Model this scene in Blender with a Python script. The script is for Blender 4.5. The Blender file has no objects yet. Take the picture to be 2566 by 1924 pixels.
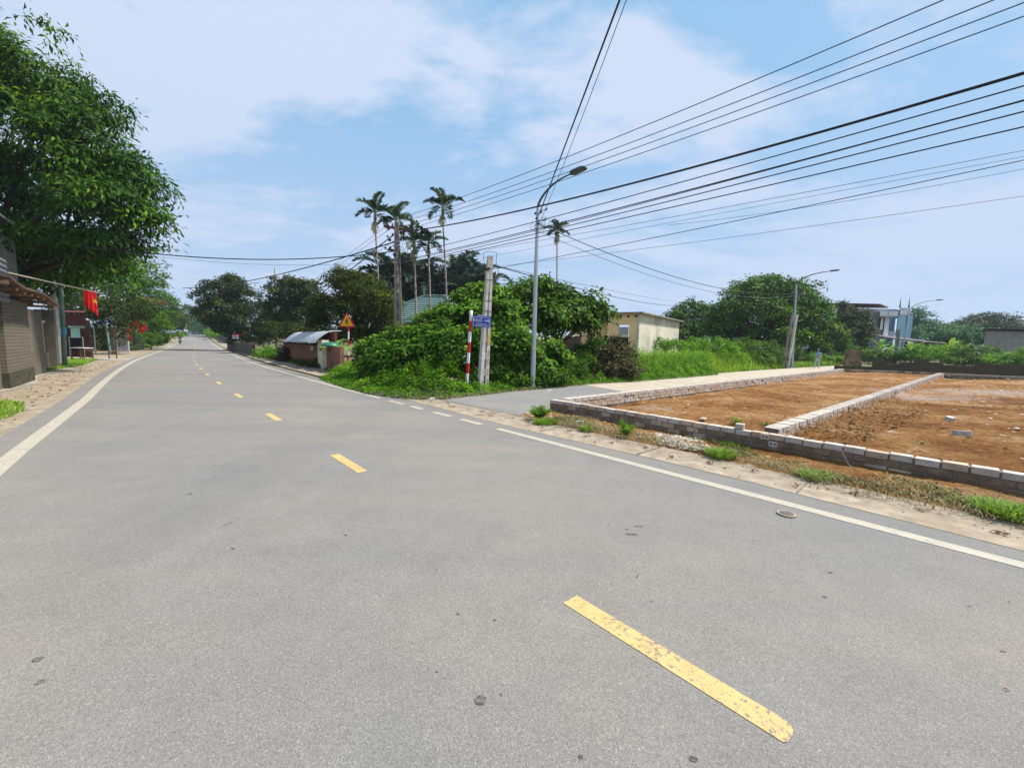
import bpy, bmesh, math, random
import numpy as np
from mathutils import Vector, Matrix, noise

random.seed(11)
RNG = np.random.default_rng(11)
R = math.radians
SC = bpy.context.scene
COL = SC.collection

# ------------------------------------------------------------------ camera
FOC, CX, CY, HCAM = 1000.0, 1283.0, 962.0, 1.6
ROLL = math.atan(.025)
PITCH = math.atan((CY - (843 + .025 * 912)) * math.cos(ROLL) / FOC)
cam_d = bpy.data.cameras.new("camera")
cam_d.sensor_width = 36.0
cam_d.lens = 36.0 * FOC / 2566.0
cam_d.clip_start = .05
cam_d.clip_end = 6000
cam = bpy.data.objects.new("camera", cam_d)
COL.objects.link(cam)
cam.matrix_world = Matrix.Translation((0, 0, HCAM)) @ Matrix.Rotation(R(90) - PITCH, 4, 'X') @ Matrix.Rotation(ROLL, 4, 'Z')
SC.camera = cam

# ------------------------------------------------------------------ sky, sun, exposure
SUN_EL, SUN_AZ = R(56), R(12)            # azimuth measured from +X towards +Y: light comes from the right
W = bpy.data.worlds.new("World"); SC.world = W; W.use_nodes = True
nt = W.node_tree; nt.nodes.clear()
def N(t, kind, **kw):
    n = t.nodes.new(kind)
    for k, v in kw.items():
        if k.startswith('i_'):
            n.inputs[int(k[2:]) if k[2:].isdigit() else k[2:].replace('_', ' ')].default_value = v
        else:
            setattr(n, k, v)
    return n
def ramp(t, stops, interp='LINEAR'):
    n = t.nodes.new('ShaderNodeValToRGB'); n.color_ramp.interpolation = interp
    e = n.color_ramp.elements
    while len(e) < len(stops): e.new(.5)
    for i, (p, c) in enumerate(stops):
        e[i].position = p; e[i].color = (*c, 1) if len(c) == 3 else c
    return n
sky = N(nt, 'ShaderNodeTexSky', sky_type='NISHITA', sun_disc=False, sun_elevation=SUN_EL,
        sun_rotation=R(90) - SUN_AZ, air_density=1.0, dust_density=1.6, ozone_density=1.2, altitude=20)
tc = N(nt, 'ShaderNodeTexCoord')
sep = N(nt, 'ShaderNodeSeparateXYZ'); nt.links.new(tc.outputs['Generated'], sep.inputs[0])
zc = N(nt, 'ShaderNodeMath', operation='MAXIMUM', i_1=0.0); nt.links.new(sep.outputs[2], zc.inputs[0])
za = N(nt, 'ShaderNodeMath', operation='ADD', i_1=.16); nt.links.new(zc.outputs[0], za.inputs[0])
dv = []
for k in (0, 1):
    d = N(nt, 'ShaderNodeMath', operation='DIVIDE'); nt.links.new(sep.outputs[k], d.inputs[0]); nt.links.new(za.outputs[0], d.inputs[1]); dv.append(d)
cmb = N(nt, 'ShaderNodeCombineXYZ'); nt.links.new(dv[0].outputs[0], cmb.inputs[0]); nt.links.new(dv[1].outputs[0], cmb.inputs[1])
mp = N(nt, 'ShaderNodeMapping'); mp.inputs['Rotation'].default_value = (0, 0, R(-38)); mp.inputs['Scale'].default_value = (.62, 1.0, 1); mp.inputs['Location'].default_value = (3.1, .75, 0)
nt.links.new(cmb.outputs[0], mp.inputs[0])
n1 = N(nt, 'ShaderNodeTexNoise', i_Scale=1.05, i_Detail=9, i_Roughness=.55, i_Distortion=.35); nt.links.new(mp.outputs[0], n1.inputs['Vector'])
n2 = N(nt, 'ShaderNodeTexNoise', i_Scale=4.2, i_Detail=12, i_Roughness=.66, i_Distortion=.3); nt.links.new(mp.outputs[0], n2.inputs['Vector'])
ad = N(nt, 'ShaderNodeMath', operation='MULTIPLY_ADD', i_1=.42); nt.links.new(n2.outputs['Fac'], ad.inputs[0]); nt.links.new(n1.outputs['Fac'], ad.inputs[2])
cr = ramp(nt, [(.62, (.0, .0, .0)), (.685, (.5, .5, .5)), (.74, (.95, .95, .95)), (.84, (1.6, 1.52, 1.27))]); nt.links.new(ad.outputs[0], cr.inputs[0])
SKYC = (2.35, 4.3, 6.5)
CLDC = (4.55, 5.3, 6.75)
HAZC = (3.95, 4.85, 6.45)
tint = N(nt, 'ShaderNodeMixRGB', blend_type='MIX'); tint.inputs[0].default_value = .8
tint.inputs[2].default_value = (*SKYC, 1); nt.links.new(sky.outputs[0], tint.inputs[1])
cl = N(nt, 'ShaderNodeMixRGB'); cl.inputs[2].default_value = (*CLDC, 1)
nt.links.new(cr.outputs[0], cl.inputs[0]); nt.links.new(tint.outputs[0], cl.inputs[1])
hz = ramp(nt, [(0.0, (.9, .9, .9)), (.16, (.62, .62, .62)), (.5, (0, 0, 0))]); nt.links.new(sep.outputs[2], hz.inputs[0])
hm = N(nt, 'ShaderNodeMixRGB'); hm.inputs[2].default_value = (*HAZC, 1)
nt.links.new(hz.outputs[0], hm.inputs[0]); nt.links.new(cl.outputs[0], hm.inputs[1])
bg = N(nt, 'ShaderNodeBackground'); bg.inputs['Strength'].default_value = .06
nt.links.new(hm.outputs[0], bg.inputs[0])
wo = N(nt, 'ShaderNodeOutputWorld'); nt.links.new(bg.outputs[0], wo.inputs[0])

sl = bpy.data.lights.new("sun", 'SUN'); sl.energy = 3.3; sl.angle = R(6); sl.color = (1, .95, .86)
sun = bpy.data.objects.new("sun", sl); COL.objects.link(sun)
sdir = Vector((math.cos(SUN_EL) * math.cos(SUN_AZ), math.cos(SUN_EL) * math.sin(SUN_AZ), math.sin(SUN_EL)))
sun.rotation_euler = sdir.to_track_quat('Z', 'Y').to_euler()
SC.view_settings.view_transform = 'Standard'; SC.view_settings.look = 'None'
SC.view_settings.gamma = 1; SC.view_settings.exposure = 1.22
SC.render.engine = 'CYCLES'
SC.cycles.max_bounces = 6; SC.cycles.transparent_max_bounces = 8
SC.cycles.use_denoising = True

# ------------------------------------------------------------------ projection helpers (used to find where things stand)
def ray(x, y):
    a, b = x - CX, -(y - CY)
    c, s = math.cos(ROLL), math.sin(ROLL)
    X, Y = a * c - b * s, a * s + b * c
    cp, sp = math.cos(PITCH), math.sin(PITCH)
    return Vector((X, FOC * cp + Y * sp, -FOC * sp + Y * cp))
def g(x, y, z=0.0):
    r = ray(x, y); t = (z - HCAM) / r.z
    return Vector((r.x * t, r.y * t, z))
def at(x, y, D):
    r = ray(x, y); t = D / r.y
    return Vector((r.x * t, D, HCAM + r.z * t))
# the lane and the plot climb gently away from the road
LV = Vector((29.1, 26.7, 0)).normalized()
LA = Vector((.96, 9.98, 0))
SLOPE = .0125
def rise_l(p):
    return SLOPE * min(48.0, max(0.0, (p[0] - LA.x) * LV.x + (p[1] - LA.y) * LV.y))
def gp(x, y, z0=0.0):
    """point on the climbing plane seen at pixel x,y"""
    r = ray(x, y)
    # HCAM + rz t = z0 + S*((rx t - Ax)Lx + (ry t - Ay)Ly)
    t = (z0 - HCAM - SLOPE * (LA.x * LV.x + LA.y * LV.y)) / (r.z - SLOPE * (r.x * LV.x + r.y * LV.y))
    p = Vector((r.x * t, r.y * t, HCAM + r.z * t))
    return p
def vplane(x, y, P, d):
    """hit of the pixel ray with the vertical plane through P along horizontal direction d"""
    r = ray(x, y); n = Vector((d.y, -d.x, 0)); o = Vector((0, 0, HCAM))
    t = (Vector((P[0], P[1], 0)) - Vector((0, 0, 0))).dot(n) / r.dot(n)
    return o + r * t

# road centre line in road coordinates (s along, t to the right)
RP0 = Vector((1.184, 1.525, 0)); RT0, RT1 = R(132.8), R(128.3)
_path = []
_p = RP0.copy()
for i in range(0, 1400):
    s = i * .5
    th = RT0 + (RT1 - RT0) * min(1, max(0, (s - 12) / 30))
    if s > 210: th += R(12) * min(1, (s - 210) / 60)
    d = Vector((math.cos(th), math.sin(th), 0))
    _path.append((_p.copy(), d)); _p = _p + d * .5
def rise(s):
    if s < 60: return 0.0
    if s < 200: return 1.25e-4 * (s - 60) ** 2
    return 2.45 + .035 * min(s - 200, 22) - .0008 * min(s - 200, 22) ** 2
def rc(s, t=0.0, z=0.0):
    if s < 0:
        p, d = _path[0]; p = p + d * s
    else:
        k = min(len(_path) - 2, int(s / .5)); f = s / .5 - k
        p = _path[k][0].lerp(_path[k + 1][0], min(f, 1)) if f <= 1 else _path[k][0] + _path[k][1] * (f * .5)
        d = _path[k][1]
    n = Vector((d.y, -d.x, 0))
    return Vector((p.x + n.x * t, p.y + n.y * t, rise(s) + z))
def rdir(s):
    return _path[max(0, min(len(_path) - 1, int(s / .5)))][1]
def left_off(s): return -3.25 + .25 * min(1, max(0, (s - 7) / 7))

# ------------------------------------------------------------------ objects
XF = {}
def tag(o, label=None, cat=None, group=None, kind=None):
    if label: o['label'] = label
    if cat: o['category'] = cat
    if group: o['group'] = group
    if kind: o['kind'] = kind
    return o
def thing(name, label, cat, loc=(0, 0, 0), rotz=0.0, group=None):
    o = bpy.data.objects.new(name, None); COL.objects.link(o)
    o.empty_display_size = .2
    o.location = loc; o.rotation_euler = (0, 0, rotz)
    XF[o.name] = Matrix.Translation(Vector(loc)) @ Matrix.Rotation(rotz, 4, 'Z')
    return tag(o, label, cat, group)
def link_mesh(me, name, mat, parent=None, world=False, smooth=False):
    o = bpy.data.objects.new(name, me); COL.objects.link(o)
    if mat is not None and not len(me.materials):
        for m in (mat if isinstance(mat, (list, tuple)) else [mat]): me.materials.append(m)
    if parent is not None:
        o.parent = parent
        if world:
            p = parent
            while p.name not in XF and p.parent: p = p.parent
            if p.name in XF: me.transform(XF[p.name].inverted())
    if smooth:
        me.polygons.foreach_set('use_smooth', [True] * len(me.polygons))
    return o
class MB:
    def __init__(self): self.v = []; self.f = []; self.m = []; self.pieces = []
    def add(self, vs, fs, mi=0):
        b = len(self.v); self.v += [tuple(x) for x in vs]
        self.f += [tuple(b + i for i in f) for f in fs]; self.m += [mi] * len(fs); self.pieces.append((b, len(self.v), len(self.f) - len(fs), len(self.f)))
    def box(self, c, s, rz=0.0, mi=0, M=None, taper=1.0):
        hx, hy, hz = s[0] / 2, s[1] / 2, s[2] / 2
        vs = []
        for z in (-hz, hz):
            k = taper if z > 0 else 1.0
            for x, y in ((-hx, -hy), (hx, -hy), (hx, hy), (-hx, hy)): vs.append(Vector((x * k, y * k, z)))
        m = M if M is not None else Matrix.Rotation(rz, 3, 'Z')
        c = Vector(c)
        self.add([m @ v + c for v in vs], [(3, 2, 1, 0), (4, 5, 6, 7), (0, 1, 5, 4), (1, 2, 6, 5), (2, 3, 7, 6), (3, 0, 4, 7)], mi)
        return self
    def tube(self, pts, rad, n=8, cap=True, mi=0):
        pts = [Vector(p) for p in pts]
        if not hasattr(rad, '__len__'): rad = [rad] * len(pts)
        vs = []; prev = None
        for i, p in enumerate(pts):
            a = pts[max(0, i - 1)]; b = pts[min(len(pts) - 1, i + 1)]
            t = (b - a).normalized() if (b - a).length > 1e-9 else Vector((0, 0, 1))
            if prev is None:
                u = t.orthogonal().normalized()
            else:
                u = prev - t * prev.dot(t)
                u = u.normalized() if u.length > 1e-6 else t.orthogonal().normalized()
            prev = u; w = t.cross(u)
            for k in range(n):
                a_ = 2 * math.pi * k / n
                vs.append(p + (u * math.cos(a_) + w * math.sin(a_)) * rad[i])
        fs = []
        for i in range(len(pts) - 1):
            for k in range(n):
                k2 = (k + 1) % n
                fs.append((i * n + k, i * n + k2, (i + 1) * n + k2, (i + 1) * n + k))
        if cap:
            fs.append(tuple(range(n))[::-1]); fs.append(tuple((len(pts) - 1) * n + k for k in range(n)))
        self.add(vs, fs, mi); return self
    def prism(self, pts, vec, mi=0):
        """polygon pts (3D) extruded by vec"""
        n = len(pts); pts = [Vector(p) for p in pts]; vec = Vector(vec)
        vs = pts + [p + vec for p in pts]
        fs = [tuple(range(n)), tuple(range(2 * n - 1, n - 1, -1))]
        for i in range(n): fs.append((i, i + n, (i + 1) % n + n, (i + 1) % n)[::1])
        self.add(vs, fs, mi); return self
    def quad(self, a, b, c, d, mi=0): self.add([a, b, c, d], [(0, 1, 2, 3)], mi); return self
    def sphere(self, c, r, n=10, m=6, mi=0, sc=(1, 1, 1)):
        vs = []; fs = []
        for i in range(m + 1):
            ph = math.pi * i / m
            for k in range(n):
                a = 2 * math.pi * k / n
                vs.append((c[0] + r * sc[0] * math.sin(ph) * math.cos(a), c[1] + r * sc[1] * math.sin(ph) * math.sin(a), c[2] + r * sc[2] * math.cos(ph)))
        for i in range(m):
            for k in range(n):
                k2 = (k + 1) % n
                fs.append((i * n + k, (i + 1) * n + k, (i + 1) * n + k2, i * n + k2))
        self.add(vs, fs, mi); return self
    def mesh(self, name):
        me = bpy.data.meshes.new(name); me.from_pydata(self.v, [], self.f); me.update()
        if any(self.m): me.polygons.foreach_set('material_index', self.m)
        bm = bmesh.new(); bm.from_mesh(me); bmesh.ops.recalc_face_normals(bm, faces=bm.faces); bm.to_mesh(me); bm.free()
        return me
    def build_each(self, name, mat, parent=None, world=False, smooth=False):
        for (v0, v1, f0, f1) in self.pieces:
            q = MB(); q.v = self.v[v0:v1]; q.f = [tuple(i - v0 for i in f) for f in self.f[f0:f1]]; q.m = self.m[f0:f1]
            q.build(name, mat, parent, world, smooth)
    def build(self, name, mat, parent=None, world=False, smooth=False):
        return link_mesh(self.mesh(name), name, mat, parent, world, smooth)
def text_obj(body, name, size, mat, parent, M, extrude=.002, align='CENTER', sx=1.0):
    cu = bpy.data.curves.new(name, 'FONT'); cu.body = body; cu.size = size; cu.extrude = extrude
    cu.align_x = align; cu.align_y = 'CENTER'; cu.offset = .004 * size
    to = bpy.data.objects.new(name + '_src', cu); COL.objects.link(to)
    dg = bpy.context.evaluated_depsgraph_get()
    me = bpy.data.meshes.new_from_object(to.evaluated_get(dg))
    bpy.data.objects.remove(to); bpy.data.curves.remove(cu)
    me.transform(M @ Matrix.Diagonal((sx, 1, 1, 1)))
    me.materials.clear()
    return link_mesh(me, name, mat, parent)

# ------------------------------------------------------------------ materials
def mat_new(name):
    m = bpy.data.materials.new(name); m.use_nodes = True
    t = m.node_tree; t.nodes.clear()
    o = t.nodes.new('ShaderNodeOutputMaterial'); b = t.nodes.new('ShaderNodeBsdfPrincipled')
    t.links.new(b.outputs[0], o.inputs[0])
    return m, t, b, o
def col(c): return (*c, 1)
def basic(name, c, rough=.7, metal=0.0, var=.12, scale=6.0, bump=0.0, spec=.3, c2=None, thr=(.35, .7), detail=6, bscale=None):
    """colour with noise-driven variation and an optional second dirt colour"""
    m, t, b, o = mat_new(name)
    co = N(t, 'ShaderNodeTexCoord')
    n = N(t, 'ShaderNodeTexNoise', i_Scale=scale, i_Detail=detail, i_Roughness=.62); t.links.new(co.outputs['Object'], n.inputs['Vector'])
    lo = tuple(max(0, x * (1 - var * 1.6)) for x in c); hi = tuple(min(1, x * (1 + var)) for x in c)
    r = ramp(t, [(.3, lo), (.68, hi)]); t.links.new(n.outputs['Fac'], r.inputs[0])
    last = r.outputs[0]
    if c2:
        n2 = N(t, 'ShaderNodeTexNoise', i_Scale=scale * .35, i_Detail=8, i_Roughness=.68); t.links.new(co.outputs['Object'], n2.inputs['Vector'])
        r2 = ramp(t, [(thr[0], (0, 0, 0)), (thr[1], (1, 1, 1))]); t.links.new(n2.outputs['Fac'], r2.inputs[0])
        mx = N(t, 'ShaderNodeMixRGB'); mx.inputs[2].default_value = col(c2)
        t.links.new(r2.outputs[0], mx.inputs[0]); t.links.new(last, mx.inputs[1]); last = mx.outputs[0]
    t.links.new(last, b.inputs['Base Color'])
    b.inputs['Roughness'].default_value = rough; b.inputs['Metallic'].default_value = metal
    b.inputs['Specular IOR Level'].default_value = spec
    if bump:
        n3 = N(t, 'ShaderNodeTexNoise', i_Scale=bscale or scale * 4, i_Detail=6, i_Roughness=.7); t.links.new(co.outputs['Object'], n3.inputs['Vector'])
        bp = N(t, 'ShaderNodeBump', i_Strength=bump, i_Distance=.02); t.links.new(n3.outputs['Fac'], bp.inputs['Height']); t.links.new(bp.outputs[0], b.inputs['Normal'])
    return m
def leafmat(name, a, bcol, c, trans=.35, rough=.6, spec=.12):
    m, t, b, o = mat_new(name)
    at_ = N(t, 'ShaderNodeAttribute', attribute_name='rnd')
    r = ramp(t, [(0.0, a), (.55, bcol), (1.0, c)]); t.links.new(at_.outputs['Fac'], r.inputs[0])
    t.links.new(r.outputs[0], b.inputs['Base Color'])
    b.inputs['Roughness'].default_value = rough; b.inputs['Specular IOR Level'].default_value = spec
    tr = N(t, 'ShaderNodeBsdfTranslucent')
    hs = N(t, 'ShaderNodeHueSaturation'); hs.inputs['Hue'].default_value = .485; hs.inputs['Value'].default_value = 1.5
    t.links.new(r.outputs[0], hs.inputs['Color']); t.links.new(hs.outputs[0], tr.inputs[0])
    mx = N(t, 'ShaderNodeMixShader', i_0=trans)
    t.links.new(b.outputs[0], mx.inputs[1]); t.links.new(tr.outputs[0], mx.inputs[2]); t.links.new(mx.outputs[0], o.inputs[0])
    return m
def asphalt_mat(name, base, warm, speck=.5, sc=1.0):
    m, t, b, o = mat_new(name)
    co = N(t, 'ShaderNodeTexCoord'); ob = co.outputs['Object']
    big = N(t, 'ShaderNodeTexNoise', i_Scale=.35, i_Detail=4, i_Roughness=.55, i_Distortion=.4); t.links.new(ob, big.inputs['Vector'])
    r0 = ramp(t, [(.38, base), (.62, warm)]); t.links.new(big.outputs['Fac'], r0.inputs[0])
    mid = N(t, 'ShaderNodeTexNoise', i_Scale=2.6, i_Detail=5, i_Roughness=.7); t.links.new(ob, mid.inputs['Vector'])
    r1 = ramp(t, [(.3, (.92, .92, .92)), (.7, (1.06, 1.06, 1.06))]); t.links.new(mid.outputs['Fac'], r1.inputs[0])
    m1 = N(t, 'ShaderNodeMixRGB', blend_type='MULTIPLY', i_0=1.0); t.links.new(r0.outputs[0], m1.inputs[1]); t.links.new(r1.outputs[0], m1.inputs[2])
    # aggregate: fine cells, light and dark chips
    v = N(t, 'ShaderNodeTexVoronoi', i_Scale=215 * sc); v.feature = 'F1'; t.links.new(ob, v.inputs['Vector'])
    sv = N(t, 'ShaderNodeSeparateColor'); t.links.new(v.outputs['Color'], sv.inputs[0])
    r2 = ramp(t, [(0.0, (.45, .45, .46)), (.25, (.85, .85, .85)), (.72, (1.04, 1.03, 1.0)), (.93, (1.35, 1.32, 1.25)), (1.0, (2.0, 1.95, 1.8))]); t.links.new(sv.outputs[0], r2.inputs[0])
    m2 = N(t, 'ShaderNodeMixRGB', blend_type='MULTIPLY', i_0=speck); t.links.new(m1.outputs[0], m2.inputs[1]); t.links.new(r2.outputs[0], m2.inputs[2])
    f = N(t, 'ShaderNodeTexNoise', i_Scale=85 * sc, i_Detail=5, i_Roughness=.75); t.links.new(ob, f.inputs['Vector'])
    r3 = ramp(t, [(.3, (.62, .62, .63)), (.5, (1, 1, 1)), (.72, (1.3, 1.28, 1.25))]); t.links.new(f.outputs['Fac'], r3.inputs[0])
    m3 = N(t, 'ShaderNodeMixRGB', blend_type='MULTIPLY', i_0=.42); t.links.new(m2.outputs[0], m3.inputs[1]); t.links.new(r3.outputs[0], m3.inputs[2])
    # rare oil and tar spots
    v2 = N(t, 'ShaderNodeTexVoronoi', i_Scale=.55); t.links.new(ob, v2.inputs['Vector'])
    nz = N(t, 'ShaderNodeTexNoise', i_Scale=9, i_Detail=5); t.links.new(ob, nz.inputs['Vector'])
    a1 = N(t, 'ShaderNodeMath', operation='MULTIPLY_ADD', i_1=.11); t.links.new(nz.outputs['Fac'], a1.inputs[0]); t.links.new(v2.outputs['Distance'], a1.inputs[2])
    r4 = ramp(t, [(.07, (.6, .58, .56)), (.1, (1, 1, 1))]); t.links.new(a1.outputs[0], r4.inputs[0])
    m4 = N(t, 'ShaderNodeMixRGB', blend_type='MULTIPLY', i_0=.85); t.links.new(m3.outputs[0], m4.inputs[1]); t.links.new(r4.outputs[0], m4.inputs[2])
    # wheel-polished and dusty bands running along the road
    mpb = N(t, 'ShaderNodeMapping'); mpb.inputs['Rotation'].default_value = (0, 0, R(-131)); mpb.inputs['Scale'].default_value = (.045, .85, 1); t.links.new(ob, mpb.inputs[0])
    nb_ = N(t, 'ShaderNodeTexNoise', i_Scale=1.0, i_Detail=4, i_Roughness=.55); t.links.new(mpb.outputs[0], nb_.inputs['Vector'])
    rb_ = ramp(t, [(.3, (.91, .92, .94)), (.5, (1, 1, 1)), (.7, (1.08, 1.05, 1.0))]); t.links.new(nb_.outputs['Fac'], rb_.inputs[0])
    m5 = N(t, 'ShaderNodeMixRGB', blend_type='MULTIPLY', i_0=1.0); t.links.new(m4.outputs[0], m5.inputs[1]); t.links.new(rb_.outputs[0], m5.inputs[2]); m4 = m5
    t.links.new(m4.outputs[0], b.inputs['Base Color'])
    b.inputs['Roughness'].default_value = .88; b.inputs['Specular IOR Level'].default_value = .25
    bp = N(t, 'ShaderNodeBump', i_Strength=.35, i_Distance=.006); t.links.new(v.outputs['Distance'], bp.inputs['Height']); t.links.new(bp.outputs[0], b.inputs['Normal'])
    return m
def paint_mat(name, c, worn, amount=.62, edge=.02):
    m, t, b, o = mat_new(name)
    co = N(t, 'ShaderNodeTexCoord'); ob = co.outputs['Object']
    n = N(t, 'ShaderNodeTexNoise', i_Scale=38, i_Detail=7, i_Roughness=.8); t.links.new(ob, n.inputs['Vector'])
    n2 = N(t, 'ShaderNodeTexNoise', i_Scale=3.2, i_Detail=4); t.links.new(ob, n2.inputs['Vector'])
    a = N(t, 'ShaderNodeMath', operation='MULTIPLY_ADD', i_1=.22); t.links.new(n2.outputs['Fac'], a.inputs[0]); t.links.new(n.outputs['Fac'], a.inputs[2])
    r = ramp(t, [(amount, (0, 0, 0)), (amount + edge, (1, 1, 1))]); t.links.new(a.outputs[0], r.inputs[0])
    n3 = N(t, 'ShaderNodeTexNoise', i_Scale=9, i_Detail=6, i_Roughness=.7); t.links.new(ob, n3.inputs['Vector'])
    r3 = ramp(t, [(.3, tuple(x * .8 for x in c)), (.65, c)]); t.links.new(n3.outputs['Fac'], r3.inputs[0])
    v = N(t, 'ShaderNodeTexVoronoi', i_Scale=4.5); t.links.new(ob, v.inputs['Vector'])
    rv = ramp(t, [(.075, (1, 1, 1)), (.085, (0, 0, 0))]); t.links.new(v.outputs['Distance'], rv.inputs[0])
    mm = N(t, 'ShaderNodeMath', operation='MAXIMUM'); t.links.new(r.outputs[0], mm.inputs[0]); t.links.new(rv.outputs[0], mm.inputs[1])
    mx = N(t, 'ShaderNodeMixRGB'); mx.inputs[2].default_value = col(worn)
    t.links.new(mm.outputs[0], mx.inputs[0]); t.links.new(r3.outputs[0], mx.inputs[1])
    t.links.new(mx.outputs[0], b.inputs['Base Color']); b.inputs['Roughness'].default_value = .7
    return m
def brick_mat(name, c1, c2, mortar, bw=.24, bh=.085, rough=.9, grime=None, msize=.012):
    m, t, b, o = mat_new(name)
    co = N(t, 'ShaderNodeTexCoord'); sp = N(t, 'ShaderNodeSeparateXYZ'); t.links.new(co.outputs['Object'], sp.inputs[0])
    a = N(t, 'ShaderNodeMath', operation='ADD'); t.links.new(sp.outputs[0], a.inputs[0]); t.links.new(sp.outputs[1], a.inputs[1])
    cb = N(t, 'ShaderNodeCombineXYZ'); t.links.new(a.outputs[0], cb.inputs[0]); t.links.new(sp.outputs[2], cb.inputs[1])
    nd = N(t, 'ShaderNodeTexNoise', i_Scale=7, i_Detail=3); t.links.new(co.outputs['Object'], nd.inputs['Vector'])
    mxv = N(t, 'ShaderNodeMixRGB', blend_type='LINEAR_LIGHT', i_0=.012); t.links.new(cb.outputs[0], mxv.inputs[1]); t.links.new(nd.outputs['Color'], mxv.inputs[2])
    br = N(t, 'ShaderNodeTexBrick', i_Scale=1.0); br.inputs['Color1'].default_value = col(c1); br.inputs['Color2'].default_value = col(c2)
    br.inputs['Mortar'].default_value = col(mortar); br.inputs['Mortar Size'].default_value = msize; br.inputs['Brick Width'].default_value = bw; br.inputs['Row Height'].default_value = bh
    br.inputs['Mortar Smooth'].default_value = .3; br.inputs['Bias'].default_value = 0
    t.links.new(mxv.outputs[0], br.inputs['Vector'])
    last = br.outputs['Color']
    n = N(t, 'ShaderNodeTexNoise', i_Scale=14, i_Detail=6, i_Roughness=.7); t.links.new(co.outputs['Object'], n.inputs['Vector'])
    r = ramp(t, [(.3, (.6, .6, .6)), (.7, (1.2, 1.2, 1.2))]); t.links.new(n.outputs['Fac'], r.inputs[0])
    m1 = N(t, 'ShaderNodeMixRGB', blend_type='MULTIPLY', i_0=.8); t.links.new(last, m1.inputs[1]); t.links.new(r.outputs[0], m1.inputs[2]); last = m1.outputs[0]
    if grime:
        n2 = N(t, 'ShaderNodeTexNoise', i_Scale=1.6, i_Detail=7, i_Roughness=.7); t.links.new(co.outputs['Object'], n2.inputs['Vector'])
        r2 = ramp(t, [(.45, (0, 0, 0)), (.65, (.85, .85, .85))]); t.links.new(n2.outputs['Fac'], r2.inputs[0])
        m2 = N(t, 'ShaderNodeMixRGB'); m2.inputs[2].default_value = col(grime); t.links.new(r2.outputs[0], m2.inputs[0]); t.links.new(last, m2.inputs[1]); last = m2.outputs[0]
    t.links.new(last, b.inputs['Base Color']); b.inputs['Roughness'].default_value = rough
    bp = N(t, 'ShaderNodeBump', i_Strength=.6, i_Distance=.01); bp.invert = True; t.links.new(br.outputs['Fac'], bp.inputs['Height']); t.links.new(bp.outputs[0], b.inputs['Normal'])
    return m
def soil_mat(name):
    m, t, b, o = mat_new(name)
    co = N(t, 'ShaderNodeTexCoord'); ob = co.outputs['Object']
    n = N(t, 'ShaderNodeTexNoise', i_Scale=.55, i_Detail=9, i_Roughness=.68, i_Distortion=.5); t.links.new(ob, n.inputs['Vector'])
    r = ramp(t, [(.3, (.085, .04, .016)), (.42, (.21, .092, .028)), (.54, (.31, .165, .062)), (.69, (.42, .29, .17))]); t.links.new(n.outputs['Fac'], r.inputs[0])
    n2 = N(t, 'ShaderNodeTexNoise', i_Scale=9, i_Detail=8, i_Roughness=.75); t.links.new(ob, n2.inputs['Vector'])
    r2 = ramp(t, [(.34, (.38, .34, .3)), (.5, (1, 1, 1)), (.68, (1.5, 1.5, 1.5))]); t.links.new(n2.outputs['Fac'], r2.inputs[0])
    m1 = N(t, 'ShaderNodeMixRGB', blend_type='MULTIPLY', i_0=.85); t.links.new(r.outputs[0], m1.inputs[1]); t.links.new(r2.outputs[0], m1.inputs[2])
    # pale cement and lime dust where the builders mixed it
    at_ = N(t, 'ShaderNodeAttribute', attribute_name='dust')
    n3 = N(t, 'ShaderNodeTexNoise', i_Scale=3.5, i_Detail=8, i_Roughness=.8); t.links.new(ob, n3.inputs['Vector'])
    a = N(t, 'ShaderNodeMath', operation='ADD'); t.links.new(at_.outputs['Fac'], a.inputs[0]); t.links.new(n3.outputs['Fac'], a.inputs[1])
    r3 = ramp(t, [(.82, (0, 0, 0)), (.98, (.9, .9, .9))]); t.links.new(a.outputs[0], r3.inputs[0])
    m2 = N(t, 'ShaderNodeMixRGB'); m2.inputs[2].default_value = (.4, .33, .29, 1); t.links.new(r3.outputs[0], m2.inputs[0]); t.links.new(m1.outputs[0], m2.inputs[1])
    t.links.new(m2.outputs[0], b.inputs['Base Color']); b.inputs['Roughness'].default_value = .95; b.inputs['Specular IOR Level'].default_value = .1
    n4 = N(t, 'ShaderNodeTexNoise', i_Scale=16, i_Detail=8, i_Roughness=.75); t.links.new(ob, n4.inputs['Vector'])
    bp = N(t, 'ShaderNodeBump', i_Strength=1.0, i_Distance=.1); t.links.new(n4.outputs['Fac'], bp.inputs['Height']); t.links.new(bp.outputs[0], b.inputs['Normal'])
    return m

M = {}
M['asphalt'] = asphalt_mat('asphalt', (.168, .167, .164), (.194, .183, .168), .58)
M['lane_asphalt'] = asphalt_mat('lane_asphalt', (.17, .174, .174), (.2, .195, .185), .6, .6)
M['white_paint'] = paint_mat('white_paint', (.38, .345, .275), (.22, .21, .19), .69)
M['yellow_paint'] = paint_mat('yellow_paint', (.5, .35, .135), (.16, .14, .115), .655)
M['gutter'] = basic('gutter_concrete', (.33, .275, .205), .9, var=.25, scale=5, bump=.5, c2=(.25, .19, .13), thr=(.45, .75))
M['lane_concrete'] = basic('lane_concrete', (.36, .32, .255), .9, var=.12, scale=2, bump=.3, c2=(.36, .29, .2), thr=(.45, .7))
M['apron'] = basic('apron_concrete', (.33, .3, .25), .9, var=.25, scale=3.5, bump=.4, c2=(.2, .17, .13), thr=(.42, .66))
M['verge'] = basic('verge_dirt', (.4, .25, .11), .95, var=.3, scale=6, bump=.8, c2=(.33, .3, .2), thr=(.42, .62))
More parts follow.
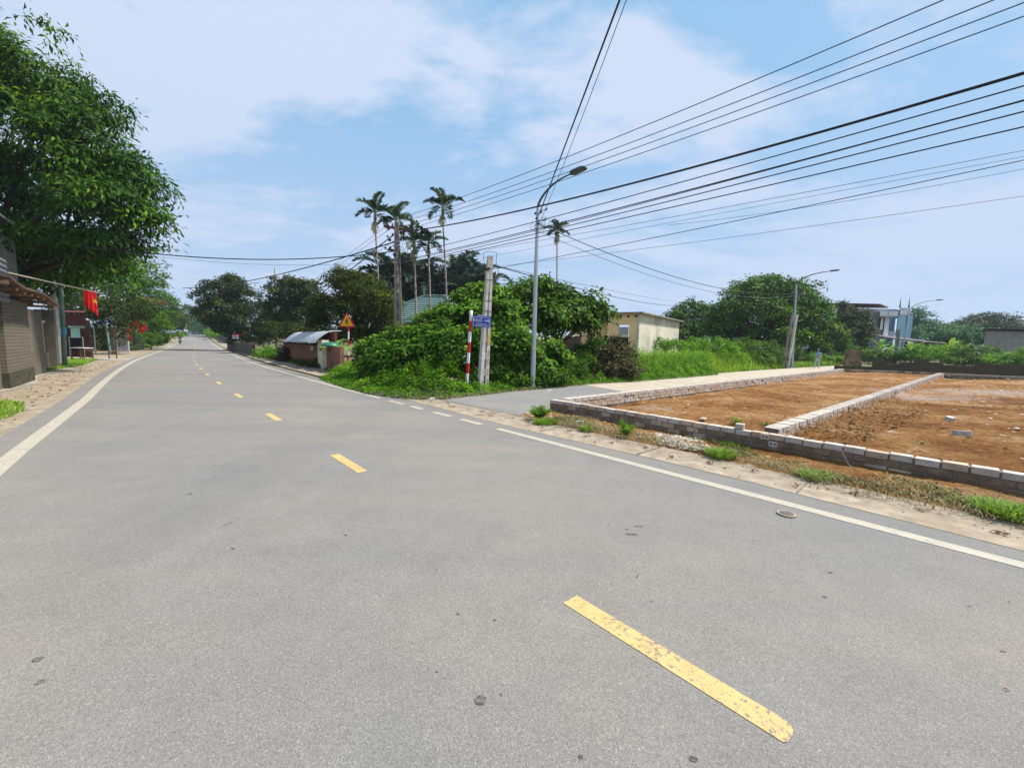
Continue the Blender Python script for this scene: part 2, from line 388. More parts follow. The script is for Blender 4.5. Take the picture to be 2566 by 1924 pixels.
M['shoulder'] = basic('shoulder_dirt', (.28, .235, .175), .95, var=.3, scale=4, bump=.8, c2=(.2, .15, .08), thr=(.45, .7))
M['land'] = basic('land_soil', (.09, .1, .035), .95, var=.4, scale=1.5, bump=.5, c2=(.16, .12, .06), thr=(.45, .7))
M['soil'] = soil_mat('plot_soil')
M['brickw'] = basic('pale_brick', (.48, .43, .385), .9, var=.16, scale=9, bump=.5, c2=(.36, .29, .23), thr=(.48, .72))
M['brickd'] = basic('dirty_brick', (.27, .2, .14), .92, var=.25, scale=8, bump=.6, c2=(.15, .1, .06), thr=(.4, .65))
M['brickm'] = basic('fresh_brick', (.47, .37, .29), .92, var=.22, scale=8, bump=.6, c2=(.34, .25, .18), thr=(.42, .7))
M['mortar'] = basic('mortar', (.2, .17, .14), .95, var=.25, scale=14, bump=.8)
M['hole'] = basic('brick_hole', (.012, .01, .01), .9)
M['concrete'] = basic('pole_concrete', (.58, .55, .5), .85, var=.15, scale=4, bump=.35, c2=(.3, .27, .22), thr=(.5, .75))
M['concrete_old'] = basic('old_pole_concrete', (.3, .26, .22), .9, var=.2, scale=4, bump=.4, c2=(.13, .11, .09), thr=(.4, .7))
M['galv'] = basic('galvanised_steel', (.42, .47, .5), .45, .6, var=.1, scale=3, c2=(.36, .4, .42))
M['galv_dark'] = basic('dark_steel', (.08, .085, .09), .5, .4, var=.15)
M['lamp_lens'] = basic('lamp_lens', (.13, .135, .15), .25, var=.05)
M['green_pole'] = basic('green_painted_pole', (.14, .24, .2), .6, var=.15, scale=3)
M['cable'] = basic('black_cable', (.012, .014, .02), .5, var=.1)
M['wire'] = basic('bare_wire', (.07, .09, .14), .5, .2, var=.1)
M['rust'] = basic('rusty_steel', (.12, .05, .035), .8, var=.3)
M['red_paint'] = basic('red_enamel', (.52, .012, .015), .45, var=.12, scale=10)
M['post_white'] = basic('white_enamel', (.68, .7, .72), .5, var=.06, scale=10)
M['sign_yellow'] = basic('sign_yellow', (.95, .44, .02), .45, var=.04)
M['sign_blue'] = basic('sign_blue', (.012, .05, .36), .4, var=.06)
M['black'] = basic('black_marking', (.015, .015, .015), .5)
M['white_sign'] = basic('white_lettering', (.8, .84, .88), .5, var=.03)
M['pink_sign'] = basic('faded_red_plate', (.5, .07, .1), .6, var=.3, scale=20)
M['yellow_faded'] = basic('faded_yellow_paint', (.62, .42, .12), .8, var=.25, scale=20)
M['red_ink'] = basic('red_brown_paint', (.33, .13, .07), .8, var=.3, scale=30)
M['bark'] = basic('bark', (.1, .075, .05), .95, var=.35, scale=9, bump=.9)
M['bark_pale'] = basic('pale_bark', (.27, .22, .16), .95, var=.3, scale=9, bump=.8)
M['palm_trunk'] = basic('palm_trunk', (.3, .25, .21), .9, var=.3, scale=5, bump=.5)
M['twig'] = basic('dry_twig', (.2, .15, .1), .95, var=.3, scale=9)
# foliage: dark, middle and fresh leaf colours
M['lf_big'] = leafmat('broad_tree_leaf', (.006, .028, .004), (.03, .092, .004), (.155, .275, .012), .23)
M['lf_longan'] = leafmat('longan_leaf', (.006, .016, .005), (.03, .056, .009), (.15, .16, .025), .18)
M['lf_gold'] = leafmat('yellow_green_leaf', (.01, .028, .005), (.045, .075, .008), (.24, .23, .02), .2)
M['lf_vine'] = leafmat('vine_leaf', (.014, .055, .004), (.068, .18, .01), (.23, .4, .035), .28)
M['lf_tree'] = leafmat('fresh_tree_leaf', (.009, .038, .003), (.047, .13, .007), (.185, .32, .018), .24)
M['lf_cover'] = leafmat('ground_cover_leaf', (.022, .085, .004), (.095, .25, .01), (.25, .44, .025), .3)
M['lf_grass'] = leafmat('grass_blade', (.04, .12, .008), (.14, .29, .022), (.34, .46, .06), .32)
M['lf_dry'] = leafmat('dry_leaf', (.02, .022, .007), (.055, .052, .016), (.14, .12, .045), .12)
M['lf_straw'] = leafmat('straw', (.15, .13, .055), (.28, .25, .11), (.42, .38, .2), .2)
M['lf_palm'] = leafmat('areca_leaflet', (.006, .022, .008), (.018, .05, .015), (.09, .13, .03), .12)
M['lf_royal'] = leafmat('royal_palm_leaflet', (.008, .024, .016), (.022, .052, .034), (.09, .12, .07), .12)
M['lf_far'] = leafmat('far_leaf', (.015, .06, .02), (.035, .12, .035), (.09, .21, .05), .3)
M['lf_banana'] = leafmat('banana_leaf', (.05, .14, .02), (.1, .24, .03), (.2, .34, .05), .3)

# ------------------------------------------------------------------ foliage builders
def unit(a): return a / np.maximum(1e-9, np.linalg.norm(a, axis=1, keepdims=True))
def mesh_np(name, V, F, rnd=None, k=4):
    me = bpy.data.meshes.new(name)
    nv, nf = len(V), len(F)
    me.vertices.add(nv); me.vertices.foreach_set('co', V.astype(np.float32).ravel())
    me.loops.add(nf * k); me.loops.foreach_set('vertex_index', F.astype(np.int32).ravel())
    me.polygons.add(nf); me.polygons.foreach_set('loop_start', np.arange(0, nf * k, k, dtype=np.int32))
    me.update(calc_edges=True)
    if rnd is not None:
        a = me.attributes.new('rnd', 'FLOAT', 'FACE'); a.data.foreach_set('value', rnd.astype(np.float32))
    return me
def leaf_mesh(name, P, D, Nn, L, Wd, rnd, fold=.12):
    """pointed leaves: two quads meeting on a folded midrib"""
    D = unit(D); S = unit(np.cross(D, Nn)); U = np.cross(S, D)
    L = np.broadcast_to(L, (len(P),))[:, None]; Wd = np.broadcast_to(Wd, (len(P),))[:, None]
    a = P; b = P + D * L * .5 + S * Wd * .5 + U * L * fold; c = P + D * L - U * L * fold; d = P + D * L * .5 - S * Wd * .5 + U * L * fold
    V = np.stack([a, b, c, d], 1).reshape(-1, 3)
    F = np.arange(len(P) * 4).reshape(-1, 4)
    return mesh_np(name, V, F, rnd)
def shell_points(lobes, n, lump=.18, core=.12):
    """points near the surface of a set of ellipsoids, with outward normals"""
    ws = np.array([(r[0] * r[1] + r[1] * r[2] + r[0] * r[2]) for c, r in lobes]); ws = ws / ws.sum()
    Ps, Ns, Ds = [], [], []
    for (c, r), w in zip(lobes, ws):
        m = int(n * w) + 1
        d = unit(RNG.normal(size=(m, 3)))
        rad = 1.0 - np.abs(RNG.normal(0, .13, m)); k = RNG.random(m) < core
        rad[k] = RNG.random(k.sum()) ** .5 * .85
        ph = RNG.random(3) * 6
        bumps = np.sin(d[:, 0] * 5 + ph[0]) * np.sin(d[:, 1] * 5 + ph[1]) + np.sin(d[:, 2] * 7 + ph[2]) * .6
        rad = rad * (1 + lump * bumps)
        r = np.array(r); c = np.array(c)
        P = c + d * r * rad[:, None]; nn = unit(d / r)
        Ps.append(P); Ns.append(nn)
    P = np.concatenate(Ps); Nn = np.concatenate(Ns)
    # drop points buried deep in another lobe
    keep = np.ones(len(P), bool)
    for c, r in lobes:
        q = ((P - np.array(c)) / np.array(r)); dd = (q ** 2).sum(1)
        keep &= ~((dd < .45) & (RNG.random(len(P)) < .8))
    return P[keep], Nn[keep]
def crown(name, lobes, n, L, Wd, mat, parent, per=7, spread=None, droop=.35, up=.35, lump=.18, core=.12, hole=0.0, zmin=None, clump=None):
    """clumps of leaves over the lobes; each clump is a small tilted rosette"""
    k_r = 6; P, Nn = shell_points(lobes, max(4, n // (per * k_r)), lump, core)
    if hole:
        keep = np.array([noise.noise(Vector(p) * .55) for p in P]) > (-.32 + hole)
        P, Nn = P[keep], Nn[keep]
    spread = spread or L * 1.3
    # every bough is a small dome of rosettes, so light catches its top and gaps stay dark
    cl = clump if clump else max(L * 1.9, min(.3 * min(min(r) for c, r in lobes), L * 3.0))
    tone = np.repeat(RNG.random(len(P)) ** 1.1 * .5, k_r)
    bc = np.repeat(P + Nn * (RNG.normal(0, .3, (len(P), 1)) - .75) * cl, k_r, 0); bn = np.repeat(Nn, k_r, 0); mq = len(bc)
    sz_ = np.repeat(RNG.uniform(.6, 1.35, len(P)), k_r)[:, None]
    dd = unit(bn * .6 + np.array([0, 0, .55]) + RNG.normal(0, .62, (mq, 3)))
    P = bc + dd * cl * sz_ * np.array([1, 1, .62]); Nn = unit(dd + np.array([0, 0, .15])); tone = tone + RNG.random(mq) * .12
    Pc = np.repeat(P, per, 0); Nc = np.repeat(Nn, per, 0); tc_ = np.repeat(tone, per)
    m = len(Pc)
    nrm = unit(Nc * .55 + np.array([0, 0, up]) + RNG.normal(0, .33, (m, 3)))
    off = RNG.normal(size=(m, 3)); off -= nrm * (off * nrm).sum(1, keepdims=True) * .75
    Pc = Pc + off * spread * .5
    D = unit(off + RNG.normal(0, .35, (m, 3)) + np.array([0, 0, -droop]))
    sz = RNG.uniform(.65, 1.25, m)
    r = np.clip(tc_ + RNG.random(m) * .38, 0, 1)
    if zmin is not None:
        k = Pc[:, 2] > zmin; Pc, D, nrm, sz, r = Pc[k], D[k], nrm[k], sz[k], r[k]
    me = leaf_mesh(name, Pc, D, nrm, L * sz, Wd * sz, r)
    return link_mesh(me, name, mat, parent, world=True)
def pxlobe(x, y, rx, ry, D, rd=None):
    c = at(x, y, D); k = D / FOC
    return (tuple(c), (rx * k, (rd if rd else rx * k * .9), ry * k))
def tree(name, label, cat, lobes, base, n, L, Wd, mat, tr=.16, bark='bark', group=None, limbs=True, **kw):
    base = Vector(base)
    t = thing(name, label, cat, base, 0, group)
    cs = [Vector(c) for c, r in lobes]
    mean = sum(cs, Vector()) / len(cs)
    mb = MB()
    low = min(c.z - r[2] for (c_, r) in lobes for c in [Vector(c_)])
    fork = Vector((base.x + (mean.x - base.x) * .35, base.y + (mean.y - base.y) * .35, max(base.z + .3, base.z + (mean.z - base.z) * .45)))
    mid = base.lerp(fork, .5) + Vector((random.uniform(-.1, .1), random.uniform(-.1, .1), 0))
    mb.tube([base - Vector((0, 0, .2)), base + Vector((0, 0, .15)), mid, fork], [tr * 1.5, tr * 1.15, tr * .95, tr * .8], 9)
    if limbs:
        for c, rmin in [(c_, min(l[1])) for c_, l in zip(cs, lobes)][:14]:
            m1 = fork.lerp(c, .5) + Vector((random.uniform(-.2, .2), random.uniform(-.2, .2), random.uniform(0, .3)))
            mb.tube([fork - Vector((0, 0, .1)), m1, c], [tr * .55, tr * .32, tr * .1], 6)
            for _ in range(3):
                e = c + Vector((random.uniform(-1, 1), random.uniform(-1, 1), random.uniform(-.4, .7))) * rmin * .6
                mb.tube([m1.lerp(c, .4), e], [tr * .16, tr * .05], 5)
    mb.build('trunk', M[bark], t, world=True, smooth=True)
    crown('crown', lobes, n, L, Wd, mat, t, **kw)
    return t
def blades(name, P, H, Wd, bend, mat, parent=None, seg=3, az=None, rnd=None):
    n = len(P); az = RNG.random(n) * 2 * math.pi if az is None else az
    d = np.stack([np.cos(az), np.sin(az), np.zeros(n)], 1); s = np.stack([-np.sin(az), np.cos(az), np.zeros(n)], 1)
    H = np.broadcast_to(H, (n,)); Wd = np.broadcast_to(Wd, (n,)); bend = np.broadcast_to(bend, (n,))
    V = np.zeros((n, seg + 1, 2, 3))
    for i in range(seg + 1):
        f = i / seg
        c = P + np.array([0, 0, 1.0]) * (H * (f - .45 * np.minimum(1, bend) * f * f))[:, None] + d * (H * bend * f * f * .8)[:, None]
        w = (Wd * (1 - f ** 1.6) * .5 + .0008)[:, None]
        V[:, i, 0] = c - s * w; V[:, i, 1] = c + s * w
    base = np.arange(n)[:, None] * (2 * (seg + 1))
    F = np.concatenate([np.stack([base[:, 0] + 2 * i, base[:, 0] + 2 * i + 1, base[:, 0] + 2 * i + 3, base[:, 0] + 2 * i + 2], 1)[:, None] for i in range(seg)], 1).reshape(-1, 4)
    r = np.repeat(RNG.random(n) if rnd is None else rnd, seg)
    me = mesh_np(name, V.reshape(-1, 3), F, r)
    return link_mesh(me, name, mat, parent, world=parent is not None)
def in_poly(pts, poly):
    x, y = pts[:, 0], pts[:, 1]; ins = np.zeros(len(pts), bool); j = len(poly) - 1
    for i in range(len(poly)):
        xi, yi = poly[i][0], poly[i][1]; xj, yj = poly[j][0], poly[j][1]
        c = ((yi > y) != (yj > y)) & (x < (xj - xi) * (y - yi) / (yj - yi + 1e-12) + xi)
        ins ^= c; j = i
    return ins
def sample_poly(poly, n, gain=None):
    a = np.array([(p[0], p[1]) for p in poly]); lo, hi = a.min(0), a.max(0); out = np.zeros((0, 2)); k = 0
    while len(out) < n and k < 60:
        q = RNG.uniform(lo, hi, (n * 2, 2)); q = q[in_poly(q, poly)]
        if gain is not None: q = q[RNG.random(len(q)) < gain(q)]
        out = np.concatenate([out, q]); k += 1
    return out[:n]
def palm_crown(name, c, nf, rl, parent, mat, up=.9, leaflet=.5, nl=34, droop=1.0, wl=.035, azoff=0.0, lo=-.5, hi=1.2, vshape=.5):
    """pinnate fronds around point c"""
    Vs, Fs, Rr = [], [], []; b = 0; mb = MB()
    for i in range(nf):
        az = azoff + i * 2.399963 + random.uniform(-.2, .2); e0 = lo + (hi - lo) * (i + .5) / nf
        L = rl * random.uniform(.85, 1.1)
        d = Vector((math.cos(az), math.sin(az), 0)); el = e0; p = Vector(c); pts = [p.copy()]; tans = []
        ns = 9
        for k in range(ns):
            el_ = el - droop * (k / ns) ** 1.4 * 1.25
            tdir = d * math.cos(el_) + Vector((0, 0, 1)) * math.sin(el_)
            tans.append(tdir); p = p + tdir * (L / ns); pts.append(p.copy())
        tans.append(tans[-1])
        mb.tube(pts, [.03 * rl / 2 * (1 - .85 * k / ns) + .004 for k in range(ns + 1)], 4, cap=False)
        side = d.cross(Vector((0, 0, 1)))
        tone = random.random() * .6 + (.25 if e0 > .6 else 0)
        for k in range(nl):
            f = .14 + .86 * (k + .5) / nl; x = f * ns; j = min(ns - 1, int(x)); P = pts[j].lerp(pts[j + 1], x - j); T = tans[j]
            ll = leaflet * (math.sin(math.pi * min(1, f * .85 + .12)) ** .6) * random.uniform(.85, 1.1)
            upv = side.cross(T).normalized() * -1
            if upv.z < 0: upv = -upv
            for sg in (-1, 1):
                dd = (side * sg * 1.0 + T * .75 + upv * vshape * random.uniform(.4, 1.3) + Vector((0, 0, -.25))).normalized()
                w = T * wl
                tip = P + dd * ll + Vector((0, 0, -ll * .22))
                m = P + dd * ll * .5
                Vs += [P - w * .4, m + w * .9, tip, m - w * .9]
                Fs.append((b, b + 1, b + 2, b + 3)); b += 4; Rr.append(min(1, tone + random.random() * .3))
    me = mesh_np(name, np.array([tuple(v) for v in Vs]), np.array(Fs), np.array(Rr))
    o = link_mesh(me, name, mat, parent, world=True)
    mb.build('frond_stem', M['lf_stem'], parent, world=True)
    return o
M['lf_stem'] = basic('green_stem', (.12, .16, .05), .6, var=.2)
# ================================================================== SETTING
def strip(name, samples, mat, cross, kind='structure', z=0.0, smooth=True):
    """road-following sheet: cross(s) -> list of (t, dz)"""
    vs, fs = [], []; k = None
    for i, s in enumerate(samples):
        cs = cross(s); k = len(cs)
        for t, dz in cs: vs.append(rc(s, t, z + dz))
        if i:
            for j in range(k - 1): fs.append(((i - 1) * k + j, (i - 1) * k + j + 1, i * k + j + 1, i * k + j))
    me = bpy.data.meshes.new(name); me.from_pydata([tuple(v) for v in vs], [], fs)
    o = link_mesh(me, name, mat, smooth=smooth); tag(o, kind=kind); return o
SS = [-30 + i * 1.5 for i in range(40)] + [30 + i * 3 for i in range(0, 130)]
# land sheet reaching the horizon, lifted with the road far away
ts = [-3000, -1200, -500, -200, -90, -50, -30, -18, -10, -6, -3.4, 0, 3.6, 5, 8, 14, 25, 50, 90, 200, 500, 1200, 3000]
SL = [-3000, -900, -300, -120, -60] + SS + [430, 460, 520, 640]
def land_z(p, s, t):
    dz = -.06
    # the lane side rises with the lane
    if t > 9: dz += max(0, rise_l(p)) * min(1, (t - 9) / 12)
    return dz
vs, fs = [], []
for i, s in enumerate(SL):
    for t in ts:
        p = rc(min(s, 640), t); z = rise(min(s, 640)) if s < 640 else rise(640)
        vs.append((p.x, p.y, z + land_z(p, s, t)))
    if i:
        k = len(ts)
        for j in range(k - 1): fs.append(((i - 1) * k + j, (i - 1) * k + j + 1, i * k + j + 1, i * k + j))
me = bpy.data.meshes.new('ground'); me.from_pydata(vs, [], fs)
tag(link_mesh(me, 'ground', M['land'], smooth=True), kind='structure')

strip('road', SS, M['asphalt'], lambda s: [(left_off(s) - .42, 0), (0, .02), (3.04 + .44, 0), (3.04 + .56, -.003)])
# dirt shoulders
strip('dirt_shoulder', [s for s in SS if s > 9.5], M['shoulder'], lambda s: [(3.95, -.012), (4.6, -.02), (6.2, -.03)])
strip('left_shoulder', SS, M['shoulder'], lambda s: [(-9.0 if s > 16 else -12, -.03), (-6.0, -.02), (left_off(s) - 1.5, -.012), (left_off(s) - .38, -.006)])
strip('concrete_apron', [s for s in SS if -30 <= s <= 40], M['apron'], lambda s: [(-7.5, -.012), (-5.6, -.008), (left_off(s) - 1.75 - .25 * math.sin(s * .9), -.006)], z=.004)
# concrete drain strip along the right edge with its slab joints
def gut(s): return [(3.04 + .42 + .06 * math.sin(s * .8), .004), (3.75, .014), (4.28 + .05 * math.sin(s * 1.3), .012)]
strip('drain_strip', [-30 + i * .5 for i in range(96)], M['gutter'], gut)
mb = MB()
for i in range(-14, 10):
    s = i * 2.02 + .7
    p0 = rc(s, 3.52, .0185); p1 = rc(s + random.uniform(-.06, .06), 4.27, .0185); w = rdir(0) * random.uniform(.008, .016)
    pm = p0.lerp(p1, .5) + rdir(0) * random.uniform(-.03, .03)
    mb.quad(p0 - w, pm - w, pm + w, p0 + w); mb.quad(pm - w, p1 - w, p1 + w, pm + w)
for (sa, sb, ta, tb) in ((4.2, 10.0, 4.34, 4.36),):
    prev = None
    for k in range(30):
        s = sa + (sb - sa) * k / 29; q = rc(s, 4.3 + .02 * math.sin(k * 1.7) + random.uniform(-.012, .012), .018)
        if prev is not None: mb.quad(prev, q, q + Vector((.02, .02, 0)), prev + Vector((.02, .02, 0)))
        prev = q
tag(mb.build('drain_joint', M['mortar']), kind='structure')

def s_of(px, py, t):
    q = g(px, py); best = min(range(-40, 400), key=lambda k: (rc(k * .1, t) - q).length_squared)
    return best * .1
def mark(mb, s0, s1, t, w, z=.026, step=1.0):
    n = max(1, int((s1 - s0) / step)); sg = [s0 + (s1 - s0) * i / n for i in range(n + 1)]
    for a, b in zip(sg, sg[1:]):
        ta = t(a) if callable(t) else t; tb = t(b) if callable(t) else t
        mb.quad(rc(a, ta - w / 2, z), rc(b, tb - w / 2, z), rc(b, tb + w / 2, z), rc(a, ta + w / 2, z))
mbw = MB()
mark(mbw, -26, 235, lambda s: left_off(s), .19, .0065, 2)
mark(mbw, -26, s_of(1248, 1076, 3.04), 3.04, .15, .0065, 2)
mark(mbw, s_of(945, 998, 3.04), 235, 3.04, .15, .0065, 2)
for (xa, ya, xb, yb) in ((1212, 1064, 1155, 1052), (1128, 1043, 1085, 1033), (1062, 1026, 1018, 1019), (1000, 1013, 963, 1005)):
    mark(mbw, s_of(xa, ya, 3.04), s_of(xb, yb, 3.04), 3.04, .15, .0065)
tag(mbw.build('white_edge_line', M['white_paint']), kind='structure')
mby = MB()
DASHW = .125
for i in range(0, 46):
    s0 = [0.0, 4.38, 8.44, 12.5][i] if i < 4 else 12.5 + (i - 3) * 4.15
    s1 = s0 + (1.16 if i == 0 else .98)
    if i == 0:
        a, b = -.02, s1
        pts = [rc(b, -DASHW / 2), rc(b - .01, DASHW / 2), rc(a + .05, DASHW / 2), rc(a + .018, DASHW / 2 - .012), rc(a + .004, DASHW / 2 - .03), rc(a, .0), rc(a + .006, -DASHW / 2 + .012), rc(a + .02, -DASHW / 2)]
        for p in pts: p.z = .0228
        mby.add(pts, [tuple(range(len(pts)))])
    else:
        mark(mby, s0, s1, 0, DASHW, .0228)
mark(mby, -4.3, -3.3, 0, DASHW, .0228); mark(mby, -8.4, -7.4, 0, DASHW, .0228)
tag(mby.build('yellow_centre_line', M['yellow_paint']), kind='structure')
# hairline crack in the asphalt, drawn as a thin dark ribbon
mb = MB(); prev = None
for k in range(26):
    f = k / 25; q = g(552 + 140 * f + random.uniform(-3, 3), 1322 - 68 * f + random.uniform(-3, 3), .014); q.z = .0215 * .8 + .006
    if prev is not None:
        w = .004 * (1 - f) + .0015
        mb.quad(prev, q, q + Vector((0, w, 0)), prev + Vector((0, w, 0)))
    prev = q
tag(mb.build('road_crack', basic('crack_dark', (.13, .12, .1), .95)), kind='structure')

# tar and oil spots on the road
def blot(mb, px, py, rx, ry, n=18, jag=.25):
    c = g(px, py); k = random.random() * 6; pts = []
    tl = (c - RP0).dot(Vector((rdir(0).y, -rdir(0).x, 0))); zt_ = .02 * (1 + tl / 3.67 if tl < 0 else 1 - tl / 3.48) + .0028
    for i in range(n):
        a = 2 * math.pi * i / n; f = 1 + jag * noise.noise(Vector((math.cos(a) * 1.5 + k, math.sin(a) * 1.5, k)) ) + random.uniform(-.08, .08)
        q = Vector((c.x + rx * .8 * f * math.cos(a), c.y + ry * .8 * f * math.sin(a), zt_)); pts.append(q)
    mb.add(pts, [tuple(range(n))])
mb = MB()
for (px, py, rx, ry) in ((1205, 1762, .034, .03), (1255, 1748, .009, .007), (1095, 1690, .008, .007), (1148, 1545, .012, .008), (1600, 1322, .05, .012), (1582, 1342, .07, .02), (1570, 1330, .02, .01), (2080, 1438, .022, .012), (2512, 1637, .02, .01),
    (536, 1196, .012, .014), (476, 1240, .03, .02), (1737, 1912, .022, .014), (96, 1655, .03, .02), (102, 1712, .02, .02), (1455, 1905, .012, .01), (585, 1378, .022, .01), (2066, 1500, .02, .012), (1094, 1433, .008, .006), (867, 1345, .02, .008), (1240, 1560, .012, .008)):
    blot(mb, px, py, rx, ry)
tag(mb.build('tar_spot', basic('tar_spot', (.105, .098, .088), .8, var=.5, scale=60)), 'dark tar and oil spots on the road', 'spots', kind='stuff')
# lane: dark asphalt at its mouth, pale concrete beyond
def lane_pt(px, py, z=0.0): return gp(px, py, z)
veg_edge = [(1095, 1004), (1160, 996), (1210, 990), (1290, 984), (1335, 979), (1400, 974), (1480, 968), (1600, 957), (1720, 947), (1850, 934), (1985, 924), (2060, 920), (2120, 915)]
wall_edge = [(1330, 1046), (1372, 1038), (1392, 1022), (1400, 1010), (1440, 1000), (1500, 993), (1570, 984), (1690, 972), (1800, 962), (1900, 950), (2000, 941), (2070, 932), (2135, 921)]
L_ = [lane_pt(*p) for p in veg_edge]; R_ = [lane_pt(*p) for p in wall_edge]
# start the lane at the drain strip
sL = s_of(1095, 1002, 4.2)
L_[0] = rc(sL, 4.26); R_[0] = rc(s_of(1335, 1046, 4.2), 4.26)
def lane_mesh(name, i0, i1, mat, dz):
    vs, fs = [], []
    for i in range(i0, i1 + 1):
        a, b = L_[i], R_[i]; ext = (a - b).normalized() * .7
        a2 = a + (ext if i > 0 else ext * 0)
        for k in range(5):
            q = a2.lerp(b, k / 4); z = rise_l(q) + dz
            vs.append((q.x, q.y, z))
        if i > i0:
            r0 = (i - i0 - 1) * 5
            for k in range(4): fs.append((r0 + k, r0 + k + 1, r0 + k + 6, r0 + k + 5))
    me = bpy.data.meshes.new(name); me.from_pydata(vs, [], fs)
    return tag(link_mesh(me, name, mat, smooth=True), kind='structure')
lane_mesh('lane_asphalt', 0, 7, M['lane_asphalt'], .006)
lane_mesh('lane_concrete', 6, 12, M['lane_concrete'], .014)

# verge between the drain strip and the plot wall
TOPZ = .3
wf = [gp(1378, 1001, TOPZ), gp(1700, 1045, TOPZ), gp(1943, 1081, TOPZ), gp(2566, 1192, TOPZ)]
WD = (wf[3] - wf[0]); WD.z = 0; WD.normalize()
WN = Vector((WD.y, -WD.x, 0)); WN = WN if WN.dot(Vector((0, -1, 0))) > 0 else -WN     # towards the road
WA = Vector((wf[0].x, wf[0].y, 0))
print('front wall', WA, WD, [((w - WA).dot(WN)) for w in wf])
FW_LEN = 15.0
vs, fs = [], []
nu, nv = 150, 16
for i in range(nu + 1):
    f = i / nu; u = -.75 + f * (FW_LEN + 1)
    pw = WA + WD * u - WN * .02
    q = pw; sr = (q - RP0).dot(rdir(0))
    pr = rc(sr, 4.2)
    for j in range(nv + 1):
        k = j / nv; p = pr.lerp(pw, k)
        z = .006 + .035 * k + .05 * max(0, noise.noise(Vector((p.x * 1.6, p.y * 1.6, 3)))) + .025 * noise.noise(Vector((p.x * 6, p.y * 6, 1)))
        if u < -.1: z = .004
        if u > 3: z += .05 * k * min(1, (u - 3) / 4)
        vs.append((p.x, p.y, z if 0 < j else .002))
    if i:
        for j in range(nv): fs.append(((i - 1) * (nv + 1) + j, (i - 1) * (nv + 1) + j + 1, i * (nv + 1) + j + 1, i * (nv + 1) + j))
me = bpy.data.meshes.new('verge'); me.from_pydata(vs, [], fs)
tag(link_mesh(me, 'verge', M['soil'], smooth=True), kind='structure')
def verge_z(p): return .06

# plot corners
PA = WA.copy()
PC = gp(2105, 924, .3); PD = gp(2366, 935, .3); PE = PC + (PD - PC).normalized() * 26
for q in (PC, PD, PE): q.z = 0
PJ = gp(1943, 1079, TOPZ); PJ.z = 0
print('lane wall', PA, PC, 'divider', PJ, PD, 'back', PE)
# plot soil surface
U1 = (PC - PA).normalized(); 
vs, fs, dust = [], [], []
nu, nv = 170, 110
DUST = [((1640, 1020), 1.0, .9), ((1560, 1003), .8, .5), ((2330, 985), 2.6, 1.0), ((2480, 978), 3.5, 1.0), ((2180, 1035), .9, .75), ((2120, 1060), .7, .7), ((2240, 1050), .6, .5), ((1760, 1000), 1.0, .5), ((1500, 1025), .6, .35), ((2400, 1105), .4, .4)]
DUST = [(gp(x, y, .2), r, k) for (x, y), r, k in DUST]
for i in range(nu + 1):
    f = (i / nu) ** 1.35
    for j in range(nv + 1):
        h = (j / nv) ** 1.2
        p = PA + U1 * (f * (PC - PA).length * 1.0) + WD * (h * 42)
        p = p - WN * .05
        r = rise_l(p)
        z = r + .185 + .06 * noise.noise(Vector((p.x * .7, p.y * .7, 0))) + .045 * noise.noise(Vector((p.x * 2.5, p.y * 2.5, 5))) + .026 * noise.noise(Vector((p.x * 8, p.y * 8, 9)))
        lw_ = abs((p - PA).dot(Vector((U1.y, -U1.x, 0)))); z -= .13 * max(0, 1 - lw_ / 1.6) * (1 - .5 * f)
        lw_ = abs((p - PA).dot(Vector((U1.y, -U1.x, 0)))); z -= .13 * max(0, 1 - lw_ / 1.6) * (1 - .5 * f)
        # loose heap against the divider
        dd = (p - PJ).dot(Vector((U1.y, -U1.x, 0))); al = (p - PJ).dot((PD - PJ).normalized())
        dl = (p - PJ).dot(Vector(((PD - PJ).normalized().y, -(PD - PJ).normalized().x, 0)))
        if 0 < dl < 3: z -= .09 * max(0, 1 - dl / 3)
        if 0 < dl < 3: z -= .09 * max(0, 1 - dl / 3)
        if 0 < dl < 1.4 and .2 < al < 9: z += .07 * (1 - dl / 1.4) * min(1, al) * (1 if al < 6 else max(0, (9 - al) / 3)) + .03 * noise.noise(Vector((p.x * 11, p.y * 11, 2)))
        vs.append((p.x, p.y, z))
        du = 0
        for (c, rr, kk) in DUST:
            e = ((p - Vector((c.x, c.y, 0))).length / rr) ** 2
            if e < 4: du = max(du, kk * math.exp(-e))
        dust.append(du * .45)
    if i:
        for j in range(nv): fs.append(((i - 1) * (nv + 1) + j, (i - 1) * (nv + 1) + j + 1, i * (nv + 1) + j + 1, i * (nv + 1) + j))
me = bpy.data.meshes.new('plot_ground'); me.from_pydata(vs, [], fs)
a = me.attributes.new('dust', 'FLOAT', 'POINT'); a.data.foreach_set('value', dust)
tag(link_mesh(me, 'plot_ground', M['soil'], smooth=True), kind='structure')

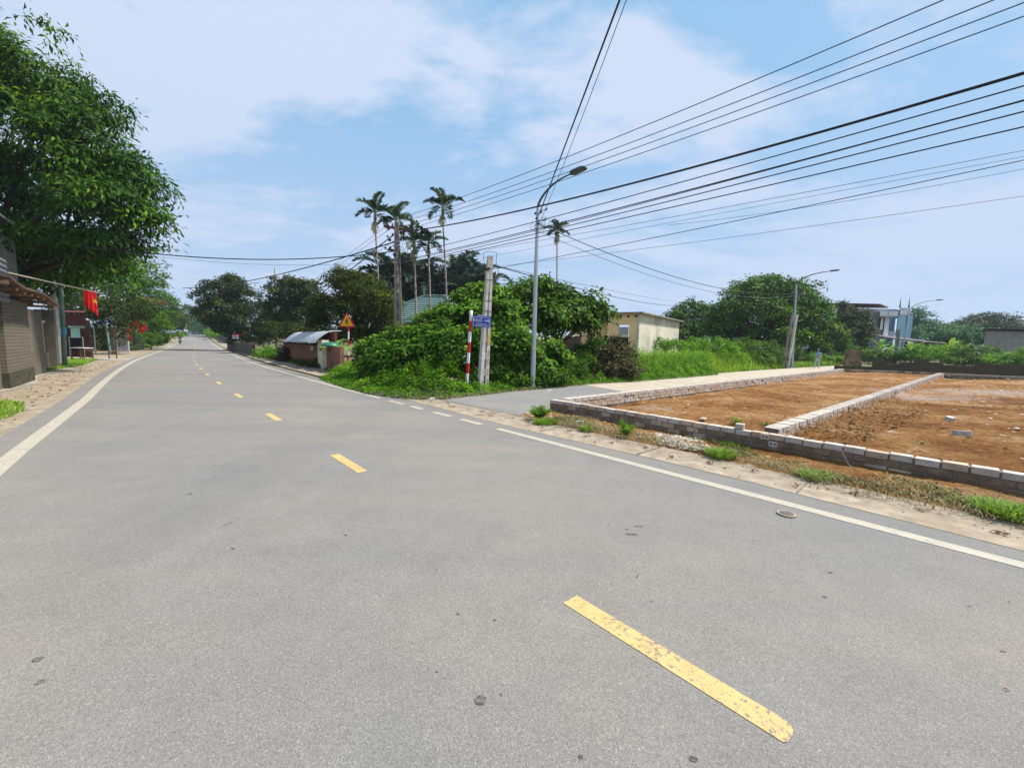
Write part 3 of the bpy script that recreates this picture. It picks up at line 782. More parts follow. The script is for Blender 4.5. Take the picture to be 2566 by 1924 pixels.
# ================================================================== BRICK FOUNDATION WALLS
def brick_course_wall(name, label, p0, p1, th, zb, courses, bl, bh, gap, zoff=0.0, header=False, mats=('brickw', 'brickm', 'brickd'), front_dark=False, side=1, jit=.008, group=None):
    """low wall of single laid bricks from p0 to p1; every brick is modelled, course tops follow the climbing ground"""
    d = (p1 - p0); Ld = d.length; d.normalize(); n = Vector((d.y, -d.x, 0)) * side
    t = thing(name, label, 'wall', (p0.x, p0.y, 0), 0, group)
    top, low = MB(), MB(); mo = MB(); holes = MB()
    rz = math.atan2(d.y, d.x)
    for c in range(courses):
        iz = courses - 1 - c                      # 0 = lowest
        off = (c % 2) * (bl + gap) * .5
        L = bl
        hd = header and c == 0
        if hd: L = bl * .46
        u = -off if not hd else 0.0
        while u < Ld:
            l = min(L, Ld - u); u0 = max(0, u); l = u + L - u0 if u < 0 else l
            if l > .03:
                mid = p0 + d * (u0 + l / 2)
                z = rise_l(mid) * 1.0 + zb + (iz + .5) * (bh + gap) + random.uniform(-jit, jit) * .8
                mbk = top if c == 0 else low
                dep = th + (random.uniform(-.006, .008) if c == 0 else random.uniform(-.012, .004))
                q = mid + n * (dep / 2 - th / 2) * 0 + n * (-th / 2) + n * random.uniform(-jit, jit)
                far = (mid - Vector((0, 0, 0))).length
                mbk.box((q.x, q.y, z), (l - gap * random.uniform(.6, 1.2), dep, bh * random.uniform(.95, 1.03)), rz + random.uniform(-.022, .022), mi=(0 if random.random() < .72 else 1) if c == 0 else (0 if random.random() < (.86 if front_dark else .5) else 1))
            u += L + (gap if not hd else gap * .7)
    nseg = max(1, int(Ld / 1.0))
    for i in range(nseg):
        a = p0 + d * (Ld * i / nseg); b = p0 + d * (Ld * (i + 1) / nseg); m_ = a.lerp(b, .5); q = m_ - n * (th / 2)
        h = courses * (bh + gap) - gap * 1.6
        mo.box((q.x, q.y, rise_l(m_) + zb + h / 2 - .04), (Ld / nseg + (.0 if i < nseg - 1 else 0), th - .022, h + .08), rz)
    o = top.build('top_course', [M[mats[0]], M[mats[1]]], t, world=True)
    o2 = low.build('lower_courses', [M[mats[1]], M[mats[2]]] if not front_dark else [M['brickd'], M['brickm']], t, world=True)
    for ob, w in ((o, .006), (o2, .006)):
        if Ld < 16:
            bv = ob.modifiers.new('b', 'BEVEL'); bv.width = w; bv.segments = 2; bv.limit_method = 'ANGLE'
    mo.build('mortar', M['mortar'], t, world=True)
    return t
BL = .225; BHT = .085; GAP = .011
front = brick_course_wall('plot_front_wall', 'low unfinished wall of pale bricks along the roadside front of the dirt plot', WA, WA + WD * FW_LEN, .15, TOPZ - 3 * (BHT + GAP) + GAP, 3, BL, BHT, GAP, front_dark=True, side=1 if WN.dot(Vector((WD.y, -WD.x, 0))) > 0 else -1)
# two bricks laid end-on show their hollow cores next to the divider
mb = MB(); mh = MB()
for (u, c) in ((0, 0), (.12, 1)):
    pj = WA + WD * ((PJ - WA).dot(WD) - .02 + u)
    z = TOPZ - (BHT) / 2 - c * (BHT + GAP)
    mb.box((pj.x + WN.x * .006, pj.y + WN.y * .006, z), (.12, .02, BHT * .98), math.atan2(WD.y, WD.x))
    for k in (-.026, .026):
        q = pj + WD * k + WN * .0175
        mh.tube([(q.x - WN.x * .01, q.y - WN.y * .01, z), (q.x + WN.x * .001, q.y + WN.y * .001, z)], .014, 10)
mb.build('header_brick', M['brickw'], front, world=True); mh.build_each('brick_core_hole', M['hole'], front, world=True)
LW = (PC - PA).length
brick_course_wall('plot_lane_wall', 'long low wall of pale bricks between the lane and the dirt plot', PA + U1 * .16, PC, .22, TOPZ - 3 * (BHT + GAP) + GAP, 3, .25, BHT, GAP, side=-1 if Vector((U1.y, -U1.x, 0)).dot(WD) > 0 else 1, mats=('brickw', 'brickw', 'brickm'))
DV = (PD - PJ).normalized()
brick_course_wall('plot_divider_wall', 'low wall of crosswise pale bricks dividing the dirt plot in two', PJ + DV * .17, PD, .23, TOPZ - 3 * (BHT + GAP) + GAP, 3, .24, BHT, GAP, header=True, side=1, mats=('brickw', 'brickw', 'brickm'))
BV = (PE - PC).normalized()
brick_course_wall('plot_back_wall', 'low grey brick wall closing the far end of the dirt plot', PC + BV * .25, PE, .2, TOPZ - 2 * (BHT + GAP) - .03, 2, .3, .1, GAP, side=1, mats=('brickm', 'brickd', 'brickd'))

# loose bricks
def loose_brick(label, px, py, z0, rz, sz=(.22, .105, .09), tilt=0.0, mat='brickw', holes=True):
    p = gp(px, py, z0)
    t = thing('loose_brick', label, 'brick', p, rz, 'loose bricks lying about the plot')
    mb = MB(); mb.box((0, 0, sz[2] / 2), sz, M=Matrix.Rotation(tilt, 3, 'X'))
    o = mb.build('brick_block', M[mat], t); bv = o.modifiers.new('b', 'BEVEL'); bv.width = .008; bv.segments = 2
    if holes:
        mh = MB()
        for k in (-.024, .024):
            mh.tube([(k, -sz[1] / 2 + .004, sz[2] / 2), (k, -sz[1] / 2 - .001, sz[2] / 2)], .012, 9)
        mh.build_each('brick_core_hole', M['hole'], t)
    return t
p = WA + WD * ((PJ - WA).dot(WD) - .42) - WN * .075
t = thing('loose_brick', 'half brick standing on top of the front wall left of the divider', 'brick', (p.x, p.y, TOPZ + .004), math.atan2(WD.y, WD.x) + .15, 'loose bricks lying about the plot')
o = MB().box((0, 0, .045), (.13, .11, .09)).build('brick_block', M['brickw'], t); bv = o.modifiers.new('b', 'BEVEL'); bv.width = .008
loose_brick('pale loose brick lying on the right plot, further of the two', 2379, 1055, .24, .5, tilt=.25)
loose_brick('pinkish broken brick lying on the right plot, nearer of the two', 2409, 1092, .22, -.2, tilt=-.15)
loose_brick('small brick fragment in the dirt of the left plot near the front wall', 1762, 1052, .235, .9, (.2, .1, .04), 0, 'brickm', False)

# ------------------------------------------------------------------ rubble, litter, gravel
def stones(name, n, region, rmin, rmax, mat, label, cat, zf, rnd=False):
    mb = MB(); ico = []
    for (x, y) in sample_poly(region, n):
        p = Vector((x, y, 0)); r = rmin + (rmax - rmin) * random.random() ** 3
        z = zf(p); vs = []
        M3 = Matrix.Rotation(random.random() * 6.3, 3, 'Z')
        pts = [(1, 0, 0), (.3, .9, 0), (-.8, .5, 0), (-.7, -.6, 0), (.4, -.85, 0), (.45, .1, .55), (-.3, .25, .5), (-.1, -.35, .6)]
        vs = [M3 @ Vector((a * r * random.uniform(.7, 1.2), b_ * r * random.uniform(.6, 1.1), c * r * random.uniform(.5, 1))) + Vector((x, y, z - r * .08)) for a, b_, c in pts]
        mb.add(vs, [(0, 1, 5), (1, 6, 5), (1, 2, 6), (2, 3, 6), (3, 7, 6), (3, 4, 7), (4, 0, 5), (4, 5, 7), (5, 6, 7)])
    o = mb.build(name, mat); tag(o, label, cat, kind='stuff'); return o
vreg = [WA + WN * .1 - WD * .2, WA + WD * 12 + WN * .1, rc((WA + WD * 12 - RP0).dot(rdir(0)), 4.4), rc((WA - WD * .2 - RP0).dot(rdir(0)), 4.4)]
stones('rubble', 1500, vreg, .008, .05, M['brickm'], 'pale stone chips scattered over the orange verge', 'rubble', lambda p: .035)
gravreg = [g(1640, 1090), g(1750, 1105), g(1800, 1145), g(1650, 1120)]
stones('gravel_patch', 900, gravreg, .012, .045, M['brickw'], 'patch of pale gravel below the front wall', 'gravel', lambda p: .05)
preg = [PA + WD * .5, PC + WD * .5, PC + WD * 16, PA + WD * 14]
stones('plot_rubble', 1500, preg, .012, .075, M['brickm'], 'bits of broken brick scattered over the plot', 'rubble', lambda p: rise_l(p) + .19)
hpr = [PJ + DV * .3 + Vector((DV.y, -DV.x, 0)) * .05, PJ + DV * 8, PJ + DV * 8 + Vector((DV.y, -DV.x, 0)) * 1.2, PJ + DV * .3 + Vector((DV.y, -DV.x, 0)) * 1.0]
stones('soil_clods', 1600, hpr, .015, .06, M['soil'], 'loose clods of red soil heaped against the divider', 'soil', lambda p: rise_l(p) + .23)
stones('plot_clods', 4200, preg, .01, .05, M['soil'], 'small clods of earth all over the plot', 'soil', lambda p: rise_l(p) + .185)
strg = [rc(-9, 3.6), rc(9.5, 3.6), rc(9.5, 4.3), rc(-9, 4.3)]
stones('strip_grit', 700, strg, .004, .02, M['brickd'], 'grit and crumbs of brick on the drain strip', 'grit', lambda p: .016)
creg = [rc(34, 4.0), rc(22, 4.1), rc(22, 5.6), rc(34, 5.8)]
stones('rubble_by_gate', 260, creg, .02, .09, M['brickw'], 'broken white rubble on the shoulder by the brick yard', 'rubble', lambda p: 0.0)
# fallen leaves and crumbs on drain strip, apron and road
def litter(name, n, gen, L, mat, label, cat):
    P = np.array([gen() for _ in range(n)]); m = len(P)
    D = unit(np.stack([RNG.normal(size=m), RNG.normal(size=m), RNG.normal(0, .12, m)], 1)); Nn = np.tile([0, 0, 1.0], (m, 1)) + RNG.normal(0, .25, (m, 3))
    o = link_mesh(leaf_mesh(name, P, D, Nn, L * RNG.uniform(.5, 1.4, m), L * .45 * RNG.uniform(.6, 1.2, m), RNG.random(m), .18), name, mat)
    tag(o, label, cat, kind='stuff')
M['lf_brown'] = leafmat('fallen_leaf', (.05, .018, .01), (.11, .045, .02), (.19, .1, .04), .1)
def _d():
    s = -4 + random.random() * 14
    q = rc(s, 3.9 + random.uniform(-.35, .35), .026); return tuple(q)
def _d2():
    c = random.choice(range(36)); s = -6 + c * .52 + random.uniform(-.03, .03)
    q = rc(s, 3.87 + .12 * math.sin(c * 2.3) + random.uniform(-.05, .05), .024 + random.random() * .012); return tuple(q)
litter('fallen_leaves', 70, _d, .06, M['lf_brown'], 'dry brown leaves lying on the drain strip', 'leaves')
litter('leaf_clumps', 330, _d2, .055, M['lf_brown'], 'small dark clumps of dead leaves spaced along the drain strip', 'leaves')
def _d3():
    s = 4 + random.random() * 30; return tuple(rc(s, -3.7 - random.random() ** 1.4 * 3.0, .014))
litter('apron_leaves', 420, _d3, .1, M['lf_brown'], 'brown leaves strewn over the apron at left', 'leaves')
def _d4():
    s = -1 + random.random() ** 1.5 * 26; tl = random.uniform(-3.0, 3.2); return tuple(rc(s, tl, .02 * (1 + tl / 3.67 if tl < 0 else 1 - tl / 3.48) + .006))
litter('road_crumbs', 60, _d4, .022, M['lf_brown'], 'tiny leaf crumbs scattered on the road', 'leaves')

# manhole cover
p = g(1971, 1286, .02)
t = thing('manhole_cover', 'small round iron cover set in the road beside the white line', 'manhole', (p.x, p.y, .0))
MB().tube([(0, 0, 0), (0, 0, .0235)], [.062, .062], 28).build('cover_plate', basic('iron_cover', (.11, .095, .085), .7, .3, var=.3, scale=30), t)
MB().tube([(0, 0, 0), (0, 0, .0215)], [.082, .082], 28).build('cover_rim', M['gutter'], t)
# ================================================================== POLES, LAMPS, SIGNS
LANE_N = Vector((LV.y, -LV.x, 0))                 # across the lane, towards the plot
def lamp_post(label, base, hp, arm, rise_a, r0, r1, adir, group='street lamps', lean=(0, 0), mat='galv', detail=True):
    t = thing('street_lamp', label, 'street lamp', base, 0, group)
    top = Vector((lean[0], lean[1], hp))
    MB().tube([(0, 0, .012), tuple(top * .5), tuple(top)], [r0, (r0 + r1) / 2, r1], 8).build('pole', M[mat], t, smooth=False)
    fl = MB(); fl.box((0, 0, .01), (r0 * 4.2, r0 * 4.2, .02))
    if detail:
        for sx in (-1, 1):
            for sy in (-1, 1):
                fl.tube([(sx * r0 * 1.6, sy * r0 * 1.6, .02), (sx * r0 * 1.6, sy * r0 * 1.6, .07)], .014, 6)
                fl.prism([(0, 0, .02), (sx * r0 * 1.9, sy * r0 * 1.9, .02), (0, 0, .26)], (.006, -.006 * sx * sy, 0))
    fl.build('base_flange', M[mat], t)
    a = Vector((adir.x, adir.y, 0)).normalized(); pts = []; rr = []
    n = 12
    for k in range(n + 1):
        f = k / n
        x = arm * (f ** 1.45 * .95 + .05 * f); z = rise_a * math.sin(f * math.pi / 2) ** .85
        pts.append(top + a * x + Vector((0, 0, z))); rr.append(r1 * (.82 - .38 * f))
    MB().tube(pts, rr, 8).build('arm', M['galv_dark' if detail else mat], t, smooth=True)
    e = pts[-1]; dr = (pts[-1] - pts[-3]).normalized(); s = a.cross(Vector((0, 0, 1))); up = s.cross(dr).normalized()
    if up.z < 0: up = -up
    L, w, h = .62, .3, .085
    prof = [(0, .3, .5), (.08, .55, .9), (.2, .95, 1), (.75, 1, .8), (.95, .85, .45), (1, .6, .3)]
    vs, fs = [], []
    for (f, ww, hh) in prof:
        c = e + dr * (f * L - .04)
        for (sx, uy) in ((-1, -.3), (1, -.3), (.8, .7), (-.8, .7)):
            vs.append(c + s * (sx * w / 2 * ww) + up * (uy * h * hh))
    for i in range(len(prof) - 1):
        for k in range(4): fs.append((i * 4 + k, i * 4 + (k + 1) % 4, i * 4 + 4 + (k + 1) % 4, i * 4 + 4 + k))
    fs.append((0, 1, 2, 3)); m_ = (len(prof) - 1) * 4; fs.append((m_, m_ + 1, m_ + 2, m_ + 3))
    hb = MB(); hb.add(vs, fs); hb.build('lamp_head', M['galv_dark'], t)
    c = e + dr * (L * .52) - up * (h * .3 + .004)
    lb = MB(); lb.prism([c - dr * .2 - s * .11, c + dr * .2 - s * .11, c + dr * .2 + s * .11, c - dr * .2 + s * .11], -up * .008)
    lb.build('lamp_lens', M['lamp_lens'], t)
    return t
def z_on(p, py, px):   # height of the point above p that appears on row py
    q = at(px, py, p.y); return q.z
b1 = g(1334, 977); b1.z = 0
top1 = at(1352, 520, b1.y)
lamp1 = lamp_post('tall galvanised street lamp at the lane corner, nearest of the lamps, hung with cables', (b1.x, b1.y, 0), top1.z, 1.45, at(1425, 440, b1.y - 1.0).z - top1.z + .02, .1, .052, LANE_N, lean=(top1.x - b1.x - .06, 0))
mb = MB()
for k, (dx, dz) in enumerate(((-.16, -.25), (.05, -.2), (.2, -.45), (-.05, -.6), (.22, -.1), (-.12, -.42))):
    c = Vector((top1.x - b1.x + dx, -.05, top1.z + dz))
    mb.tube([c, c + Vector((.03, 0, .06))], .03, 7)
    mb.tube([(top1.x - b1.x, -.02, c.z), tuple(c)], .012, 5)
mb.build_each('cable_clamp', M['cable'], lamp1)
mb = MB()
for k in range(5):
    a0 = random.random() * 6; r = random.uniform(.12, .25); c = Vector((top1.x - b1.x + random.uniform(-.1, .18), -.05, top1.z - random.uniform(.2, .7)))
    mb.tube([c + Vector((math.cos(a0 + q * .7) * r, 0, math.sin(a0 + q * .7) * r * .8)) for q in range(9)], .007, 4, cap=False)
mb.build('cable_loop', M['cable'], lamp1)
def ledge(px, py_, D):
    p = at(px, py_, D); return p
# second lamp further up the lane
DL2 = gp(1984, 921, 0); 
t2 = at(2004, 712, DL2.y)
lamp2 = lamp_post('galvanised street lamp up the lane beside the walking man, leaning slightly right', DL2, t2.z - DL2.z, 2.05, at(2060, 682, DL2.y - 1.1).z - t2.z, .1, .06, LANE_N, lean=(t2.x - DL2.x - .25, 0))
D3 = Vector((*[at(2258, 893, 46).x, 46], rise_l((45, 46))))
t3 = at(2278, 778, 46)
lamp_post('slim far street lamp in front of the light blue house', D3, t3.z - D3.z, 2.0, 1.0, .09, .055, LANE_N, lean=(.3, 0), detail=False)
D4 = Vector((at(2418, 868, 66).x, 66, rise_l((66, 66))))
t4 = at(2424, 810, 66)
lamp_post('smallest far street lamp left of the grey block building', D4, t4.z - D4.z, 2.4, 1.2, .09, .055, LANE_N, detail=False)

def lattice_pole(name, label, base, h, w0, w1, d0, d1, rz, mat, slots, lean=(0, 0), group=None, zslot=.35, solid_from=1e9, cat='utility pole'):
    """precast concrete pole: two legs joined by rungs, with open windows between them"""
    t = thing(name, label, cat, base, rz, group)
    def wd(z): f = z / h; return w0 + (w1 - w0) * f, d0 + (d1 - d0) * f
    def off(z): return Vector((lean[0] * z / h, lean[1] * z / h, 0))
    mb = MB(); zs = [0, h]
    for sg in (-1, 1):
        vs = []
        for z in (-.3, h):
            w, d = wd(max(z, 0)); o = off(max(z, 0)); lw = w * .39
            x0, x1 = (sg * w / 2, sg * (w / 2 - lw))
            for x, y in ((x0, -d / 2), (x1, -d / 2), (x1, d / 2), (x0, d / 2)): vs.append(o + Vector((x, y, z)))
        mb.add(vs, [(0, 1, 2, 3), (4, 5, 6, 7), (0, 1, 5, 4), (1, 2, 6, 5), (2, 3, 7, 6), (3, 0, 4, 7)])
    mb.build('pole_leg', M[mat], t)
    rb = MB(); n = slots; z = 0
    for i in range(n):
        za = h * i / n; zb = h * (i + 1) / n; zo = za + (zb - za) * (.42 if za < solid_from else 1.0)
        w, d = wd((za + zo) / 2); o = off((za + zo) / 2)
        rb.box((o.x, o.y, (za + zo) / 2), (w * .42, d * .72, zo - za))
    rb.build_each('pole_rung', M[mat], t)
    cp = MB(); w, d = wd(h); o = off(h); cp.box((o.x, o.y, h + .02), (w * 1.02, d * 1.02, .05)); cp.build('pole_cap', M[mat], t)
    return t
# pole with the red 3S2 marks
b = g(1208, 982); tp = at(1228, 646, b.y); PH = tp.z
rz3 = R(28)
pole3 = lattice_pole('concrete_pole', 'pale precast concrete pole at the corner, hand-painted 3S2, leaning slightly right', (b.x, b.y, 0), PH, .34, .17, .26, .15, rz3, 'concrete', 8, lean=((tp.x - b.x) * math.cos(rz3), -(tp.x - b.x) * math.sin(rz3)), group='precast concrete poles', solid_from=3.2)
XM = XF[pole3.name]
nf = Vector((0, -1, 0))
def on_pole(txt, z, size, mat, name, body=True):
    f = z / PH; d = .26 + (.15 - .26) * f; w = .34 + (.17 - .34) * f
    o = Vector(((tp.x - b.x) * math.cos(rz3), -(tp.x - b.x) * math.sin(rz3), 0)) * f
    # marks go on the broad right leg, facing the road
    Mx = Matrix.Translation((o.x + w * .35, o.y - d / 2 - .012, z)) @ Matrix.Rotation(R(90), 4, 'X')
    return Mx, o, w, d
for ch, z in (('3', 1.32), ('S', 1.02), ('2', .68), ('2', .36)):
    Mx, o, w, d = on_pole(ch, z, .3, 'red_ink', 'mark')
    text_obj(ch, 'painted_mark', .3, M['red_ink'], pole3, Mx, .002, sx=.45)
yb = MB(); Mx, o, w, d = on_pole('', 1.83, 0, '', ''); yb.box((o.x + w * .35, o.y - d / 2 - .004, 1.8), (w * .3, .014, .34)); yb.build('yellow_band', M['yellow_faded'], pole3)
# wire straps around the head
mb = MB()
for z in (PH - .35, PH - .72, PH - 1.75, 3.05):
    f = z / PH; w = .34 + (.17 - .34) * f; d = .26 + (.15 - .26) * f; o = Vector(((tp.x - b.x) * math.cos(rz3), -(tp.x - b.x) * math.sin(rz3), 0)) * f
    pts = [(o.x + sx * (w / 2 + .006), o.y + sy * (d / 2 + .006), z + random.uniform(-.01, .01)) for sx, sy in ((-1, -1), (1, -1), (1, 1), (-1, 1), (-1, -1))]
    mb.tube(pts, .007, 4)
mb.build_each('wire_strap', M['cable'], pole3)
mb = MB(); q = Vector(((tp.x - b.x) * math.cos(rz3), -(tp.x - b.x) * math.sin(rz3), 0))
mb.tube([q + Vector(v) for v in ((-.06, -.1, PH - .5), (-.25, -.1, PH - .25), (-.3, -.1, PH + .1), (-.1, -.1, PH + .18), (.2, -.1, PH + .16), (.17, -.1, PH - .1), (.28, -.1, PH - .45), (.2, -.1, PH - .6))], .009, 5)
mb.tube([q + Vector(v) for v in ((-.18, -.08, PH - .42), (-.05, -.08, PH - .36))], .04, 6)
mb.build('cable_loop', M['cable'], pole3)
# prop pipe behind the pole
pb = g(1243, 968); pt = at(1228, 838, pb.y - .1)
t = thing('prop_pipe', 'thin grey metal pipe propped behind the 3S2 concrete pole', 'pipe', (pb.x, pb.y, 0))
MB().tube([(0, 0, -.1), (pt.x - pb.x, -.1, pt.z)], .035, 10).build('pipe_body', M['galv'], t, smooth=True)
# small red house-number style plate tied to the pole
t = thing('number_plate', 'small faded red and white plate tied to the concrete pole over the blue sign', 'plate', at(1206, 797, b.y - .16), R(10))
MB().box((0, 0, 0), (.27, .012, .2)).build('plate_board', M['post_white'], t)
MB().box((0, -.0075, .005), (.25, .004, .1)).build('plate_band', M['pink_sign'], t)
text_obj('118', 'plate_text', .085, M['white_sign'], t, Matrix.Translation((-.01, -.011, .005)) @ Matrix.Rotation(R(90), 4, 'X'))

# street-name post
sb = at(1168, 985, 13.2); st = at(1181, 778, sb.y); sb0 = at(1170, 955, 13.2); ln_k = (st.x - sb0.x) / (st.z - sb0.z); sb = Vector((st.x - ln_k * st.z, 13.2, 0)); HS = st.z; ln = st.x - sb.x
t = thing('street_name_sign', 'blue street-name board on a red and white banded post beside the concrete pole', 'street sign', (sb.x, sb.y, 0))
seg = [(0, .3, 'rust')]; zz = .3; k = 0; nb = 7; hb = (HS - .3) / nb
for i in range(nb):
    z0 = .3 + i * hb; z1 = z0 + hb
    MB().tube([(ln * z0 / HS, 0, z0), (ln * z1 / HS, 0, z1)], .052, 14, cap=(i == nb - 1)).build('post_band', M['post_white' if i % 2 == 0 else 'red_paint'], t, smooth=True)
MB().tube([(0, 0, -.2), (ln * .3 / HS, 0, .3)], .05, 12).build('post_foot', M['rust'], t, smooth=True)
c = at(1206.5, 806, sb.y - .02) - Vector((sb.x, sb.y, 0)); bw_ = .62; bh_ = .36
rzs = R(-7)
Rm = Matrix.Translation(c) @ Matrix.Rotation(rzs, 4, 'Z') @ Matrix.Rotation(R(2.5), 4, 'Y')
def boxM(mbb, M4, s, cc=(0, 0, 0)):
    h = [x / 2 for x in s]; vs = []
    for z in (-h[2], h[2]):
        for x, y in ((-h[0], -h[1]), (h[0], -h[1]), (h[0], h[1]), (-h[0], h[1])): vs.append(M4 @ Vector((cc[0] + x, cc[1] + y, cc[2] + z)))
    mbb.add(vs, [(3, 2, 1, 0), (4, 5, 6, 7), (0, 1, 5, 4), (1, 2, 6, 5), (2, 3, 7, 6), (3, 0, 4, 7)])
m_ = MB(); boxM(m_, Rm, (bw_, .018, bh_)); m_.build('sign_board', M['sign_blue'], t)
m_ = MB()
for (cx_, cz_, sx, sz) in ((0, bh_ / 2 - .04, bw_ - .08, .014), (0, -bh_ / 2 + .04, bw_ - .08, .014), (-bw_ / 2 + .04, 0, .014, bh_ - .094), (bw_ / 2 - .04, 0, .014, bh_ - .094)):
    boxM(m_, Rm, (sx, .004, sz), (cx_, -.0125, cz_))
m_.build('sign_border', M['white_sign'], t)
text_obj('NGÕ 146', 'sign_text', .14, M['white_sign'], t, Rm @ Matrix.Translation((.0, -.013, .035)) @ Matrix.Rotation(R(90), 4, 'X'), .002, sx=.92)
text_obj('ĐƯỜNG P18', 'sign_text', .065, M['white_sign'], t, Rm @ Matrix.Translation((.0, -.013, -.085)) @ Matrix.Rotation(R(90), 4, 'X'), .002)

# warning triangle
wb = g(871, 925); wt = at(873, 786, wb.y); HW = at(873, 790, wb.y).z
t = thing('warning_sign', 'yellow triangular warning sign with red border on a red and white banded post', 'road sign', (wb.x, wb.y, 0))
nb = 6; hb = (HW - .35) / nb
ln = wt.x - wb.x
for i in range(nb):
    z0 = .35 + i * hb; z1 = z0 + hb
    MB().tube([(ln * z0 / HW, .05, z0), (ln * z1 / HW, .05, z1)], .045, 12, cap=(i == nb - 1)).build('post_band', M['red_paint' if i % 2 == 0 else 'post_white'], t, smooth=True)
MB().tube([(0, .05, -.2), (0, .05, .35)], .045, 12).build('post_foot', M['rust'], t, smooth=True)
kx = wb.y / FOC
tw = 42 * kx; th_ = 38 * kx; cz = at(872, 820, wb.y).z + .12 + th_ * .12
def tri(s): return [(-tw / 2 * s, 0, cz - th_ * .12 - th_ * .333 * (s - 1) - .0), (tw / 2 * s, 0, cz - th_ * .12 - th_ * .333 * (s - 1)), (0, 0, cz - th_ * .12 + th_ * (s + (1 - s) / 3) * 1.0)]
def tri2(s, y):
    cen = Vector((0, y, cz - th_ * .12 + th_ / 3)); P = [Vector((-tw / 2, y, cz - th_ * .12)), Vector((tw / 2, y, cz - th_ * .12)), Vector((0, y, cz - th_ * .12 + th_))]
    out = []
    for i in range(3):     # rounded corners
        a = P[i]; p_ = P[i - 1]; n_ = P[(i + 1) % 3]
        for f in ((p_ - a).normalized() * .05, (p_ - a).normalized() * .015 + (n_ - a).normalized() * .015, (n_ - a).normalized() * .05): out.append(a + f)
    return [cen + (q - cen) * s for q in out]
dz = at(872, 838, wb.y).z - (cz)
MB().prism([q + Vector((0, 0, -.12)) for q in tri2(1, 0)], (0, .015, 0)).build('sign_rim', M['red_paint'], t)
MB().prism([q + Vector((0, 0, -.12)) for q in tri2(.78, -.004)], (0, .003, 0)).build('sign_face', M['sign_yellow'], t)
mb = MB(); zc_ = cz - .12 - th_ * .12 + th_ * .36
mb.box((.0, -.009, zc_), (.075, .006, .28)); mb.box((-.06, -.009, zc_ - .0), (.06, .006, .04)); mb.prism([(-.03, -.012, zc_ + .14), (.03, -.012, zc_ + .14), (0, -.012, zc_ + .2)], (0, .006, 0))
mb.build('junction_symbol', M['black'], t)

# big lattice power pole behind the vines
DE = 19.0
eb = at(1001, 950, DE); ez = at(994, 562, DE)
pole_e = lattice_pole('power_pole', 'tall dark weathered lattice power pole rising out of the vines, with steel crossarm', (eb.x, DE, 0), ez.z, .46, .2, .34, .18, R(12), 'concrete_old', 12, lean=(ez.x - eb.x, 0), group='precast concrete poles', solid_from=5.6)
def ep(px, py): 
    q = at(px, py, DE); return Vector((q.x - eb.x, 0, q.z))
mb = MB()
mb.box(tuple(ep(995, 573)), (1.2, .09, .09), R(-10), M=Matrix.Rotation(R(-8), 3, 'Z') @ Matrix.Rotation(R(7), 3, 'Y'))
mb.box(tuple(ep(985, 628)), (.5, .08, .07)); mb.box(tuple(ep(985, 660)), (.5, .08, .07), R(20))
mb.build_each('crossarm', M['rust'], pole_e)
mb = MB()
for (x, y) in ((964, 565), (984, 568), (1008, 572), (1023, 578)):
    q = ep(x, y); mb.tube([q, q + Vector((0, 0, .05)), q + Vector((0, 0, .13))], [.05, .035, .02], 8)
mb.build_each('insulator', M['cable'], pole_e)
mb = MB()
for (x, y) in ((973, 596), (985, 590), (978, 604), (1006, 584), (980, 622), (968, 625), (984, 630), (990, 640), (978, 626)):
    q = ep(x, y); mb.sphere(tuple(q + Vector((0, -.12, 0))), random.uniform(.05, .1), 7, 5)
for k in range(9):
    a, c = ep(random.uniform(990, 1018), random.uniform(595, 640)), ep(random.uniform(990, 1012), random.uniform(640, 720)); m_ = a.lerp(c, .5) + Vector((random.uniform(-.1, .2), -.15, 0))
    mb.tube([a + Vector((0, -.15, 0)), m_, c + Vector((0, -.15, 0))], .011, 4, cap=False)
mb.build('cable_bundle', M['cable'], pole_e)
mb = MB()
for y in (607, 617, 692, 660):
    q = ep(994, y); mb.box((q.x, q.y, q.z), (.34, .26, .03))
mb.build_each('pole_band', M['galv'], pole_e)
# short concrete stub and box at its foot
q = at(1004, 820, DE - .5)
t = thing('meter_post', 'short pale concrete post and box at the foot of the lattice power pole', 'post', (q.x, q.y, 0))
MB().box((-.35, 0, q.z / 2), (.12, .12, q.z)).box((.25, 0, q.z / 2), (.3, .15, q.z)).build_each('post_body', M['concrete'], t)

# paired concrete poles by the second lamp
p2 = gp(1965, 921, 0); tt = at(1986, 790, p2.y)
for k, (px, lab) in enumerate(((1962, 'leaning grey precast pole beside the second street lamp, left one with yellow band'), (1973, 'leaning pale precast pole squeezed between the left pole and the second street lamp'))):
    q = gp(px, 921, 0); tq = at(px + 24, 790, q.y)
    t = lattice_pole('concrete_pole', lab, q, tq.z - q.z, .22, .16, .17, .13, R(38), 'concrete' if k else 'concrete_old', 8, lean=((tq.x - q.x) * math.cos(R(38)), -(tq.x - q.x) * math.sin(R(38))), group='precast concrete poles', solid_from=2.6)
    if k == 0:
        MB().box((.07, -.095, 1.45), (.1, .012, .4)).build('yellow_band', M['yellow_faded'], t)
# leaning pole stump by the far lamp
q = at(2243, 893, 44); tt = at(2250, 826, 44)
t = thing('leaning_post', 'broken dark post leaning beside the slim far street lamp', 'post', (q.x, 44, rise_l(q)))
MB().tube([(0, 0, -.2), (.1, 0, 1.2), (tt.x - q.x + .1, 0, tt.z - rise_l(q))], [.17, .15, .13], 7).build('post_body', M['concrete_old'], t)
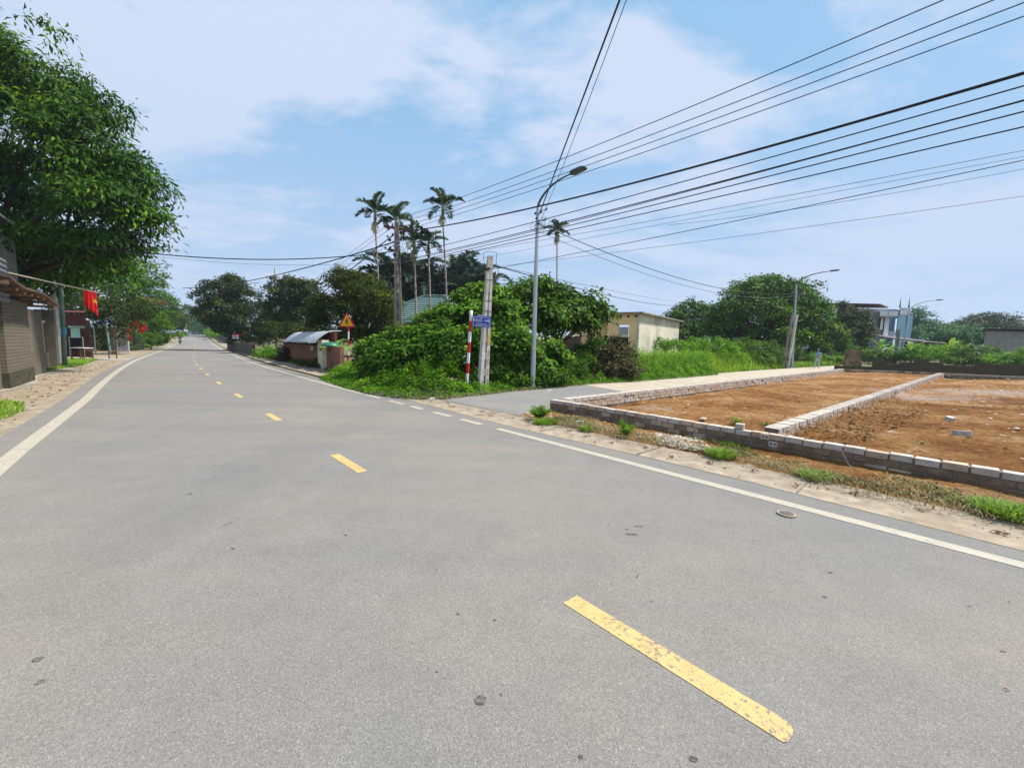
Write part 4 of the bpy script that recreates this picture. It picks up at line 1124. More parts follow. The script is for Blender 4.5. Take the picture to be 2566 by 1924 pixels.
# yellow ceremony: far power poles on the right of the road
def simple_pole(label, px, pyb, pyt, D, arms, r=.17, name='power_pole', zb=None):
    b_ = at(px, pyb, D); tp_ = at(px, pyt, D)
    t = thing(name, label, 'utility pole', (b_.x, D, b_.z if zb is None else zb)); h = tp_.z - t.location.z
    MB().tube([(0, 0, -.3), (0, 0, h)], [r * 1.25, r * .7], 8).build('pole_shaft', M['concrete'], t)
    mb = MB(); mi = MB()
    for (dy, xl, xr, tilt) in arms:
        z = at(px, dy, D).z - t.location.z; k = D / FOC
        mb.box(((xl + xr) / 2 * k, 0, z), ((xr - xl) * k, .1, .12), M=Matrix.Rotation(tilt, 3, 'Y'))
        n = 3
        for i in range(n):
            x = (xl + (xr - xl) * i / (n - 1)) * k; mi.tube([(x, 0, z + .05 - math.sin(tilt) * (x - (xl + xr) / 2 * k)), (x, 0, z + .32 - math.sin(tilt) * (x - (xl + xr) / 2 * k))], [.07, .05], 6)
    mb.build_each('crossarm', M['galv_dark'], t); mi.build_each('insulator', M['rust'], t)
    return t
simple_pole('distant power pole with brackets standing between the two dark trees', 693, 790, 672, 58, [(697, -12, 2, 0), (708, -19, 0, 0), (722, -38, 0, .05)])
simple_pole('most distant crossarmed power pole behind the left dark tree', 641, 770, 707, 120, [(709, -10, 10, 0), (725, -9, 9, 0)], .22)
# green roadside pole at left and its pale neighbour
gb = g(163, 919); gt = at(155, 676, gb.y)
t = thing('street_lamp_pole', 'green painted steel pole on the left roadside, blue sticker band, top lost in leaves', 'pole', (gb.x, gb.y, -.02))
MB().tube([(0, 0, 0), (gt.x - gb.x - .05, 0, gt.z + 1.5)], [.1, .06], 10).build('pole_shaft', M['green_pole'], t, smooth=True)
MB().box((0, 0, .015), (.42, .42, .03)).build('base_flange', M['green_pole'], t)
MB().tube([((gt.x - gb.x) * .3, 0, 1.62), ((gt.x - gb.x) * .34, 0, 1.95)], [.1, .099], 12).build('sticker_band', basic('blue_sticker', (.06, .35, .5), .5), t)
gb2 = at(150, 905, gb.y + 1.2)
t = thing('concrete_pole', 'thin pale concrete pole just behind the green painted pole', 'utility pole', (gb2.x, gb2.y, 0), 0, 'precast concrete poles')
MB().box((0, 0, 3.2), (.17, .17, 6.6), taper=.75).build('pole_shaft', M['concrete'], t)
q = at(276, 880, 36)
t = thing('garden_post', 'slim blue-green post standing left of the white notice board', 'post', (q.x, q.y, 0))
MB().tube([(0, 0, 0), (-.25, 0, at(273, 785, 36).z)], [.09, .07], 8).build('post_shaft', M['green_pole'], t)

# ================================================================== CABLES
NEXT = Vector((18.4, -6.6, 0))
def cable(name, label, P0, P1, pts, r, mat, group, ext=1.0, t0=0.0, n=40):
    """sagging line in the vertical plane through P0 and P1, passing the sighted points"""
    P0 = Vector((P0[0], P0[1], 0)); P1 = Vector((P1[0], P1[1], 0)); d = P1 - P0; L = d.length; dn = d / L
    us, zs = [], []
    for (x, y) in pts:
        q = vplane(x, y, P0, dn); us.append((q - P0).dot(dn) / L); zs.append(q.z)
    k = 2 if len(pts) > 2 else 1
    co = np.polyfit(us, zs, k)
    if k == 2 and co[0] < 0: co = np.polyfit(us, zs, 1)
    ua = min(us) if t0 is None else t0
    mb = MB(); line = []
    for i in range(n + 1):
        u = ua + (ext - ua) * i / n; q = P0 + d * u; line.append((q.x, q.y, float(np.polyval(co, u))))
    mb.tube(line, r, 5, cap=False)
    o = mb.build(name, M[mat], None, smooth=True)
    m_ = Vector(line[0]); o.data.transform(Matrix.Translation(-m_)); o.location = m_
    tag(o, label, 'cable', group); return o
EB = (eb.x - .1, DE); G1 = 'overhead wires spanning the sky at right'
def K(x, y): return (1283 + x / 1.724, y / 1.724)
W4 = [('topmost', [(1085, 519), K(0, 772), K(1060, 340), K(1870, 0)]), ('second highest', [(1085, 533), K(0, 805), K(1060, 405), K(2085, 0)]),
      ('third highest', [(1085, 545), K(0, 828), K(1060, 447), K(2212, 12)]), ('fourth highest', [(1085, 556), K(0, 852), K(1060, 485), K(2212, 72)])]
for i, (nm, pts) in enumerate(W4):
    cable('power_line', f'{nm} thin bare wire of the overhead lines at right, leaving the lattice pole crossarm', (eb.x + (-.55, -.15, .25, .5)[i], DE), (NEXT.x + (-.5, -.15, .2, .5)[i], NEXT.y + (-.4, -.1, .2, .4)[i]), pts, .009, 'wire', G1)
cable('twisted_cable', 'thick black twisted cable sweeping from the lattice pole to the right edge', (eb.x + .15, DE - .15), (NEXT.x, NEXT.y), [(1003, 582), K(0, 920), K(1060, 640), K(2212, 322)], .024, 'cable', G1)
LOW = [('wire just below the thick twisted cable at right', [(1120, 612), K(0, 988), K(1060, 690), K(2212, 376)], .011, 'cable'),
       ('upper one of a near-touching pair of lower black wires', [(1010, 652), K(0, 1018), K(1060, 736), K(2212, 440)], .013, 'cable'),
       ('lower one of a near-touching pair of lower black wires', [(1010, 655), K(0, 1023), K(1060, 742), K(1500, 632)], .009, 'cable'),
       ('black wire beneath the near-touching pair', [(1010, 661), K(0, 1035), K(1060, 772), K(2212, 484)], .011, 'cable'),
       ('lowest of the dark wires reaching the lattice pole', [(1010, 666), K(0, 1049), K(1060, 812), K(2212, 548)], .011, 'cable')]
for i, (nm, pts, r, mt) in enumerate(LOW):
    cable('power_line', nm, (eb.x + .1, DE - .2), (NEXT.x + .3 + i * .1, NEXT.y), pts, r, mt, G1)
FP0 = Vector((-14, 40, 0)); FP1 = Vector((34, 2, 0))
THIN = [('faint pale wire, upper of the thin distant ones over the plot', [K(0, 1060), K(1060, 870), K(2212, 650)], .012, 'wire'),
        ('faint pale wire, second of the thin distant ones over the plot', [K(0, 1092), K(1060, 885), K(2212, 683)], .009, 'wire'),
        ('long dark wire crossing low over the plot at right', [(1245, 672), K(0, 1150), K(1060, 935), K(2212, 693)], .018, 'cable'),
        ('faint wire closely under the long dark one over the plot', [K(700, 970), K(1300, 892), K(2212, 730)], .009, 'wire'),
        ('lowest faint wire stretching level across the right sky', [(1245, 668), K(0, 1143), K(1060, 1010), K(2212, 847)], .01, 'wire')]
for i, (nm, pts, r, mt) in enumerate(THIN):
    cable('power_line', nm, (FP0.x + i * .3, FP0.y), (FP1.x + i * .3, FP1.y), pts, r, mt, G1, t0=.15 if i != 3 else .45)
# cables from the lamp pole overhead towards the viewer
TP = Vector((top1.x, b1.y - .05, 0))
cable('twisted_cable', 'thick black cable rising steeply overhead from the nearest lamp pole', TP, (2.9, -8), [(1346, 556), (1437, 290), (1560, 0)], .018, 'cable', 'cables climbing overhead from the lamp pole', ext=.92)
cable('power_line', 'thin cable beside the thick one rising steeply from the nearest lamp pole', TP, (3.25, -8), [(1358, 545), (1445, 330), (1570, 0)], .007, 'cable', 'cables climbing overhead from the lamp pole', ext=.92)
L2P = (DL2.x + .5, DL2.y)
cable('power_line', 'dark cable drooping from the nearest lamp pole to the second lamp, upper of two', TP, L2P, [(1372, 565), (1435, 600), (1560, 656), (1713, 697), (1860, 731), (1998, 735)], .016, 'cable', 'cables between the lamp poles')
cable('power_line', 'thin cable drooping from the nearest lamp pole to the second lamp, lower of two', TP, L2P, [(1372, 592), (1410, 604), (1560, 668), (1713, 712), (1845, 743), (1998, 740)], .01, 'wire', 'cables between the lamp poles')
T3 = (tp.x + .08, b.y)
cable('power_line', 'cable from the concrete pole head drooping towards the far right trees', T3, (at(1690, 770, 40).x, 40), [(1246, 668), (1330, 690), (1470, 728), (1680, 766)], .016, 'cable', 'cables from the concrete pole head', n=30)
cable('power_line', 'second cable from the concrete pole head, thin and just above the other', T3, (at(1690, 760, 40).x + .6, 40), [(1246, 666), (1420, 706), (1560, 733), (1690, 756)], .009, 'wire', 'cables from the concrete pole head', n=30)
cable('power_line', 'short cable from the concrete pole head back to the lattice power pole', (tp.x - .1, b.y), (eb.x, DE), [(1222, 664), (1190, 680), (1150, 694), (1010, 727)], .014, 'cable', 'cables from the concrete pole head', n=20)
cable('power_line', 'upper short service wire from the concrete pole into the palms', (tp.x - .1, b.y), (-4.8, 30), [(1215, 668), (1196, 674), (1140, 700)], .008, 'cable', 'cables from the concrete pole head', n=20)
# left side cables
LP = Vector((-17.2, 16.2, 0))
cable('twisted_cable', 'black cable pair crossing the road sky out of the big left tree', LP, EB, [(436, 641), (600, 648), (750, 649), (870, 644), (980, 630)], .022, 'cable', 'cables over the road at left', n=40)
cable('power_line', 'thin wire close under the cable pair crossing the road sky', LP, (EB[0], EB[1] + .2), [(440, 650), (600, 656), (800, 668), (960, 655)], .006, 'wire', 'cables over the road at left')
cable('twisted_cable', 'black cable sagging from the lattice pole down left behind the far trees', (EB[0] - .1, DE), (-36, 44), [(985, 600), (850, 652), (730, 685), (640, 702), (500, 716), (400, 719)], .03, 'cable', 'cables over the road at left')
cable('twisted_cable', 'black cable dropping steeply from the lattice pole into the golden tree', (EB[0] - .1, DE - .2), (-13.2, 27), [(978, 596), (880, 672), (820, 725)], .025, 'cable', 'cables over the road at left', n=24)
for i, (y0, xx, yy) in enumerate(((570, 790, 700), (580, 770, 722), (600, 752, 745), (612, 740, 765))):
    cable('power_line', ['uppermost', 'second', 'third', 'lowest'][i] + ' of the thin wires running down the road from the lattice pole crossarm', (eb.x - .5 + i * .2, DE), (at(693, 700, 58).x + i * .2, 58), [(965 + i * 4, y0), (880 - i * 6, y0 + (yy - y0) * .47), (xx, yy)], .009, 'wire', 'cables over the road at left', ext=.8, n=24)
# ================================================================== BUILDINGS AT LEFT
M['wall_grey'] = basic('stained_render', (.13, .118, .09), .92, var=.2, scale=2.2, bump=.4, c2=(.1, .085, .06), thr=(.48, .7))
M['wall_pale'] = basic('pale_blue_render', (.22, .25, .25), .9, var=.15, scale=2.5, bump=.3, c2=(.18, .2, .19), thr=(.5, .75))
M['pillar'] = brick_mat('stained_block_pillar', (.145, .128, .092), (.11, .094, .068), (.055, .047, .032), .9, .1, grime=(.1, .08, .05))
M['moss'] = basic('mossy_plinth', (.05, .05, .03), .95, var=.4, scale=5, bump=.6)
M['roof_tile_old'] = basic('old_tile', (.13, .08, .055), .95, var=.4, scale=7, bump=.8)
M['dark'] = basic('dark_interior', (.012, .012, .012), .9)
M['corr'] = basic('corrugated_grey', (.13, .15, .165), .6, .3, var=.12, scale=3)
M['maroon'] = basic('maroon_panel', (.1, .014, .02), .6, var=.15, scale=4)
M['mint'] = basic('mint_panel', (.36, .62, .5), .55, var=.06, scale=2)
M['white_board'] = basic('white_board', (.6, .6, .6), .6, var=.06, scale=3)
M['flag'] = basic('flag_red', (.62, .012, .01), .7, var=.12, scale=5)
M['star'] = basic('flag_star', (.9, .6, .02), .7, var=.04)
M['bamboo'] = basic('bamboo_pole', (.5, .45, .33), .6, var=.15, scale=6)
M['wood'] = basic('wood', (.16, .09, .05), .8, var=.3, scale=7)
M['brick_red'] = brick_mat('red_brick', (.32, .1, .05), (.22, .065, .035), (.3, .22, .15), .24, .095, grime=(.09, .06, .04))
M['brick_pink'] = brick_mat('pinkish_brick', (.52, .3, .22), (.4, .2, .14), (.44, .38, .3), .25, .09, grime=(.3, .22, .17))

HP = Vector((-16.87 * 1.0, 14.0, 0)); HP = g(85, 952); HD = rdir(22)
HN = Vector((HD.y, -HD.x, 0))      # towards the road
def hp(px, py, back=0.0): return vplane(px, py, HP - HN * back, HD)
def hs(px, back=0.0):              # distance along the facade
    q = hp(px, 900, back); return (q - HP).dot(HD)
def hz(px, py, back=0.0): return hp(px, py, back).z
rzH = math.atan2(HD.y, HD.x)
hs0, hs1 = hs(0), hs(115)
house = thing('old_house', 'old grey rendered roadside house with thick block pillar and sagging tiled eave', 'house', (HP.x, HP.y, 0), rzH)
# local frame: x along facade (away from camera), y to the left of it (away from the road), z up
def hbox(mb, xa, xb, ya, yb, za, zb, mi=0): mb.box(((xa + xb) / 2, (ya + yb) / 2, (za + zb) / 2), (xb - xa, yb - ya, zb - za), 0, mi)
hz_top = hz(60, 688); z_pl = hz(60, 757)
xw = hs(16); xp0, xp1 = hs(17), 0.0
mb = MB(); hbox(mb, xp0, xp1, 0, .75, .45, z_pl); mb.build('pillar', M['pillar'], house)
mb = MB(); hbox(mb, xp0 - .03, xp1 + .03, -.03, .78, -.1, .45); mb.build('pillar_plinth', M['moss'], house)
mb = MB(); hbox(mb, xp0 - 9, xp0 - .02, .12, .35, -.1, hz(10, 812)); mb.build('low_wall', M['wall_grey'], house)
mb = MB(); hbox(mb, xp0 - 9, 5.2, 1.6, 1.8, -.1, z_pl + .42); mb.build('inner_shade_wall', M['dark'], house)  # inner wall coloured near black to paint the shade behind the openings
mb = MB(); hbox(mb, xp0 - 9, hs(100, .3), .35, .45, z_pl + .01, hz_top - .15); mb.build('gable_shade', M['dark'], house)  # dark sheet added for the shadow between roof and pillar
xa, xb = .35, hs(113, .3); 
mb = MB(); hbox(mb, xa, xb, .3, .6, -.1, hz(100, 780, .3) if True else 2.5); mb.build('wall_pier', M['wall_grey'], house)
zb_ = hz(125, 885, .5)
mb = MB(); hbox(mb, xb + .02, xb + 2.6, .55, .75, -.1, .75); mb.build('window_parapet', M['wall_grey'], house)
mb = MB()
for k in range(4): hbox(mb, xb + .5 + k * .55, xb + .57 + k * .55, .6, .68, .75, 2.1)
hbox(mb, xb, xb + 2.6, .58, .7, 2.1, 2.2); mb.build('window_frame', M['bamboo'], house)
mb = MB(); hbox(mb, xb + 2.6, xb + 2.9, .3, .9, -.1, 2.7); mb.build('wall_pier', M['wall_grey'], house)
# grey corrugated panel over the opening at the frame's left edge
zc0, zc1 = hz(20, 758, -.15), hz(20, 655, -.15)
mb = MB(); n = 46; x0 = xp0 - 8; x1 = hs(36, -.15)
rows = 8
for i in range(rows):
    za = zc0 + (zc1 - zc0) * i / rows; zb2 = zc0 + (zc1 - zc0) * (i + 1) / rows
    mb.add([(x0, -.15, za), (x1, -.15, za), (x1, -.19, (za + zb2) / 2), (x0, -.19, (za + zb2) / 2), (x1, -.15, zb2), (x0, -.15, zb2)], [(0, 1, 2, 3), (3, 2, 4, 5)])
mb.build('corrugated_panel', M['corr'], house)
# roof: slopes down towards the road, sagging, with tile rows
zeA, zeB = hz(38, 703, -.6), hz(160, 769, -.6)
mb = MB(); nx, ny = 30, 9; xs0, xs1 = hs(46, -.6), hs(163, -.6)
def rz_(x, f):   # f 0 eave .. 1 ridge
    q = (x - xs0) / (xs1 - xs0); return zeA + (zeB - zeA) * q + .8 * f * (1 - .35 * q) - .07 * math.sin(q * math.pi * 2.5) * (1 - f)
for i in range(nx):
    xa_, xb_ = xs0 + (xs1 - xs0) * i / nx, xs0 + (xs1 - xs0) * (i + 1) / nx - .02
    for j in range(ny):
        f0, f1 = j / ny, (j + 1) / ny + .02; y0, y1 = -.6 + f0 * 1.5, -.6 + f1 * 1.5
        ja = random.uniform(-.015, .015)
        vs = [(xa_, y0, rz_(xa_, f0) + .05 + ja), (xb_, y0, rz_(xb_, f0) + .05 + ja), (xb_, y1, rz_(xb_, f1) + ja), (xa_, y1, rz_(xa_, f1) + ja)]
        mb.add(vs + [(x, y, z - .035) for x, y, z in vs], [(0, 1, 2, 3), (7, 6, 5, 4), (0, 4, 5, 1), (1, 5, 6, 2), (2, 6, 7, 3), (3, 7, 4, 0)])
mb.build('roof', M['roof_tile_old'], house)
mb = MB()
for k in range(8):
    xk = xs0 + k * (xs1 - xs0) / 8; hbox(mb, xk, xk + .07, -.55, 1.2, rz_(xk, 0) - .13, rz_(xk, 0) - .05)
hbox(mb, xs0, xs0 + 2.0, .1, .22, hz_top - .1, hz_top + .05)
mb.build('eave_beam', M['wood'], house)
mb = MB(); hbox(mb, xp0 - 9, xb + 2.9, 1.8, 5.5, -.1, z_pl + .15); mb.build('wall', M['wall_grey'], house)

# upper storey of the house behind, pale
up = thing('upper_storey_house', 'pale bluish two-storey house with open balcony behind the old grey house', 'house', (HP.x - HN.x * 1.0, HP.y - HN.y * 1.0, 0), rzH)
zt = hz(30, 580, 1.0); xs = hs(-260, 1.0)
mb = MB(); hbox(mb, hs(13, 1.0), hs(64, 1.0), 0, .2, z_pl + .5, zt); mb.build('wall', M['wall_pale'], up)
mb = MB(); hbox(mb, hs(13, 1.0) + .1, hs(64, 1.0) - .01, .2, 2.6, z_pl + .5, zt - .002); mb.build('rear_wall', M['wall_grey'], up)
mb = MB(); hbox(mb, xs, hs(60, 1.0), -.3, 3.0, zt, zt + .08); mb.build('roof_slab', M['corr'], up)
mb = MB(); hbox(mb, hs(3, 1.0), hs(8, 1.0), -.1, .05, z_pl + .7, zt); 
for z in (.25, .5, .75): hbox(mb, xs, hs(10, 1.0), -.06, -.02, z_pl + .6 + z * 1.2, z_pl + .63 + z * 1.2)
mb.build('balcony_rail', M['galv_dark'], up)

# flag pole jutting from the house, big flag
fa = at(20, 684, 14.6); fb = at(258, 736, 17.0)
fp = thing('flag_pole', 'long pale bamboo flag pole slanting from the old house over the roadside', 'pole', fa)
MB().tube([(0, 0, 0), tuple(fb - fa)], [.035, .022], 8).build('pole_shaft', M['bamboo'], fp, smooth=True)
STAR = []
for i in range(10):
    r = 1 if i % 2 == 0 else .42; a = math.pi / 2 + i * math.pi / 5; STAR.append((r * math.cos(a), r * math.sin(a)))
def flag(label, loc, ex, ez, wdt, hgt, folds=3, amp=.05, star_c=(.5, .5), star_r=.2, shape=None, seed=0):
    """hanging cloth: ex along the top edge, ez down; folds across"""
    t = thing('flag', label, 'flag', loc, 0, 'red flags with a yellow star')
    ex = Vector(ex).normalized(); ez = Vector(ez).normalized(); nn = ex.cross(ez).normalized()
    if nn.y > 0: nn = -nn
    nx, nz = 26, 18
    def P(u, v):
        uu, vv = (u, v) if shape is None else shape(u, v)
        return ex * (uu * wdt) + ez * (vv * hgt) + nn * (amp * math.sin(u * folds * 2 * math.pi + seed + v * 1.3) * (.4 + .6 * v) + amp * .35 * math.sin(u * folds * 5.1 + v * 3))
    vs = [P(i / nx, j / nz) for j in range(nz + 1) for i in range(nx + 1)]
    fs = [(j * (nx + 1) + i, j * (nx + 1) + i + 1, (j + 1) * (nx + 1) + i + 1, (j + 1) * (nx + 1) + i) for j in range(nz) for i in range(nx)]
    me = bpy.data.meshes.new('flag_cloth'); me.from_pydata([tuple(v) for v in vs], [], fs)
    o = link_mesh(me, 'flag_cloth', M['flag'], t, smooth=True); sm = o.modifiers.new('s', 'SOLIDIFY'); sm.thickness = .004
    # star follows the cloth
    mb = MB(); rings = []
    asp = wdt / hgt
    for rr in (.0, .5, 1.0):
        for (x, y) in STAR:
            u = star_c[0] + x * rr * star_r / asp; v = star_c[1] - y * rr * star_r
            u = min(.999, max(.001, u)); rings.append(P(u, v) + nn * .012)
    fs = []
    for k in range(2):
        for i in range(10): fs.append((k * 10 + i, k * 10 + (i + 1) % 10, (k + 1) * 10 + (i + 1) % 10, (k + 1) * 10 + i))
    mb.add(rings, fs); mb.build('star', M['star'], t)
    return t
dp = (fb - fa).normalized()
tA = at(208, 727, 16.4); tB = at(241, 733, 16.75)
def droop1(u, v): return (u * (.62 + .0 * v) + .4 * u * (1 - v) * 0, v * (.42 + .62 * u ** .8) + .12 * (1 - u))
flag('large red flag hanging folded from the bamboo pole', tA, (tB - tA), (0, 0, -1), (tB - tA).length * 1.55, 1.02, 3.2, .055, (.86, .42), .13, lambda u, v: (.66 * u + (-.02) * (1 - v), v * (.5 + .52 * u) + .06 * math.sin(u * 6) * v), 1)

# maroon shop front further on
sf = at(188, 905, 27.0)
D_ = 26.0
def fbox(mb, px0, py0, px1, py1, D, dep, mi=0):
    a = at(px0, py0, D); b_ = at(px1, py1, D); x0, x1 = min(a.x, b_.x), max(a.x, b_.x); z0, z1 = min(a.z, b_.z), max(a.z, b_.z)
    v = Vector(((x0 if x0 > 0 else x1) / D * .97, 1, 0)) * dep      # side walls run back along the street, out of sight
    mb.prism([(x0, D, z0), (x1, D, z0), (x1, D, z1), (x0, D, z1)], v, mi)
shop = thing('shop_house', 'low shop with maroon fascia and mint green shutter behind the grass patch', 'shop', (at(190, 900, D_).x, D_, 0))
mb = MB(); fbox(mb, 163, 788, 216, 815, D_, .3); mb.build('fascia', M['maroon'], shop, world=True)
mb = MB(); fbox(mb, 90, 800, 160, 905, D_ + 1.2, 3.5); mb.build('side_wall', M['maroon'], shop, world=True)
mb = MB(); fbox(mb, 120, 800, 232, 906, D_ + 3.2, .2); mb.build('inner_shade_wall', M['roof_tile_old'], shop, world=True)  # dark brown wall stands in for the deep shade inside the shop
mb = MB(); fbox(mb, 176, 822, 202, 852, D_ + .35, .04); fbox(mb, 170, 816, 213, 822, D_ + .3, .04); mb.build_each('shutter', M['mint'], shop, world=True)
mb = MB(); 
a = at(150, 784, D_); b_ = at(216, 784, D_)
mb.prism([(a.x, D_ - .2, a.z), (b_.x, D_ - .2, a.z), (b_.x * (D_ + 2.5) / D_, D_ + 2.5, a.z + .25), (a.x * (D_ + 2.5) / D_, D_ + 2.5, a.z + .25)], (0, 0, .06)); mb.build('roof', M['maroon'], shop, world=True)
mb = MB(); fbox(mb, 120, 899, 330, 906, D_ - .2, 3.0); o = mb.build('floor_step', M['apron'], shop, world=True)
def table(label, px, py, D, w=1.1, h=.72, mat='white_board'):
    q = at(px, py, D); t = thing('table', label, 'table', (q.x, D, .06), 0, 'tables in front of the shop')
    MB().box((0, 0, h), (w, .6, .04)).build('table_top', M[mat], t)
    for sx in (-1, 1):
        for sy in (-1, 1): MB().box((sx * w * .44, sy * .25, h / 2), (.05, .05, h)).build('leg', M['wood'], t)
    return t
table('white topped table beside the mint shutter', 207, 897, D_ - .9, .9)
table('long dark bench-like table under the trees by the shop', 250, 895, D_ + .5, 2.0, .5, 'wood')
t = thing('cloth_bundle', 'dark clothes hanging on a stand in front of the mint shutter', 'clothes', (at(192, 890, D_ - .3).x, D_ - .3, .05))
mb = MB()
for k in range(7): mb.prism([(-.35 + k * .1, 0, .5 + .1 * (k % 2)), (-.27 + k * .1, 0, .5 + .08 * (k % 3)), (-.26 + k * .1, 0, 1.35), (-.34 + k * .1, 0, 1.35)], (0, .05 + .02 * (k % 3), 0))
mb.build('garment', M['dark'], t); MB().tube([(-.45, .03, 0), (-.45, .03, 1.4), (.45, .03, 1.4), (.45, .03, 0)], .02, 5).build('stand_rail', M['galv'], t)
# blue awning far in the shade
t = thing('awning', 'small dark blue awning in the shade of the brown-leaved trees', 'awning', (at(262, 818, 34).x, 34, 0))
mb = MB(); a = at(250, 812, 34); b_ = at(274, 812, 34)
mb.prism([(a.x, 33.4, a.z), (b_.x, 33.4, a.z), (b_.x, 35, a.z + .3), (a.x, 35, a.z + .3)], (0, 0, .04)); mb.build('awning_sheet', M['sign_blue'], t, world=True)
MB().tube([(a.x, 33.5, a.z), (a.x, 33.5, 0)], .04, 5).build('awning_post', M['galv'], t, world=True)

# notice board with red writing
nbp = g(309, 884)
t = thing('notice_board', 'white standing notice board with rows of red writing', 'sign board', (nbp.x, nbp.y, 0), R(8))
k = nbp.y / FOC; nh = at(309, 838, nbp.y).z
MB().box((0, 0, nh * .52), (27 * k, .06, nh * .92)).build('sign_panel', M['white_board'], t)
for sx in (-1, 1): MB().box((sx * 11 * k, .06, nh * .5), (.06, .06, nh)).build('leg', M['galv'], t)
text_obj('ĐIỆN', 'sign_text', .36, M['pink_sign'], t, Matrix.Translation((.08, -.035, nh * .83)) @ Matrix.Rotation(R(90), 4, 'X'), .003)
mb = MB()
for i in range(6):
    z = nh * (.68 - i * .09); x = -.38; 
    while x < .3 - .1 * (i % 2):
        w = random.uniform(.05, .16); mb.box((x + w / 2, -.033, z), (w, .004, .055)); x += w + .045
mb.build('sign_rows', M['pink_sign'], t)
# mint doors and flags
gd = g(350, 877); k = gd.y / FOC
t = thing('gate_panel', 'left mint green steel gate leaf standing open by the roadside', 'gate', (gd.x, gd.y, 0), R(5), 'mint green gate leaves')
hh = at(350, 834, gd.y).z
mb = MB(); mb.box((0, 0, hh / 2 + .05), (17 * k, .05, hh)); 
for i in range(9): mb.box((-8 * k + i * 2 * k, -.035, hh / 2 + .05), (.03, .02, hh))
mb.build('steel_leaf', M['mint'], t)
t = thing('gate_panel', 'right mint green steel gate leaf turned edgeways behind the left one', 'gate', (gd.x + 14 * k, gd.y + .8, 0), R(-35), 'mint green gate leaves')
mb = MB(); mb.box((0, 0, hh / 2 + .05), (13 * k, .05, hh)); 
for i in range(7): mb.box((-6 * k + i * 2 * k, -.035, hh / 2 + .05), (.03, .02, hh))
mb.build('steel_leaf', M['mint'], t)
def pole_flag(label, px, py, D, w, h, px2, py2, ang, seed):
    q = at(px, py, D)
    t = flag(label, q, (math.cos(ang), 0, math.sin(ang)), (math.sin(ang), 0, -math.cos(ang)), w, h, 1.4, .05, (.5, .5), .24, None, seed)
    b_ = at(px2, py2, D)
    MB().tube([(0, .03, .1), tuple(b_ - q + Vector((0, .03, 0)))], .025, 6).build('flag_staff', M['bamboo'], t)
    return t
pole_flag('red flag hanging furthest left of the three by the gate, low behind the notice board', 313, 822, 40.5, .75, 1.1, 312, 884, R(-8), .3)
pole_flag('square red flag in the deep shade above the mint gate', 322, 798, 43, .95, .9, 320, 850, R(2), 1.4)
pole_flag('bright red flag tilting over the right mint gate leaf', 346, 826, 43.5, .9, .62, 340, 838, R(48), 2.2)
# brick rooftop structure seen over the leaves
t = thing('rooftop_hut', 'reddish brick upper storey with pale post showing above the trees at left', 'house', (at(342, 760, 50).x, 50, 0))
mb = MB(); fbox(mb, 324, 728, 340, 880, 50, 4); fbox(mb, 346, 742, 362, 880, 50.5, 4); mb.build('wall', M['brick_red'], t, world=True)
mb = MB(); fbox(mb, 338, 732, 342, 758, 49.8, .3); mb.build('roof_post', M['concrete'], t, world=True)
mb = MB(); a = at(346, 740, 50); b_ = at(362, 748, 50); mb.prism([(a.x, 49.5, a.z), (b_.x, 49.5, b_.z), (b_.x, 49.5, b_.z - .6), (a.x, 49.5, a.z - .6)], (0, 4, 0)); mb.build('roof', M['wood'], t, world=True)
# concrete block and small boxes on the verge
q = g(387, 868)
t = thing('concrete_block', 'lone pale concrete block lying on the left shoulder below the hedge', 'block', (q.x, q.y, -.02), R(30))
MB().box((0, 0, .25), (1.0, .5, .5), taper=.85).build('block_body', M['concrete'], t)
q = at(423, 840, 88)
t = thing('white_box', 'small white box with dark slot on the far left verge', 'box', (q.x, q.y, q.z - .5))
MB().box((0, 0, .45), (.85, .5, .9)).build('box_body', M['white_board'], t); MB().box((0, -.26, .55), (.6, .02, .12)).build('slot', M['dark'], t)
for i, (px, pyb, pyt, D) in enumerate(((414, 845, 818, 80), (452, 833, 818, 120), (462, 832, 814, 125), (467, 832, 812, 128))):
    a, b_ = at(px, pyb, D), at(px, pyt, D)
    t = thing('verge_post', ['lone pale post left of the white box on the far verge', 'shortest far pale post left of the group of three', 'middle post of the far group of three pale posts', 'tallest post of the far group of three pale posts'][i], 'post', a, 0, 'pale posts on the far left verge')
    MB().box((0, 0, (b_.z - a.z) / 2), (.3, .3, b_.z - a.z)).build('post_shaft', M['concrete'], t)

# ================================================================== RIGHT SIDE OF THE ROAD
RP = g(812, 925); RE = g(728, 905); RDv = (RE - RP).normalized(); RNv = Vector((RDv.y, -RDv.x, 0))
rzR = math.atan2(RDv.y, RDv.x)
def rp(px, py, back=0.0): return vplane(px, py, RP + RNv * back, RDv)
def sb(mb, xa, xb, ya, yb, za, zb): hbox(mb, xa, xb, -yb, -ya, za, zb)
def ru(px, back=0.0): return (rp(px, 900, back) - RP).dot(RDv)
shed = thing('brick_shed', 'small red brick shed with patched grey tin sheet roof and white corner pillar', 'shed', (RP.x, RP.y, 0), rzR)
ua, ub = ru(801), ru(728)
zt = rp(760, 862).z
mb = MB(); sb(mb, ua, ub, 0, .2, -.1, zt); mb.build('wall', M['brick_red'], shed)
mb = MB(); sb(mb, ub, ub + .2, 0, .95, -.1, zt + .1); sb(mb, ua - .1, ua + .1, .2, .95, -.1, zt + .1); mb.build_each('side_wall', M['brick_red'], shed)
u2 = ru(693)
mb = MB(); sb(mb, ub + .2, u2, .6, .8, -.1, rp(700, 858).z); mb.build('yard_wall', M['brick_red'], shed)
zp = rp(806, 852).z
